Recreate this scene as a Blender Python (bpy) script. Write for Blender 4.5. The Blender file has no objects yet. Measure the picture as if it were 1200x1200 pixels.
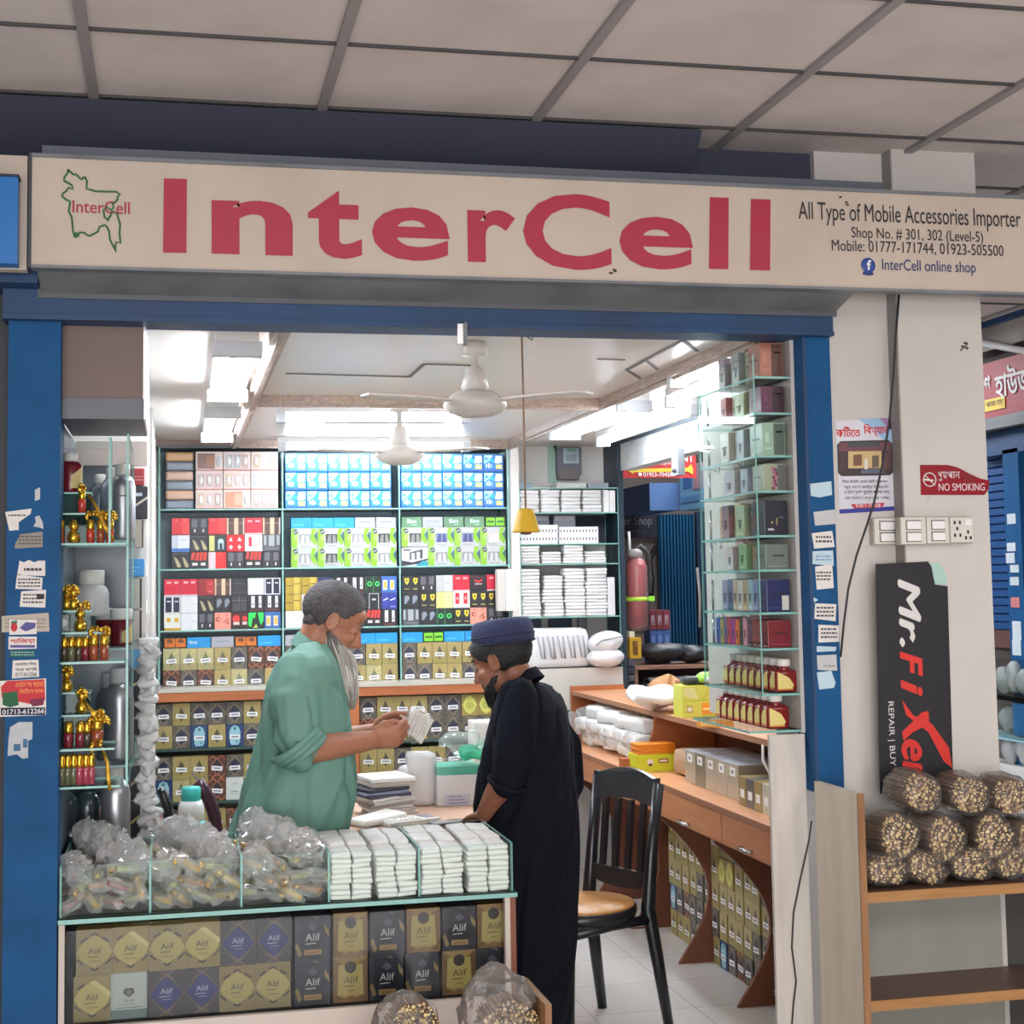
import bpy, bmesh, math, random
from math import pi, sin, cos, radians
from mathutils import Vector, Matrix, Euler, noise
random.seed(11)
S = bpy.context.scene
COL = S.collection

# ------------------------------------------------------------------ camera
F, PITCH, YAW, ROLL, CY, EYE = 1789.35, 8.0396e-2, .21903, -.016467, 541.07, 1.58
def _axes():
    cp, sp, cy, sy, cr, sr = cos(PITCH), sin(PITCH), cos(YAW), sin(YAW), cos(ROLL), sin(ROLL)
    f = Vector((sy*cp, cy*cp, sp)); r0 = Vector((cy, -sy, 0)); u0 = r0.cross(f)
    return r0*cr + u0*sr, u0*cr - r0*sr, f
RT, UP, FW = _axes()
cam_d = bpy.data.cameras.new('camera'); cam = bpy.data.objects.new('camera', cam_d); COL.objects.link(cam)
cam_d.sensor_width = 36; cam_d.lens = F/1200*36; cam_d.shift_y = (CY-600)/1200
cam_d.clip_start = .05; cam_d.clip_end = 200
cam.matrix_world = Matrix(((RT.x, UP.x, -FW.x, 0), (RT.y, UP.y, -FW.y, 0), (RT.z, UP.z, -FW.z, EYE), (0, 0, 0, 1)))
S.camera = cam
# ------------------------------------------------------------------ light, exposure
W = bpy.data.worlds.new('world'); S.world = W; W.use_nodes = True
W.node_tree.nodes['Background'].inputs[0].default_value = (.55, .62, .75, 1)
W.node_tree.nodes['Background'].inputs[1].default_value = .12
S.view_settings.view_transform = 'Standard'; S.view_settings.look = 'None'
S.view_settings.gamma = 1; S.view_settings.exposure = 0.0; S.view_settings.use_curve_mapping = False
S.cycles.transparent_max_bounces = 48; S.cycles.max_bounces = 10
TUBE = 64.0          # strength of the shop's fluorescent tubes
def area(name, loc, rot, sx, sy, power, col):
    d = bpy.data.lights.new(name, 'AREA'); d.shape = 'RECTANGLE'; d.size = sx; d.size_y = sy; d.energy = power; d.color = col
    o = bpy.data.objects.new(name, d); COL.objects.link(o); o.location = loc; o.rotation_euler = rot; return o
area('hall_lamp', (.6, -.6, 2.86), (0, 0, 0), 3.2, 1.6, 116, (1, .95, .9))
area('hall_lamp', (3.2, 1.2, 2.86), (0, 0, 0), 1.2, 2.4, 50, (1, .95, .9))
area('hall_uplight_fill', (-.5, -5.5, 1.2), (radians(100), 0, 0), 6, 2.0, 370, (.98, .97, 1))  # unseen low area light added behind the camera, aimed up to brighten the ceiling
area('corridor_lamp', (3.4, 8.6, 2.86), (0, 0, 0), .6, 2.6, 75, (.9, .95, 1))
# ------------------------------------------------------------------ picture point -> place on a real plane
def ray(x, y): return RT*((x-600)/F) + UP*(-(y-CY)/F) + FW
def PY(x, y, Y): d = ray(x, y); return d*(Y/d.y) + Vector((0, 0, EYE))
def PX(x, y, X): d = ray(x, y); return d*(X/d.x) + Vector((0, 0, EYE))
def PZ(x, y, Z): d = ray(x, y); return d*((Z-EYE)/d.z) + Vector((0, 0, EYE))

# ------------------------------------------------------------------ materials
def lin(c):
    c = c/255.; return c/12.92 if c <= .04045 else ((c+.055)/1.055)**2.4
MATS = {}
def M(rgb, rough=.55, metal=0., var=.08, scale=9., bump=0., bscale=60., spec=.5, trans=0., alpha=1., sub=0.):
    key = (rgb, rough, metal, var, scale, bump, bscale, spec, trans, alpha, sub)
    if key in MATS: return MATS[key]
    m = bpy.data.materials.new('m_%d_%d_%d' % rgb); m.use_nodes = True
    nt = m.node_tree; b = nt.nodes['Principled BSDF']
    c = [lin(v) for v in rgb]
    b.inputs['Roughness'].default_value = rough; b.inputs['Metallic'].default_value = metal
    b.inputs['Specular IOR Level'].default_value = spec
    b.inputs['Transmission Weight'].default_value = trans; b.inputs['Alpha'].default_value = alpha
    if sub: b.inputs['Subsurface Weight'].default_value = sub; b.inputs['Subsurface Radius'].default_value = (.01, .004, .002)
    tc = nt.nodes.new('ShaderNodeTexCoord')
    if var:
        n = nt.nodes.new('ShaderNodeTexNoise'); n.inputs['Scale'].default_value = scale; n.inputs['Detail'].default_value = 4
        nt.links.new(tc.outputs['Object'], n.inputs['Vector'])
        r = nt.nodes.new('ShaderNodeMix'); r.data_type = 'RGBA'
        r.inputs[6].default_value = (*[v*(1-var) for v in c], 1); r.inputs[7].default_value = (*[min(1, v*(1+var)) for v in c], 1)
        nt.links.new(n.outputs['Fac'], r.inputs[0]); nt.links.new(r.outputs[2], b.inputs['Base Color'])
    else: b.inputs['Base Color'].default_value = (*c, 1)
    if bump:
        n2 = nt.nodes.new('ShaderNodeTexNoise'); n2.inputs['Scale'].default_value = bscale; n2.inputs['Detail'].default_value = 3
        nt.links.new(tc.outputs['Object'], n2.inputs['Vector'])
        bp = nt.nodes.new('ShaderNodeBump'); bp.inputs['Strength'].default_value = bump; bp.inputs['Distance'].default_value = .01
        nt.links.new(n2.outputs['Fac'], bp.inputs['Height']); nt.links.new(bp.outputs[0], b.inputs['Normal'])
    MATS[key] = m; return m
def mat_emit(rgb, k):
    key = ('e', rgb, k)
    if key in MATS: return MATS[key]
    m = bpy.data.materials.new('glow'); m.use_nodes = True; b = m.node_tree.nodes['Principled BSDF']
    b.inputs['Base Color'].default_value = (.8, .8, .8, 1); b.inputs['Emission Color'].default_value = (*[lin(v) for v in rgb], 1)
    b.inputs['Emission Strength'].default_value = k; MATS[key] = m; return m
def mat_glass(tint=(225, 240, 235), refl=.4, milk=0., rough=.02, bump=0., bscale=40., milkcol=(240, 240, 240)):
    """thin sheet: clear, tinted transparency under a fresnel gloss, with a little milky scatter"""
    key = ('g', tint, refl, milk, rough, bump, bscale, milkcol)
    if key in MATS: return MATS[key]
    m = bpy.data.materials.new('clear_sheet'); m.use_nodes = True; nt = m.node_tree; nt.nodes.clear()
    out = nt.nodes.new('ShaderNodeOutputMaterial'); tr = nt.nodes.new('ShaderNodeBsdfTransparent'); gl = nt.nodes.new('ShaderNodeBsdfGlossy')
    tr.inputs[0].default_value = (*[lin(v) for v in tint], 1); gl.inputs['Roughness'].default_value = rough
    lw = nt.nodes.new('ShaderNodeFresnel'); lw.inputs['IOR'].default_value = 1.45
    mul = nt.nodes.new('ShaderNodeMath'); mul.operation = 'MULTIPLY'; mul.inputs[1].default_value = refl
    mx = nt.nodes.new('ShaderNodeMixShader'); nt.links.new(lw.outputs[0], mul.inputs[0])
    nt.links.new(mul.outputs[0], mx.inputs[0])
    last = tr
    if milk:
        df = nt.nodes.new('ShaderNodeBsdfDiffuse'); df.inputs[0].default_value = (*[lin(v) for v in milkcol], 1)
        tl = nt.nodes.new('ShaderNodeBsdfTranslucent'); tl.inputs[0].default_value = (*[lin(v) for v in milkcol], 1)
        m2 = nt.nodes.new('ShaderNodeMixShader'); m2.inputs[0].default_value = .2
        nt.links.new(df.outputs[0], m2.inputs[1]); nt.links.new(tl.outputs[0], m2.inputs[2])
        m3 = nt.nodes.new('ShaderNodeMixShader'); m3.inputs[0].default_value = milk
        nt.links.new(tr.outputs[0], m3.inputs[1]); nt.links.new(m2.outputs[0], m3.inputs[2]); last = m3
    nt.links.new(last.outputs[0], mx.inputs[1]); nt.links.new(gl.outputs[0], mx.inputs[2]); nt.links.new(mx.outputs[0], out.inputs[0])
    if bump:
        tc = nt.nodes.new('ShaderNodeTexCoord'); n2 = nt.nodes.new('ShaderNodeTexNoise'); n2.inputs['Scale'].default_value = bscale; n2.inputs['Detail'].default_value = 4
        nt.links.new(tc.outputs['Object'], n2.inputs['Vector']); bp = nt.nodes.new('ShaderNodeBump'); bp.inputs['Strength'].default_value = bump; bp.inputs['Distance'].default_value = .02
        nt.links.new(n2.outputs['Fac'], bp.inputs['Height']); nt.links.new(bp.outputs[0], gl.inputs['Normal']); nt.links.new(bp.outputs[0], lw.inputs['Normal'])
    MATS[key] = m; return m
def mat_wood(a, b, scale=3., stretch=(1, 14, 14), rough=.45):
    key = ('w', a, b, scale, stretch, rough)
    if key in MATS: return MATS[key]
    m = M(a, rough, var=0).copy(); m.name = 'wood'; nt = m.node_tree; bs = nt.nodes['Principled BSDF']
    tc = nt.nodes.new('ShaderNodeTexCoord'); mp = nt.nodes.new('ShaderNodeMapping'); mp.inputs['Scale'].default_value = stretch
    n = nt.nodes.new('ShaderNodeTexNoise'); n.inputs['Scale'].default_value = scale; n.inputs['Detail'].default_value = 6; n.inputs['Distortion'].default_value = .6
    nt.links.new(tc.outputs['Object'], mp.inputs[0]); nt.links.new(mp.outputs[0], n.inputs['Vector'])
    cr = nt.nodes.new('ShaderNodeValToRGB'); cr.color_ramp.elements[0].position = .3; cr.color_ramp.elements[1].position = .7
    cr.color_ramp.elements[0].color = (*[lin(v) for v in a], 1); cr.color_ramp.elements[1].color = (*[lin(v) for v in b], 1)
    nt.links.new(n.outputs['Fac'], cr.inputs[0]); nt.links.new(cr.outputs[0], bs.inputs['Base Color']); MATS[key] = m; return m
def mat_dirty(base, dirt, amount=.45, scale=2.2, rough=.6, stretch=(1, 1, 1), metal=0.):
    """a painted surface with soft stains and small specks"""
    key = ('d', base, dirt, amount, scale, rough, stretch, metal)
    if key in MATS: return MATS[key]
    m = M(base, rough, metal, var=0).copy(); m.name = 'worn_paint'; nt = m.node_tree; bs = nt.nodes['Principled BSDF']
    tc = nt.nodes.new('ShaderNodeTexCoord'); mp = nt.nodes.new('ShaderNodeMapping'); mp.inputs['Scale'].default_value = stretch
    nt.links.new(tc.outputs['Object'], mp.inputs[0])
    def ns(sc, lo, hi, det):
        n = nt.nodes.new('ShaderNodeTexNoise'); n.inputs['Scale'].default_value = sc; n.inputs['Detail'].default_value = det
        nt.links.new(mp.outputs[0], n.inputs['Vector']); r = nt.nodes.new('ShaderNodeMapRange')
        r.inputs[1].default_value = lo; r.inputs[2].default_value = hi; nt.links.new(n.outputs['Fac'], r.inputs[0]); return r
    r1 = ns(scale, .42, .75, 8); r2 = ns(scale*14, .68, .76, 3)
    mxm = nt.nodes.new('ShaderNodeMath'); mxm.operation = 'MAXIMUM'; nt.links.new(r1.outputs[0], mxm.inputs[0]); nt.links.new(r2.outputs[0], mxm.inputs[1])
    mu = nt.nodes.new('ShaderNodeMath'); mu.operation = 'MULTIPLY'; mu.inputs[1].default_value = amount; nt.links.new(mxm.outputs[0], mu.inputs[0])
    mx = nt.nodes.new('ShaderNodeMix'); mx.data_type = 'RGBA'; mx.inputs[6].default_value = (*[lin(v) for v in base], 1); mx.inputs[7].default_value = (*[lin(v) for v in dirt], 1)
    nt.links.new(mu.outputs[0], mx.inputs[0]); nt.links.new(mx.outputs[2], bs.inputs['Base Color']); MATS[key] = m; return m

# ------------------------------------------------------------------ mesh building
class MB:
    def __init__(s): s.v = []; s.f = []; s.m = []; s.sm = []; s.mats = []
    def mi(s, mat):
        if mat not in s.mats: s.mats.append(mat)
        return s.mats.index(mat)
    def add(s, vs, fs, mat, smooth=False):
        n = len(s.v); k = s.mi(mat); s.v += [Vector(v) for v in vs]
        for f in fs: s.f.append([i+n for i in f]); s.m.append(k); s.sm.append(smooth)
        return s
    def box(s, x0, x1, y0, y1, z0, z1, mat, edge=None, thin=1):
        """edge: another material for the rim faces of a thin sheet (thin = axis across the sheet)"""
        vs = [(x, y, z) for x in (x0, x1) for y in (y0, y1) for z in (z0, z1)]
        fs = [(0, 1, 3, 2), (4, 6, 7, 5), (0, 4, 5, 1), (2, 3, 7, 6), (0, 2, 6, 4), (1, 5, 7, 3)]
        if edge is None: return s.add(vs, fs, mat)
        for k, f in enumerate(fs): s.add([vs[i] for i in f], [(0, 1, 2, 3)], mat if k//2 == thin else edge)
        return s
    def rbox(s, x0, x1, y0, y1, z0, z1, mat, b=.004, smooth=False):
        """box with chamfered edges"""
        cx, cy, cz = (x0+x1)/2, (y0+y1)/2, (z0+z1)/2; hx, hy, hz = abs(x1-x0)/2, abs(y1-y0)/2, abs(z1-z0)/2; b = min(b, hx*.9, hy*.9, hz*.9)
        bm = bmesh.new(); bmesh.ops.create_cube(bm, size=2)
        for v in bm.verts: v.co = Vector((v.co.x*hx+cx, v.co.y*hy+cy, v.co.z*hz+cz))
        bmesh.ops.bevel(bm, geom=bm.edges[:], offset=b, segments=2, affect='EDGES', profile=.6)
        s.frombm(bm, mat, smooth); return s
    def frombm(s, bm, mat, smooth=False):
        bm.verts.index_update(); s.add([v.co.copy() for v in bm.verts], [[v.index for v in f.verts] for f in bm.faces], mat, smooth); bm.free(); return s
    def poly(s, pts, mat): return s.add(pts, [tuple(range(len(pts)))], mat)
    def prism(s, pts, d, mat):
        """closed outline pts (3d) pushed along vector d"""
        n = len(pts); d = Vector(d); p = [Vector(q) for q in pts]
        fs = [tuple(range(n)), tuple(range(2*n-1, n-1, -1))] + [(i, n+i, n+(i+1) % n, (i+1) % n) for i in range(n)]
        return s.add(p+[q+d for q in p], fs, mat)
    def tube(s, pts, r, mat, n=8, smooth=True, flat=1.):
        pts = [Vector(p) for p in pts]; vs = []; fs = []; k = len(pts); ref = None
        for i, p in enumerate(pts):
            t = (pts[min(i+1, k-1)]-pts[max(i-1, 0)]).normalized()
            if ref is None: ref = Vector((0, 0, 1)) if abs(t.z) < .9 else Vector((1, 0, 0))
            a = t.cross(ref).normalized(); b = a.cross(t); ref = b
            rr = r[i] if isinstance(r, (list, tuple)) else r
            for j in range(n): an = 2*pi*j/n; vs.append(p+a*cos(an)*rr+b*sin(an)*rr*flat)
        for i in range(k-1):
            for j in range(n): fs.append((i*n+j, i*n+(j+1) % n, (i+1)*n+(j+1) % n, (i+1)*n+j))
        fs += [tuple(range(n-1, -1, -1)), tuple(range((k-1)*n, k*n))]
        return s.add(vs, fs, mat, smooth)
    def lathe(s, prof, mat, c=(0, 0, 0), n=20, smooth=True, sx=1., sy=1.):
        vs = []; fs = []; c = Vector(c); k = len(prof)
        for r, z in prof:
            for j in range(n): a = 2*pi*j/n; vs.append(c+Vector((r*cos(a)*sx, r*sin(a)*sy, z)))
        for i in range(k-1):
            for j in range(n): fs.append((i*n+j, i*n+(j+1) % n, (i+1)*n+(j+1) % n, (i+1)*n+j))
        fs += [tuple(range(n-1, -1, -1)), tuple(range((k-1)*n, k*n))]
        return s.add(vs, fs, mat, smooth)
    def rings(s, rings, mat, smooth=True, cap=True):
        """rings: equal-length lists of points, lofted"""
        n = len(rings[0]); vs = [p for r in rings for p in r]; fs = []
        for i in range(len(rings)-1):
            for j in range(n): fs.append((i*n+j, i*n+(j+1) % n, (i+1)*n+(j+1) % n, (i+1)*n+j))
        if cap: fs += [tuple(range(n-1, -1, -1)), tuple(range((len(rings)-1)*n, len(rings)*n))]
        return s.add(vs, fs, mat, smooth)
    def ell(s, c, r, mat, rot=None, nu=16, nv=10, smooth=True):
        c = Vector(c); R = rot.to_matrix() if rot else Matrix.Identity(3)
        vs = [c+R @ Vector((0, 0, -r[2]))]
        for i in range(1, nv):
            t = -pi/2+pi*i/nv
            for j in range(nu): a = 2*pi*j/nu; vs.append(c+R @ Vector((r[0]*cos(t)*cos(a), r[1]*cos(t)*sin(a), r[2]*sin(t))))
        vs.append(c+R @ Vector((0, 0, r[2]))); fs = []
        for j in range(nu): fs.append((0, 1+(j+1) % nu, 1+j))
        for i in range(nv-2):
            for j in range(nu): fs.append((1+i*nu+j, 1+i*nu+(j+1) % nu, 1+(i+1)*nu+(j+1) % nu, 1+(i+1)*nu+j))
        o = 1+(nv-2)*nu
        for j in range(nu): fs.append((o+j, o+(j+1) % nu, len(vs)-1))
        return s.add(vs, fs, mat, smooth)
    def text(s, body, o, ux, uz, w, h, mat, bold=0., shear=0., align='l'):
        """flat lettering fitted to width w and height h; o = lower left corner; w None keeps the letters' own shape"""
        if bold and len(body) > 1:   # heavier strokes: the same lettering laid again, a hair to either side
            nn = Vector(ux).cross(Vector(uz)).normalized(); hh = h or .01
            for k, (a, c) in enumerate(((-1, 0), (1, 0), (0, 1), (0, -1))): s.text(body, Vector(o)+Vector(ux).normalized()*a*bold*hh*.8+Vector(uz).normalized()*c*bold*hh*.5+nn*.00004*(k+1), ux, uz, w, h, mat, 0., shear, align)
        vs, fs, (a0, b0, a1, b1) = text_mesh(body, bold if len(body) == 1 else 0., shear); o = Vector(o); ux = Vector(ux).normalized(); uz = Vector(uz).normalized()
        ky = h/(b1-b0) if h else w/(a1-a0); kx = w/(a1-a0) if w else ky
        off = {'l': 0, 'c': -.5, 'r': -1}[align]*(a1-a0)*kx
        return s.add([o+ux*((x-a0)*kx+off)+uz*((y-b0)*ky) for x, y in vs], fs, mat)
    def jitter(s, amp, sc, seed=0, keep=None):
        for i, v in enumerate(s.v):
            if keep and keep(v): continue
            s.v[i] = v+noise.noise_vector(v*sc+Vector((seed*7.3, seed*3.1, seed)))*amp
        return s
    def xf(s, m): s.v = [m @ v for v in s.v]; return s
    def join(s, o, m=None):
        n = len(s.v); s.v += [(m @ v if m else v.copy()) for v in o.v]; mp = [s.mi(x) for x in o.mats]
        s.f += [[i+n for i in f] for f in o.f]; s.m += [mp[k] for k in o.m]; s.sm += o.sm; return s
    def mesh(s, name, recalc=True):
        me = bpy.data.meshes.new(name); me.from_pydata([tuple(v) for v in s.v], [], s.f)
        for m in s.mats: me.materials.append(m)
        me.polygons.foreach_set('material_index', s.m); me.polygons.foreach_set('use_smooth', s.sm)
        if recalc:
            bm = bmesh.new(); bm.from_mesh(me); bmesh.ops.recalc_face_normals(bm, faces=bm.faces[:]); bm.to_mesh(me); bm.free()
        me.update(); return me
    def build(s, name, parent=None):
        """world-space geometry -> one object, its origin under its own middle (or at its parent's)"""
        if parent is not None:
            inv = world(parent).inverted(); s.v = [inv @ v for v in s.v]
            o = bpy.data.objects.new(name, s.mesh(name)); COL.objects.link(o); o.parent = parent; return o
        lo = [min(v[i] for v in s.v) for i in range(3)]; hi = [max(v[i] for v in s.v) for i in range(3)]
        c = Vector(((lo[0]+hi[0])/2, (lo[1]+hi[1])/2, lo[2])); s.v = [v-c for v in s.v]
        o = bpy.data.objects.new(name, s.mesh(name)); COL.objects.link(o); o.location = c; return o
def world(o):
    m = Matrix.Translation(o.location) @ o.rotation_euler.to_matrix().to_4x4()
    return world(o.parent) @ m if o.parent else m
_T = {}
def visual(s):
    """Bengali vowel signs that stand before their consonant are set in front of it"""
    o = []
    for ch in s:
        pre, post = {'ি': ('ি', ''), 'ে': ('ে', ''), 'ৈ': ('ৈ', ''), 'ো': ('ে', 'া'), 'ৌ': ('ে', 'ৗ')}.get(ch, ('', ch))
        if pre:
            i = len(o)-1
            while i >= 2 and o[i-1] == '\u09cd': i -= 2
            o.insert(max(i, 0), pre)
            if post: o.append(post)
        else: o.append(ch)
    return ''.join(o)
def text_mesh(body, bold, shear):
    k = (body, bold, shear)
    if k not in _T:
        c = bpy.data.curves.new('lettering', 'FONT'); c.body = visual(body); c.offset = bold; c.shear = shear; c.resolution_u = 4
        o = bpy.data.objects.new('lettering', c); COL.objects.link(o); dg = bpy.context.evaluated_depsgraph_get()
        me = bpy.data.meshes.new_from_object(o.evaluated_get(dg)); vs = [(v.co.x, v.co.y) for v in me.vertices]; fs = [tuple(p.vertices) for p in me.polygons]
        bpy.data.objects.remove(o); bpy.data.curves.remove(c); bpy.data.meshes.remove(me)
        _T[k] = (vs, fs, (min(v[0] for v in vs), min(v[1] for v in vs), max(v[0] for v in vs), max(v[1] for v in vs)))
    return _T[k]
def tag(o, label, cat, group=None, kind=None):
    o['label'] = label; o['category'] = cat
    if group: o['group'] = group
    if kind: o['kind'] = kind
    return o
def thing(name, label, cat, loc=(0, 0, 0), rz=0., group=None):
    o = bpy.data.objects.new(name, None); COL.objects.link(o); o.empty_display_size = .05
    o.location = loc; o.rotation_euler = (0, 0, rz); return tag(o, label, cat, group)
def struct(o, label=None):
    o['kind'] = 'structure'
    if label: o['label'] = label
    return o
class Kind:
    """a kind of thing: its own mesh (or none) and its parts' meshes, all in local space; spawn() sets down an individual"""
    def __init__(s, name, cat, mb=None, parts=()):
        s.name, s.cat = name, cat; s.me = mb.mesh(name) if mb else None
        s.parts = [(p[0], p[1].mesh(p[0]), [(q[0], q[1].mesh(q[0])) for q in (p[2] if len(p) > 2 else [])]) for p in parts]
        s.src = None
    def spawn(s, loc, label, rz=0., group=None, scale=None, rot=None):
        if s.src is None:
            r = bpy.data.objects.new(s.name, s.me); ch = []
            for n, me, sub in s.parts:
                c = bpy.data.objects.new(n, me); c.parent = r; g2 = []
                for n2, me2 in sub: g = bpy.data.objects.new(n2, me2); g.parent = c; g2.append(g)
                ch.append((c, g2))
            s.src = (r, ch)
        else:
            r = s.src[0].copy(); ch = []
            for c0, g0 in s.src[1]:
                c = c0.copy(); c.parent = r; g2 = []
                for g in g0: gg = g.copy(); gg.parent = c; g2.append(gg)
                ch.append((c, g2))
        COL.objects.link(r)
        for c, g2 in ch:
            COL.objects.link(c)
            for g in g2: COL.objects.link(g)
        r.location = loc; r.rotation_euler = rot if rot else (0, 0, rz); r.scale = scale if scale else (1, 1, 1)
        tag(r, label, s.cat)
        if group: r['group'] = group
        elif 'group' in r: del r['group']
        return r
ORD = 'first second third fourth fifth sixth seventh eighth ninth tenth eleventh twelfth thirteenth fourteenth fifteenth sixteenth'.split()

# ------------------------------------------------------------------ shared materials
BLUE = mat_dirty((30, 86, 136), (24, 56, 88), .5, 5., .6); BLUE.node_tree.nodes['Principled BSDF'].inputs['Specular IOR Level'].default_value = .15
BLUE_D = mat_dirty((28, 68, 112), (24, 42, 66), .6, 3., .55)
NAVY = M((34, 42, 62), .6)
WALLW = mat_dirty((206, 202, 197), (166, 160, 154), .35, 1.6, .7)
CREAM = mat_dirty((200, 186, 172), (150, 135, 120), .25, 3., .5)
GLASS = mat_glass((250, 254, 253), .3); EDGE = M((132, 186, 178), .25, var=.06)
GREYM = mat_dirty((120, 124, 128), (80, 84, 88), .5, 6., .4)
WHITE = M((235, 235, 235), .6, var=.03); BLACK = M((20, 21, 24), .35); CHROME = M((200, 202, 205), .22, 1., .02)
ORANGEW = mat_wood((176, 106, 62), (158, 88, 48), 3., (1, 10, 10))
TANW = mat_wood((200, 160, 128), (186, 142, 108), 2.5, (12, 1, 12))
TANX = mat_wood((200, 160, 128), (186, 142, 108), 2.5, (1, 12, 12))
BROWNW = mat_wood((120, 72, 48), (98, 56, 38), 3., (1, 10, 10))
PAPER = M((226, 222, 218), .8, var=.05)
GOLD = M((214, 172, 62), .25, .85, .15, 30.)
# ================================================================== the setting
def tile_mat(base, groove, tile, rough, gap=.006):
    m = M(base, rough, var=0).copy(); m.name = 'floor_tiles'; nt = m.node_tree; bs = nt.nodes['Principled BSDF']
    tc = nt.nodes.new('ShaderNodeTexCoord'); br = nt.nodes.new('ShaderNodeTexBrick'); br.offset = 0
    br.inputs['Color1'].default_value = (*[lin(v) for v in base], 1); br.inputs['Color2'].default_value = (*[lin(v-6) for v in base], 1)
    br.inputs['Mortar'].default_value = (*[lin(v) for v in groove], 1); br.inputs['Scale'].default_value = 1
    br.inputs['Mortar Size'].default_value = gap; br.inputs['Brick Width'].default_value = tile; br.inputs['Row Height'].default_value = tile
    nt.links.new(tc.outputs['Object'], br.inputs['Vector']); nt.links.new(br.outputs['Color'], bs.inputs['Base Color']); return m
b = MB(); b.box(-6, 9, -6.5, 16, -.1, 0, tile_mat((216, 211, 207), (190, 184, 180), .4, .25, .004)); struct(b.build('floor'))
# hall ceiling: mineral tiles in a dark metal grid
TILE = mat_dirty((214, 206, 202), (140, 132, 128), .22, 4., .85)
b = MB(); b.box(-6, 9, -6.5, 16, 2.9, 3.0, TILE); ceil = struct(b.build('ceiling'))
b = MB(); TB = M((150, 147, 147), .5)
for k in range(-9, 15):
    x = -.208+.606*k; b.box(x-.013, x+.013, -6.5, 16, 2.888, 2.9, TB)
y = 4.115-.5*21
while y < 16: b.box(-6, 9, y-.004, y+.004, 2.892, 2.9, M((70, 68, 68), .6)); y += .5
b.build('ceiling_grid', ceil)
# walls of the hall out of view
b = MB(); b.box(-6.1, -6, -6.5, 16, 0, 3, WALLW); struct(b.build('wall_left_hall'))
b = MB(); b.box(-6, 9, -6.6, -6.5, 0, 3, WALLW); struct(b.build('wall_behind'))
b = MB(); b.box(-6, 9, 16, 16.1, 0, 3, WALLW); struct(b.build('wall_far'))
# facade: upper wall, lintel, posts
NV = M((60, 64, 82), .8); b = MB(); b.box(-6, 1.95, 4.34, 4.44, 2.42, 2.9, NV); b.prism([(-6, 4.118, 2.888), (-6, 4.34, 2.70), (-6, 4.34, 2.888)], (7.5, 0, 0), NV); struct(b.build('wall_upper_and_shade'))  # wall, plus a sloped navy prism painting the shade above the sign
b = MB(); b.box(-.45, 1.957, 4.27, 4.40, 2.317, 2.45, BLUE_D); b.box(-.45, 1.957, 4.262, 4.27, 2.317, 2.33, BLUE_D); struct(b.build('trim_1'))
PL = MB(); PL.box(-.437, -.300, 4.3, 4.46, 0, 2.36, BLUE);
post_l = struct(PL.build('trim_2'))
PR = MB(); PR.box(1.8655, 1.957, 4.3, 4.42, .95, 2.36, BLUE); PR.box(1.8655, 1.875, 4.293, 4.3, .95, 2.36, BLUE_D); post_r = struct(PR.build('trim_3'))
# left neighbour's front, a sliver at the picture's edge
b = MB(); b.box(-3, -.437, 4.36, 4.44, 0, 2.42, M((52, 56, 62), .6)); struct(b.build('wall_neighbour'))
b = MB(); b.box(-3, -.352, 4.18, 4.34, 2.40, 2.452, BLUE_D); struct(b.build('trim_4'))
# pillar between the shop and the corridor
xg = PY(1050, 600, 4.3).x; xr0 = PY(1060, 600, 4.25).x; xr = PY(1159, 600, 4.25).x
b = MB(); b.box(1.93, xr0+.01, 4.31, 4.75, 0, 2.9, WALLW); b.box(xr0, xr, 4.25, 4.75, 0, 2.9, WALLW); b.box(xr0-.004, xr0, 4.252, 4.31, 0, 2.9, M((150, 146, 142), .7)); pillar = struct(b.build('wall_pillar'))  # thin darker sheet paints the shade on the step's left-facing side
# ------------------------------------------------------------------ shop shell
CZ = 2.36
b = MB(); b.box(-.42, -.36, 4.46, 8.45, 0, 2.42, WALLW); struct(b.build('wall_left'))
WW2 = mat_dirty((232, 229, 224), (190, 184, 178), .3, 1.6, .7); b = MB(); b.box(-.42, 2.5, 8.38, 8.45, 0, 2.42, WW2); b.box(1.79, 1.835, 8.08, 8.38, 0, 2.36, WW2); struct(b.build('wall_back'))
JAMB = M((30, 48, 62), .5)
b = MB(); b.box(2.42, 2.5, 4.75, 6.3, 0, 2.42, WALLW); b.box(2.42, 2.5, 6.3, 8.1, 2.2, 2.42, mat_dirty((206, 210, 210), (130, 140, 142), .4, 8, .6)); b.box(2.42, 2.5, 6.3, 8.1, 0, .96, WALLW)
b.box(2.40, 2.432, 8.1, 8.38, 0, 2.36, JAMB); b.box(2.405, 2.42, 4.75, 8.1, 2.345, 2.36, JAMB); struct(b.build('wall_right'))
CEILP = M((222, 214, 208), .3, var=.04)
b = MB(); b.box(-.42, 2.5, 4.44, 8.45, CZ, CZ+.05, CEILP); shopceil = struct(b.build('ceiling_shop'))
MOLD = mat_wood((150, 126, 112), (182, 164, 152), 6, (14, 2, 14), .4)
n_trim = [5]
def mold(x0, x1, y0, y1, h=.035):
    b = MB(); b.box(x0, x1, y0, y1, CZ-h, CZ, MOLD)
    if x1-x0 > y1-y0: b.box(x0, x1, (y0+y1)/2-.008, (y0+y1)/2+.008, CZ-h-.012, CZ-h, MOLD)
    else: b.box((x0+x1)/2-.008, (x0+x1)/2+.008, y0, y1, CZ-h-.012, CZ-h, MOLD)
    struct(b.build('trim_%d' % n_trim[0])); n_trim[0] += 1
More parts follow.
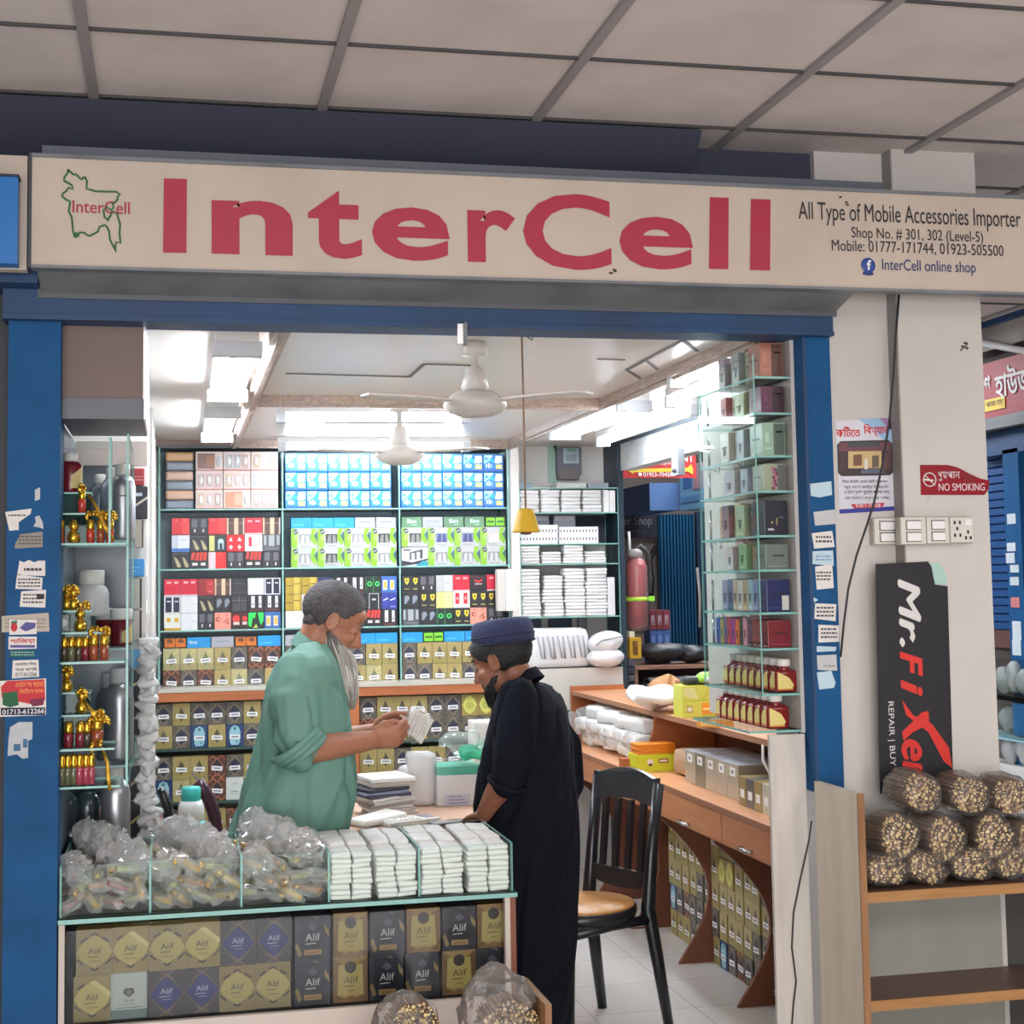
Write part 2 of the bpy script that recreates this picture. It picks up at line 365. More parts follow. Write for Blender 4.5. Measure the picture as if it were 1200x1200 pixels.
mold(.285, .335, 4.46, 8.1); mold(.335, 1.76, 6.18, 6.23); mold(1.76, 1.81, 4.46, 8.1); mold(.335, .62, 8.02, 8.07); mold(1.45, 1.76, 8.02, 8.07)
mold(-.12, 1.79, 8.12, 8.3, .03)
# recessed panel strips in the shop ceiling
b = MB(); g = M((110, 108, 106), .6)
def strip(x0, y0, x1, y1, w=.006):
    d = Vector((x1-x0, y1-y0, 0)).normalized(); n = Vector((-d.y, d.x, 0))*w
    p = [Vector((x0, y0, 0))-n, Vector((x1, y1, 0))-n, Vector((x1, y1, 0))+n, Vector((x0, y0, 0))+n]
    b.prism([q+Vector((0, 0, CZ-.004)) for q in p], (0, 0, .004), g)
for p, q in (((335, 437), (480, 441)), ((480, 441), (497, 426)), ((497, 426), (560, 428)), ((380, 495), (520, 495)), ((735, 433), (800, 398)), ((735, 433), (750, 443)), ((800, 398), (817, 411)), ((758, 422), (770, 432)), ((700, 420), (732, 421)), ((838, 393), (845, 397))):
    a, c = PZ(*p, CZ), PZ(*q, CZ); strip(a.x, a.y, c.x, c.y)
b.build('panel_joint', shopceil)
# ------------------------------------------------------------------ sign over the shop
YS = 4.07
sx0, sx1 = PY(37, 250, YS).x, 2.75; sz0, sz1 = PY(600, 326, YS).z, PY(600, 208, YS).z
sign = thing('shop_sign', 'long cream shop sign board with red lettering above the shop opening', 'sign', ((sx0+sx1)/2, YS, sz0))
b = MB(); b.box(sx0, sx1, YS, YS+.035, sz0, sz1, CREAM); b.build('sign_board', sign)
b = MB(); b.box(sx0, sx1, YS-.006, YS+.04, sz0-.008, sz0, GREYM); b.box(sx0, sx1, YS-.006, YS+.04, sz1, sz1+.01, GREYM); b.box(sx0-.008, sx0, YS-.006, YS+.04, sz0-.008, sz1+.01, M((60, 62, 66), .5)); b.build('sign_frame', sign)
RED = M((172, 42, 68), .5, var=.04)
YL = YS-.0025
def onsign(x, y): p = PY(x, y, YL); return p
def fit_text(mb, body, x0, y0, x1, y1, mat, Y=YL, bold=0., shear=0.):
    """lettering whose bounding box meets the given corners (left-top, right-bottom) on the plane Y"""
    xc, yc = (x0+x1)/2, (y0+y1)/2
    a, c = PY(x0, yc, Y), PY(x1, yc, Y); t, u = PY(xc, y0, Y), PY(xc, y1, Y)
    mb.text(body, (a.x, Y, u.z), (1, 0, 0), (0, 0, 1), c.x-a.x, t.z-u.z, mat, bold, shear)
for ch, x0, y0, x1, y1 in (('I', 191, 209, 219, 296.5), ('n', 248, 235, 343, 298.5), ('t', 361, 223, 424, 303), ('e', 436, 243, 527, 305.5), ('r', 548, 246, 604, 307.5), ('C', 613, 227, 716, 316), ('e', 726, 254, 812, 315.5), ('l', 831, 231, 854, 315.5), ('l', 879, 233, 903, 317)):
    m = MB()
    if ch in 'Il':
        p = [PY(x0+1, y0, YL), PY(x1, y0+.8, YL), PY(x1-.5, y1, YL), PY(x0, y1-.6, YL)]; m.poly(p, RED)
    else: fit_text(m, ch, x0, y0, x1, y1, RED, bold={'C': .022, 'n': .03, 'e': .024}.get(ch, .03))
    m.build('letter', sign)
DK = M((44, 42, 48), .6); BLT = M((34, 52, 110), .6)
m = MB(); fit_text(m, 'All Type of Mobile Accessories Importer', 936, 241, 1196, 268, DK); m.build('lettering', sign)
m = MB(); fit_text(m, 'Shop No. # 301, 302 (Level-5)', 998, 268.5, 1152, 285, DK); m.build('lettering', sign)
m = MB(); fit_text(m, 'Mobile: 01777-171744, 01923-505500', 975, 284, 1176, 299, DK); m.build('lettering', sign)
m = MB(); fit_text(m, 'InterCell online shop', 1034, 305, 1143.5, 322, BLT); m.build('lettering', sign)
m = MB(); fit_text(m, 'InterCell', 85, 235.5, 152, 250, RED, bold=.015); m.build('lettering', sign)
m = MB(); c = onsign(1017.5, 311); m.ell((c.x, YL, c.z), (.0225, .003, .0225), M((40, 72, 150), .3), nu=20); p = onsign(1017.5, 320); m.ell((p.x, YL+.001, p.z-.001), (.018, .002, .006), M((40, 60, 120), .4)); m.text('f', (c.x-.006, YL-.0035, c.z-.015), (1, 0, 0), (0, 0, 1), .014, .03, WHITE, .02); m.build('logo', sign)
mp = [(318, 155), (330, 166), (345, 180), (354, 176), (362, 182), (372, 194), (385, 202), (390, 190), (398, 190), (408, 210), (405, 245), (425, 249), (445, 256), (500, 258), (545, 258), (563, 272), (550, 282), (552, 292), (542, 305), (526, 312), (533, 332), (520, 345), (500, 330), (485, 345), (490, 378), (500, 385), (505, 396), (512, 378), (518, 372), (525, 350), (548, 360), (555, 385), (563, 410), (560, 450), (565, 500), (545, 494), (540, 512), (545, 541), (530, 512), (515, 480), (512, 445), (503, 425), (492, 414), (466, 424), (458, 446), (440, 456), (420, 466), (405, 460), (395, 450), (372, 450), (366, 466), (350, 472), (342, 440), (338, 390), (336, 376), (322, 350), (330, 305), (312, 297), (290, 278), (296, 266), (312, 255), (320, 240), (343, 246), (338, 228), (300, 207), (302, 190), (318, 170)]
m = MB(); GR = M((44, 108, 66), .6); pts = [PY(x/4, 160+y/4, YL) for x, y in mp]; pts.append(pts[0]); m.tube(pts, .0026, GR, 5); p = PY(357/4, 160+462/4, YL); m.ell((p.x, YL, p.z), (.006, .001, .008), GR); m.build('map_outline', sign)
# a bird-like fleck and stains on the board
m = MB()
for x, y in ((721, 318), (720, 316), (716, 320), (985, 231), (992, 237), (993, 240)):
    p = onsign(x, y); m.ell((p.x, YL, p.z), (.004+.003*random.random(), .001, .003), M((80, 70, 62), .8))
m.build('stain', sign)
# grey shutter hood behind and under the board
hx1 = PY(989, 350, 4.2).x
hood = thing('shutter_hood', 'grey sheet metal shutter hood tucked under and behind the cream sign board', 'shutter hood', (.8, 4.2, 2.43))
b = MB(); HM = mat_dirty((126, 130, 128), (70, 78, 84), .6, 5., .45)
b.prism([(sx0+.01, YS+.04, sz0+.002), (sx0+.01, 4.262, sz0-.036), (sx0+.01, 4.262, sz1+.02), (sx0+.01, YS+.04, sz1+.02)], (hx1-sx0-.01, 0, 0), HM)
b.build('hood_sheet', hood)
b = MB(); b.box(sx0, hx1+.004, 4.262, 4.268, sz0-.05, sz0-.02, M((86, 90, 96), .5)); b.build('hood_lip', hood)
b = MB(); b.box(sx0+.02, PY(1022, 220, 4.2).x, 4.13, 4.24, sz1+.02, sz1+.05, M((96, 102, 112), .5)); b.build('cable_tray', hood)
# neighbour's sign at the far left
ns = thing('light_box_sign', 'bright blue light box sign cut off at the left edge beside the cream board', 'sign', (-.6, 4.1, sz0))
b = MB(); b.box(-1.2, sx0-.012, YS+.01, YS+.05, sz0-.012, sz1+.005, CREAM); b.build('sign_board', ns)
xb = PY(20.5, 260, YS-.05).x; zt, zb = PY(20, 207, YS-.05).z, PY(20, 309, YS-.05).z
b = MB(); b.prism([(-1.1, YS-.05, zb), (xb, YS-.05, zb), (xb, YS-.05, zt), (-1.1, YS-.05, zt+.05)], (0, .058, 0), M((24, 112, 186), .35, var=.1, scale=3)); b.build('light_box', ns)
b = MB(); b.box(-1.1, xb+.003, YS-.055, YS+.0, zt-.001, zt+.005, NAVY); b.build('box_rim', ns)
# bracket for the shutter lock hanging from the lintel
b = MB(); p = PY(540, 385, 4.262); b.box(p.x-.012, p.x+.012, 4.25, 4.262, p.z-.045, p.z+.012, CHROME); b.box(p.x+.006, p.x+.014, 4.238, 4.262, p.z-.05, p.z+.014, GREYM)
tag(b.build('shutter_bracket'), 'small steel shutter bracket hanging under the blue lintel', 'bracket')
b = MB(); p = PZ(609, 397, 2.345); b.tube([(p.x, 4.5, CZ), (p.x, 4.5, 2.335), (p.x+.015, 4.5, 2.325), (p.x+.02, 4.5, 2.34)], .003, GREYM); 
tag(b.build('ceiling_hook'), 'little wire hook in the shop ceiling just behind the blue lintel', 'hook')
# ------------------------------------------------------------------ corridor and the shops across it
DARKW = M((92, 84, 80), .8, var=.15)
XC = 4.3
b = MB(); b.box(XC, XC+.1, 4, 16, 0, 2.9, DARKW); struct(b.build('wall_corridor'))
b = MB(); b.box(2.5, 4.3, 14.4, 14.5, 0, 2.9, M((120, 112, 106), .8)); struct(b.build('wall_corridor_end'))
b = MB(); b.box(2.5, 4.3, 11, 11.1, 0, 2.9, M((126, 114, 108), .8, var=.12, scale=3)); struct(b.build('wall_corridor_cross'))
def facing(mb, x0, y0, x1, y1, Y, mat, d=.02):
    a, c = PY(x0, y0, Y), PY(x1, y1, Y); mb.box(a.x, c.x, Y, Y+d, min(a.z, c.z), max(a.z, c.z), mat); return a, c
# dark signboard
t = thing('shop_sign', 'dark navy shop signboard with grey lettering on the corridor wall, seen through the side opening', 'sign', PY(750, 630, 10.93))
m = MB(); facing(m, 712, 599, 771, 630, 10.93, M((36, 38, 52), .6)); m.build('sign_board', t)
m = MB(); fit_text(m, 'air Shop', 729, 605, 764, 618, M((128, 128, 138), .6), Y=10.925, bold=.01); fit_text(m, 'mobile servicing', 730, 621, 756, 625, M((100, 100, 112), .6), Y=10.925); m.build('lettering', t)
# sign boxes across the corridor
m = MB(); facing(m, 761, 566, 797, 598, 10.0, M((52, 84, 128), .55), 1.01); tag(m.build('sign_box'), 'dull dark blue sign box above the folded blue gate, left of the pale one', 'sign')
a0, a1 = PX(795, 567, 3.4), PX(836, 540, 3.4); z0 = PX(796, 599, 3.4).z; z1 = PX(815, 557, 3.4).z+.06
t = thing('sign_box', 'pale blue sign box with faint red and navy print above the folded gate', 'sign', (3.4, 9.7, z0))
m = MB(); m.box(3.4, 4.31, a1.y, 9.98, z0, z1, M((120, 172, 206), .5, var=.15, scale=6)); m.build('box_body', t)
m = MB()
for y0, y1, q0, q1, c in ((9.72, 9.9, .15, .28, (70, 110, 170)), (9.5, 9.7, .13, .3, (180, 140, 150)), (9.5, 9.95, .05, .09, (90, 140, 190))): m.box(3.397, 3.4, y0, y1, z0+q0, z0+q1, M(c, .5))
m.build('print', t)
# folding gate, vertical corrugations
t = thing('folding_gate', 'blue corrugated folding gate across the corridor beyond the side opening', 'gate', PY(796, 755, 10.9))
m = MB(); GB = M((46, 112, 158), .35, .3, .1)
a, c = PY(772, 603, 10.88), PY(817, 756, 10.88); n = 11
for k in range(n):
    x = a.x+(c.x-a.x)*(k+.5)/n; w = (c.x-a.x)/n*.5; m.prism([(x-w, 10.92, c.z-.7), (x-w*.3, 10.86, c.z-.7), (x+w*.5, 10.86, c.z-.7), (x+w, 10.92, c.z-.7)], (0, 0, a.z-c.z+.7), GB)
m.build('corrugated_leaf', t)
m = MB(); facing(m, 816, 600, 848, 900, 10.92, M((34, 62, 92), .5), .04); m.build('gate_panel', t)
m = MB(); p0, p1 = PY(817, 665, 10.86), PY(820, 735, 10.86); m.tube([p0, p0*.5+p1*.5+Vector((.01, 0, 0)), p1], .012, PAPER, 5); m.build('tied_cloth', t)
# red banner
t = thing('banner', 'red banner with yellow arrow and phone number hanging in the corridor', 'banner', PY(772, 560, 8.9))
m = MB(); facing(m, 726, 500, 816, 560, 8.9, M((196, 44, 48), .55), .012); m.build('banner_sheet', t)
for x in (730, 812): p = PY(x, 501, 8.906); m = MB(); m.tube([p, (p.x, p.y, 2.9)], .004, PAPER, 5); m.build('string', t)
YE = M((226, 196, 60), .5)
m = MB(); m.poly([PY(x, y, 8.895) for x, y in ((735, 551), (742, 547), (742, 549.5), (806, 548), (810, 544), (812, 550), (812, 556), (806, 552.5), (742, 553.5), (743, 556))], YE); m.build('arrow', t)
m = MB(); fit_text(m, '01953-704288', 754, 553.5, 791, 558.5, WHITE, Y=8.894, bold=.02); m.ell(PY(750, 556, 8.894), (.012, .002, .012), WHITE); fit_text(m, 'সেবা', 780, 529, 812, 541, WHITE, Y=8.894, bold=.01); fit_text(m, 'মোবাইল সার্ভিসিং', 758, 541, 788, 546.5, WHITE, Y=8.894); m.build('lettering', t)
m = MB(); p = PX(794, 543, 2.40); m.box(2.385, 2.42, p.y-.05, p.y+.05, p.z-.06, p.z+.07, GREYM); m.tube([(2.384, p.y-.01, p.z-.03), (2.38, p.y-.01, p.z-.045)], .014, BLACK, 8); tag(m.build('lock_bracket'), 'small grey lock bracket on the white beam over the side opening', 'bracket')
# fire extinguisher wrapped in plastic
YF = 8.56; c = PY(746, 690, YF); zt, zb = PY(746, 655, YF).z, PY(746, 736, YF).z
t = thing('fire_extinguisher', 'red fire extinguisher wrapped in clear plastic hanging at the side opening', 'fire extinguisher', (c.x, YF, zb))
m = MB(); r = .062; m.lathe([(.02, zb), (r*.9, zb+.01), (r, zb+.03), (r, zt-.05), (r*.8, zt-.015), (r*.4, zt+.01), (.022, zt+.03)], M((206, 34, 52), .3, spec=.6), (c.x, YF, 0), 20); m.build('cylinder', t)
m = MB(); m.lathe([(.03, zb-.03), (r*1.1, zb+.0), (r*1.12, zb+.2), (r*1.1, zt-.04), (.04, zt+.02)], mat_glass((250, 246, 246), 1., .14, .12, .8, 30), (c.x, YF, 0), 24); m.jitter(.008, 22, 3); m.build('plastic_wrap', t)
m = MB(); zz = PY(746, 702, YF).z; m.lathe([(r*1.14, zz-.012), (r*1.18, zz), (r*1.14, zz+.012)], M((190, 226, 70), .4), (c.x, YF, 0), 20); m.box(c.x+.05, c.x+.095, YF-.04, YF-.03, zz-.012, zz+.016, M((150, 230, 60), .4)); m.build('strap', t)
m = MB(); m.tube([(c.x-.005, YF, zt), (c.x-.01, YF, zt+.05), (c.x+.03, YF, zt+.075), (c.x+.075, YF, zt+.03), (c.x+.085, YF, zt-.12), (c.x+.08, YF, zt-.2)], .014, M((52, 52, 54), .5), 8); m.build('hose', t)
m = MB(); m.ell((c.x-.01, YF-.02, zt+.03), (.045, .03, .03), M((150, 146, 142), .4)); m.tube([(c.x-.035, YF, zt+.02), (c.x-.04, YF, zt+.16)], .008, WHITE, 6); m.build('valve_handle', t)
# cable on the corridor wall
m = MB(); m.tube([PY(769, 640, 10.95), PY(761, 655, 10.95), PY(764, 680, 10.95), PY(763, 700, 10.95)], .02, M((44, 42, 44), .6), 6); tag(m.build('wall_cable'), 'dark cable loop on the brown corridor wall beside the folding gate', 'cable')
# cabinet in the corridor with goods on it
YQ = 8.5
pl, pr = PY(744, 781, YQ), PY(850, 783, YQ)
t = thing('corridor_cabinet', 'low brown cabinet with a plank top outside the side opening', 'cabinet', (pl.x+.25, 8.7, 0))
WD = mat_wood((150, 110, 90), (128, 92, 74), 3, (3, 10, 10))
m = MB(); m.box(pl.x, pr.x+.15, YQ, YQ+.4, pl.z-.02, pl.z, WD); m.build('top', t)
m = MB(); m.box(pl.x, pl.x+.02, YQ+.005, YQ+.4, 0, pl.z-.02, WD); m.build('side_panel', t)
m = MB(); m.box(pr.x+.1, pr.x+.12, YQ+.005, YQ+.4, 0, pl.z-.02, WD); m.build('side_panel', t)
zs = PY(760, 814, YQ).z; m = MB(); m.box(pl.x+.02, pr.x+.1, YQ+.02, YQ+.4, zs-.02, zs, WD); m.build('shelf', t)
m = MB(); m.box(pl.x+.02, pr.x+.1, YQ+.385, YQ+.4, 0, pl.z-.02, M((64, 46, 42), .7)); m.build('back_panel', t)
def lump(name, label, cat, c, r, mat, seed, amp=.02, sc=14, group=None, rot=None):
    m = MB(); m.ell((0, 0, 0), r, mat, rot, 20, 14); m.jitter(amp, sc, seed); z = min(v.z for v in m.v); m.v = [v+Vector(c)-Vector((0, 0, z)) for v in m.v]
    return tag(m.build(name), label, cat, group)
LEA = M((34, 34, 40), .45, bump=.3, bscale=14)
p = PY(775, 781, YQ+.15); lump('leather_bag', 'black leather bag lying on the corridor cabinet, left half', 'bag', (p.x+.02, YQ+.17, pl.z), (.15, .1, .06), LEA, 4)
p = PY(812, 781, YQ+.15); lump('leather_bag', 'black leather bag lying on the corridor cabinet under the gate', 'bag', (p.x+.01, YQ+.17, pl.z), (.13, .1, .055), LEA, 9)
# boxes standing behind
yb = YQ+.3; m = MB(); a, c = PY(759, 745, yb), PY(784, 723, yb)
zt0 = pl.z
for row, (y0, y1, col, lab) in enumerate(((744, 724, (58, 84, 138), 'blue flat carton'), (722, 698, (112, 40, 52), 'maroon carton with pale stripes'))):
    for k in range(3):
        m = MB(); x0 = PY(759+8*k, 720, yb).x; x1 = PY(766.6+8*k, 720, yb).x
        za = zt0+.02+(0 if row == 0 else .18); zb_ = za+(.175 if row == 0 else .115)
        if row == 0: za = zt0
        m.box(x0, x1, yb-.04, yb+.08, za, zb_, M(col, .5)); m.box(x0+.008, x1-.012, yb-.042, yb-.04, za+.03, zb_-.03, M((150, 130, 140) if row else (96, 124, 180), .5))
        if row: m.box(x0+.015, x1-.018, yb-.043, yb-.041, za+.035, za+.05, M((90, 30, 40), .5))
        tag(m.build('carton'), lab+', '+ORD[k]+' from left on the corridor cabinet', 'box', 'cartons outside the side opening')
p = PY(741, 771, YQ+.05); m = MB()
t = thing('tall_tin', 'yellow and gold tall box below the red fire extinguisher', 'box', (p.x, YQ, p.z))
m.rbox(p.x-.038, p.x+.032, YQ-.03, YQ+.06, p.z, p.z+.12, M((206, 160, 44), .4)); m.build('body', t); m = MB(); m.box(p.x-.02, p.x+.01, YQ-.033, YQ-.03, p.z+.02, p.z+.1, M((120, 76, 30), .5)); m.build('label', t); m = MB(); m.rbox(p.x-.036, p.x-.004, YQ-.02, YQ+.05, p.z+.12, p.z+.155, M((228, 220, 196), .5)); m.build('lid', t)
for k in range(4):
    z = p.z-.045*(k+1); m = MB(); m.rbox(p.x-.05, pl.x-.006, YQ-.03, YQ+.1, z, z+.042, M((62, 62, 70) if k % 2 else (84, 82, 92), .35), .012); m.jitter(.006, 30, k); tag(m.build('wrapped_packet'), 'dark wrapped packet, '+ORD[k]+' from top under the yellow tall box', 'packet', 'dark packets beside the corridor cabinet')
m = MB(); m.rbox(p.x-.06, pl.x-.004, YQ-.03, YQ+.12, 0, p.z-.18, M((58, 48, 46), .6)); tag(m.build('pedestal'), 'dark box pedestal under the wrapped packets by the side opening', 'box')
for k, (x, y) in enumerate(((772, 791), (770, 798), (796, 788), (800, 796), (782, 803))):
    p = PY(x, y, YQ+.1); m = MB(); m.rbox(p.x-.07, p.x+.07, YQ+.05, YQ+.2, zs+.0+.032*(2 if y < 792 else 1 if y < 800 else 0), zs+.03+.032*(2 if y < 792 else 1 if y < 800 else 0), M((150, 150, 158), .3), .012); m.jitter(.008, 25, k+20)
    tag(m.build('grey_packet'), 'grey plastic packet under the cabinet plank, '+ORD[k]+' of the heap', 'packet', 'grey packets in the corridor cabinet')
BRL = M((166, 118, 74), .55, bump=.4, bscale=18)
p = PZ(781, 819, 1.007); lump('leather_glove', 'tan leather bundle beside the yellow green box on the ledge', 'leather bundle', (p.x, p.y, 1.006), (.09, .05, .055), BRL, 5, .02, 16)
m = MB(); q = PY(796, 818, YQ-.16); q = PZ(797, 820, 1.007); m.tube([(q.x-.05, q.y, q.z+.035), (q.x-.03, q.y, q.z+.1), (q.x+.02, q.y, q.z+.085), (q.x+.025, q.y, q.z+.004)], [.02, .03, .032, .034], BRL, 10); tag(m.build('leather_strap'), 'thick curled tan leather strap behind the yellow green box', 'strap')
# ---- the row right of the pillar
def side(mb, x0, y0, x1, y1, mat, d=.03, X=XC, z=None):
    a, c = PX(x0, (y0+y1)/2, X), PX(x1, (y0+y1)/2, X); zt = PX((x0+x1)/2, y0, X).z; zb = PX((x0+x1)/2, y1, X).z
    mb.box(X, X+d, c.y, a.y, zb, zt, mat); return a.y, c.y, zb, zt
m = MB(); side(m, 1130, 348, 1260, 369, BLUE_D, .04, 4.1); struct(m.build('trim_20'))
m = MB(); side(m, 1130, 369, 1260, 400, mat_dirty((196, 190, 184), (90, 84, 80), .6, 3), .02, 4.2); struct(m.build('wall_corridor_panel'))
m = MB(); a, c = PX(1140, 400, 4.15), PX(1225, 416, 4.15); m.tube([a, c], .018, WHITE, 8); tag(m.build('conduit'), 'white conduit running above the red sign right of the pillar', 'pipe')
yA, yB = PX(1120, 460, 4.15).y, 5.6; zA, zB = PX(1176, 487, 4.15).z, PX(1176, 420, 4.15).z
t = thing('shop_sign', 'red shop sign with white Bengali lettering right of the pillar', 'sign', (4.15, (yA+yB)/2, zA))
m = MB(); m.box(4.15, 4.35, yB, yA, zA, zB, M((160, 40, 52), .5)); m.build('sign_board', t)
m = MB(); m.box(4.14, 4.35, yB, yA, zA-.06, zA, GREYM); m.build('sign_edge', t)
def fit_side(mb, body, x0, y0, x1, y1, X, mat, bold=0.):
    a, c = PX(x0, (y0+y1)/2, X), PX(x1, (y0+y1)/2, X); zb = PX((x0+x1)/2, y1, X).z; zt = PX((x0+x1)/2, y0, X).z
    mb.text(body, (X, a.y, zb), (0, -1, 0), (0, 0, 1), a.y-c.y, zt-zb, mat, bold)
m = MB(); fit_side(m, 'প', 1153, 440, 1160.5, 464, 4.145, WHITE, .02); fit_side(m, 'হাউজ', 1166, 426, 1209, 464, 4.145, WHITE, .02); m.build('lettering', t)
m = MB(); side(m, 1140, 468, 1177.5, 482, YE, .003, 4.145); fit_side(m, 'এখানে কাজ হয়', 1140, 471, 1175, 479, 4.143, M((90, 60, 40), .6)); m.build('yellow_label', t)
m = MB(); side(m, 1140, 500, 1260, 528, BLUE_D, .05, 4.2); struct(m.build('trim_21'))
m = MB(); ya, yb_, _, _ = side(m, 1175, 528, 1193, 560, BLUE, .1, 4.2); m = MB(); m.box(4.2, 4.3, yb_, ya, 0, PX(1184, 526, 4.2).z, BLUE); pc = struct(m.build('trim_22'))
m = MB(); y0, y1 = PX(1150, 650, 4.28).y, 5.6; zt = PX(1175, 528, 4.28).z; zb = PX(1166, 738, 4.28).z
t = thing('roller_shutter', 'dark blue slatted roller shutter right of the white pillar', 'shutter', (4.28, (y0+y1)/2, zb))
n = 22
for k in range(n):
    z = zb+(zt-zb)*k/n; m.prism([(4.28, y1, z), (4.265, y1, z+.006), (4.265, y1, z+(zt-zb)/n-.006), (4.28, y1, z+(zt-zb)/n)], (0, y0-y1, 0), M((38, 76, 128), .4))
m.build('slats', t)
m = MB(); m.box(4.25, 4.29, y1, y0, zb-.09, zb, M((92, 62, 56), .6)); m.build('bottom_bar', t)
m = MB()
for k, (y, h, dx) in enumerate(((602, 12, 0), (636, 10, -1), (648, 12, -3), (662, 9, 1), (676, 10, 0), (700, 12, 0), (728, 22, 1), (750, 18, 0))):
    m = MB(); side(m, 1180+dx+k*.9, y, 1190+dx+k*.9, y+h, M((196, 206, 212) if k != 5 else (196, 120, 116), .8), .002, 4.197); 
    tag(m.build('paper_sticker'), ('torn pale paper sticker' if k != 5 else 'red and white sticker')+', '+ORD[k]+' from top on the far blue post right of the pillar', 'sticker', 'stickers on the far blue post')
# display counter of that shop
zc0, zc1 = PX(1185, 905, 4.12).z, PX(1185, 772, 4.12).z; ya, yb_ = PX(1140, 800, 4.12).y, 5.6
t = thing('display_counter', 'glass display counter of the shop right of the pillar', 'counter', (4.2, (ya+yb_)/2, 0))
zm = PX(1185, 819, 4.12).z; zl = PX(1185, 866, 4.12).z
m = MB(); m.box(4.12, 4.26, yb_, ya, zm-.012, zm+.012, BLACK); m.box(4.12, 4.26, yb_, ya, zl-.01, zl+.01, M((150, 190, 200), .3)); m.build('shelf', t)
m = MB(); m.box(4.12, 4.124, yb_, ya, zl, zc1, GLASS); m.build('front_pane', t)
m = MB(); m.box(4.14, 4.26, yb_, PX(1187, 845, 4.14).y, zl+.02, zm-.02, M((52, 120, 176), .5)); m.build('blue_panel', t)
m = MB(); m.box(4.14, 4.26, yb_, ya, 0, zl-.14, WALLW); m.build('base', t)
for k, (x, y0_, y1_) in enumerate(((1172, 815, 781), (1185, 815, 776), (1197, 815, 783), (1178, 862, 828), (1181, 908, 872), (1196, 908, 868))):
    p = PX(x, y1_, 4.17); q = PX(x, y0_, 4.17); r = (p.z-q.z)/2; zfl = zm+.012 if y0_ < 820 else zl+.01 if y0_ < 865 else zl-.14
    m = MB(); m.ell((4.19, p.y, zfl+r), (.045, .06, r), mat_glass((240, 244, 242), 1., .6, .15, .6, 30)); m.jitter(.018, 18, k+40)
    tag(m.build('plastic_bundle'), 'white plastic bundle, '+ORD[k]+' in the far counter right of the pillar', 'bundle', 'white bundles in the far counter')
# ================================================================== paper and signs on posts and pillar
def quadpaper(name, label, cat, pts, Y, mat, group=None, marks=(), th=.0012, extra=None):
    """pts: outline on the plane Y as picture points; marks: (x0,y0,x1,y1,mat) printed bars; a thing with its print as a part"""
    P3 = [PY(x, y, Y) for x, y in pts]; c = sum(P3, Vector())/len(P3)
    t = thing(name, label, cat, (c.x, Y, min(p.z for p in P3)), group=group)
    m = MB(); m.prism(P3, (0, -th, 0), mat); m.build('sheet', t)
    if marks or extra:
        m = MB(); yy = Y-th-.0006
        for x0, y0, x1, y1, mt in marks: m.poly([PY(x0, y0, yy), PY(x1, y0, yy), PY(x1, y1, yy), PY(x0, y1, yy)], mt)
        if extra: extra(m, yy)
        m.build('print', t)
    return t
PG = M((196, 198, 200), .85, var=.1); PT = M((188, 180, 168), .85, var=.12); INK = M((70, 66, 72), .8); PBL = M((190, 214, 226), .8, var=.1)
def scrib(x0, y0, x1, y1, n=3, mat=None):
    """rows of word-like marks"""
    r = []; h = (y1-y0)/n
    for k in range(n):
        x = x0
        while x < x1-1:
            w = random.uniform(1.5, 4); r.append((x, y0+h*k+h*.25, min(x+w, x1), y0+h*k+h*.7, mat or INK)); x += w+.9
    return r
YP = 4.3
L = [('torn white scrap', [(6, 600), (37, 596), (36, 602), (22, 612), (22, 621), (11, 622)], PAPER, scrib(10, 602, 30, 606, 1)),
     ('small grey torn scrap', [(41, 606), (46, 604), (50, 612), (51, 620), (46, 618), (39, 617), (42, 612)], PG, []),
     ('thin sliver of grey paper', [(41, 574), (47, 571), (47, 585), (41, 587)], PG, []),
     ('grey stained paper', [(18, 637), (24, 626), (50, 623), (50, 641), (17, 643)], M((150, 146, 140), .9, var=.2, scale=30), scrib(22, 627, 48, 639, 3, M((96, 92, 90), .9))),
     ('ragged pale paper', [(23, 657), (28, 659), (34, 656), (40, 659), (45, 657), (53, 657), (53, 675), (20, 674)], PAPER, scrib(28, 664, 50, 671, 1)),
     ('pale paper with three printed lines', [(20, 673), (50, 677), (49, 691), (18, 690)], PAPER, scrib(21, 677, 47, 689, 3)),
     ('pale paper with a dark smudge', [(25, 693), (54, 691), (53, 712), (23, 711)], PAPER, scrib(27, 695, 50, 708, 3)+[(43, 696, 52, 702, INK)]),
     ('wide tan paper strip', [(2, 722), (57, 718), (58, 740), (2, 741)], PT, scrib(6, 724, 55, 737, 3, M((150, 142, 134), .9)))]
for k, (d, pts, mt, mk) in enumerate(L): quadpaper('paper_sticker', d+' stuck on the left blue post', 'sticker', pts, YP, mt, 'stickers on the left blue post', mk)
RD = M((196, 52, 60), .7); PUR = M((92, 88, 150), .7); GN = M((50, 130, 84), .7)
def pic1(m, yy):
    m.ell(PY(16.5, 735, yy), (.0085, .001, .012), RD, nu=14); m.poly([PY(x, y, yy) for x, y in ((13, 728), (20, 727), (20, 731), (13, 732))], GN)
    m.poly([PY(x, y, yy) for x, y in ((23, 736), (30, 729), (42, 730), (41, 736), (30, 740))], PUR)
quadpaper('paper_sticker', 'white sticker with a red dot and purple shoe shape on the left blue post', 'sticker', [(11, 726), (43, 726), (43, 743), (11, 744)], YP-.0014, PAPER, 'stickers on the left blue post', (), extra=pic1)
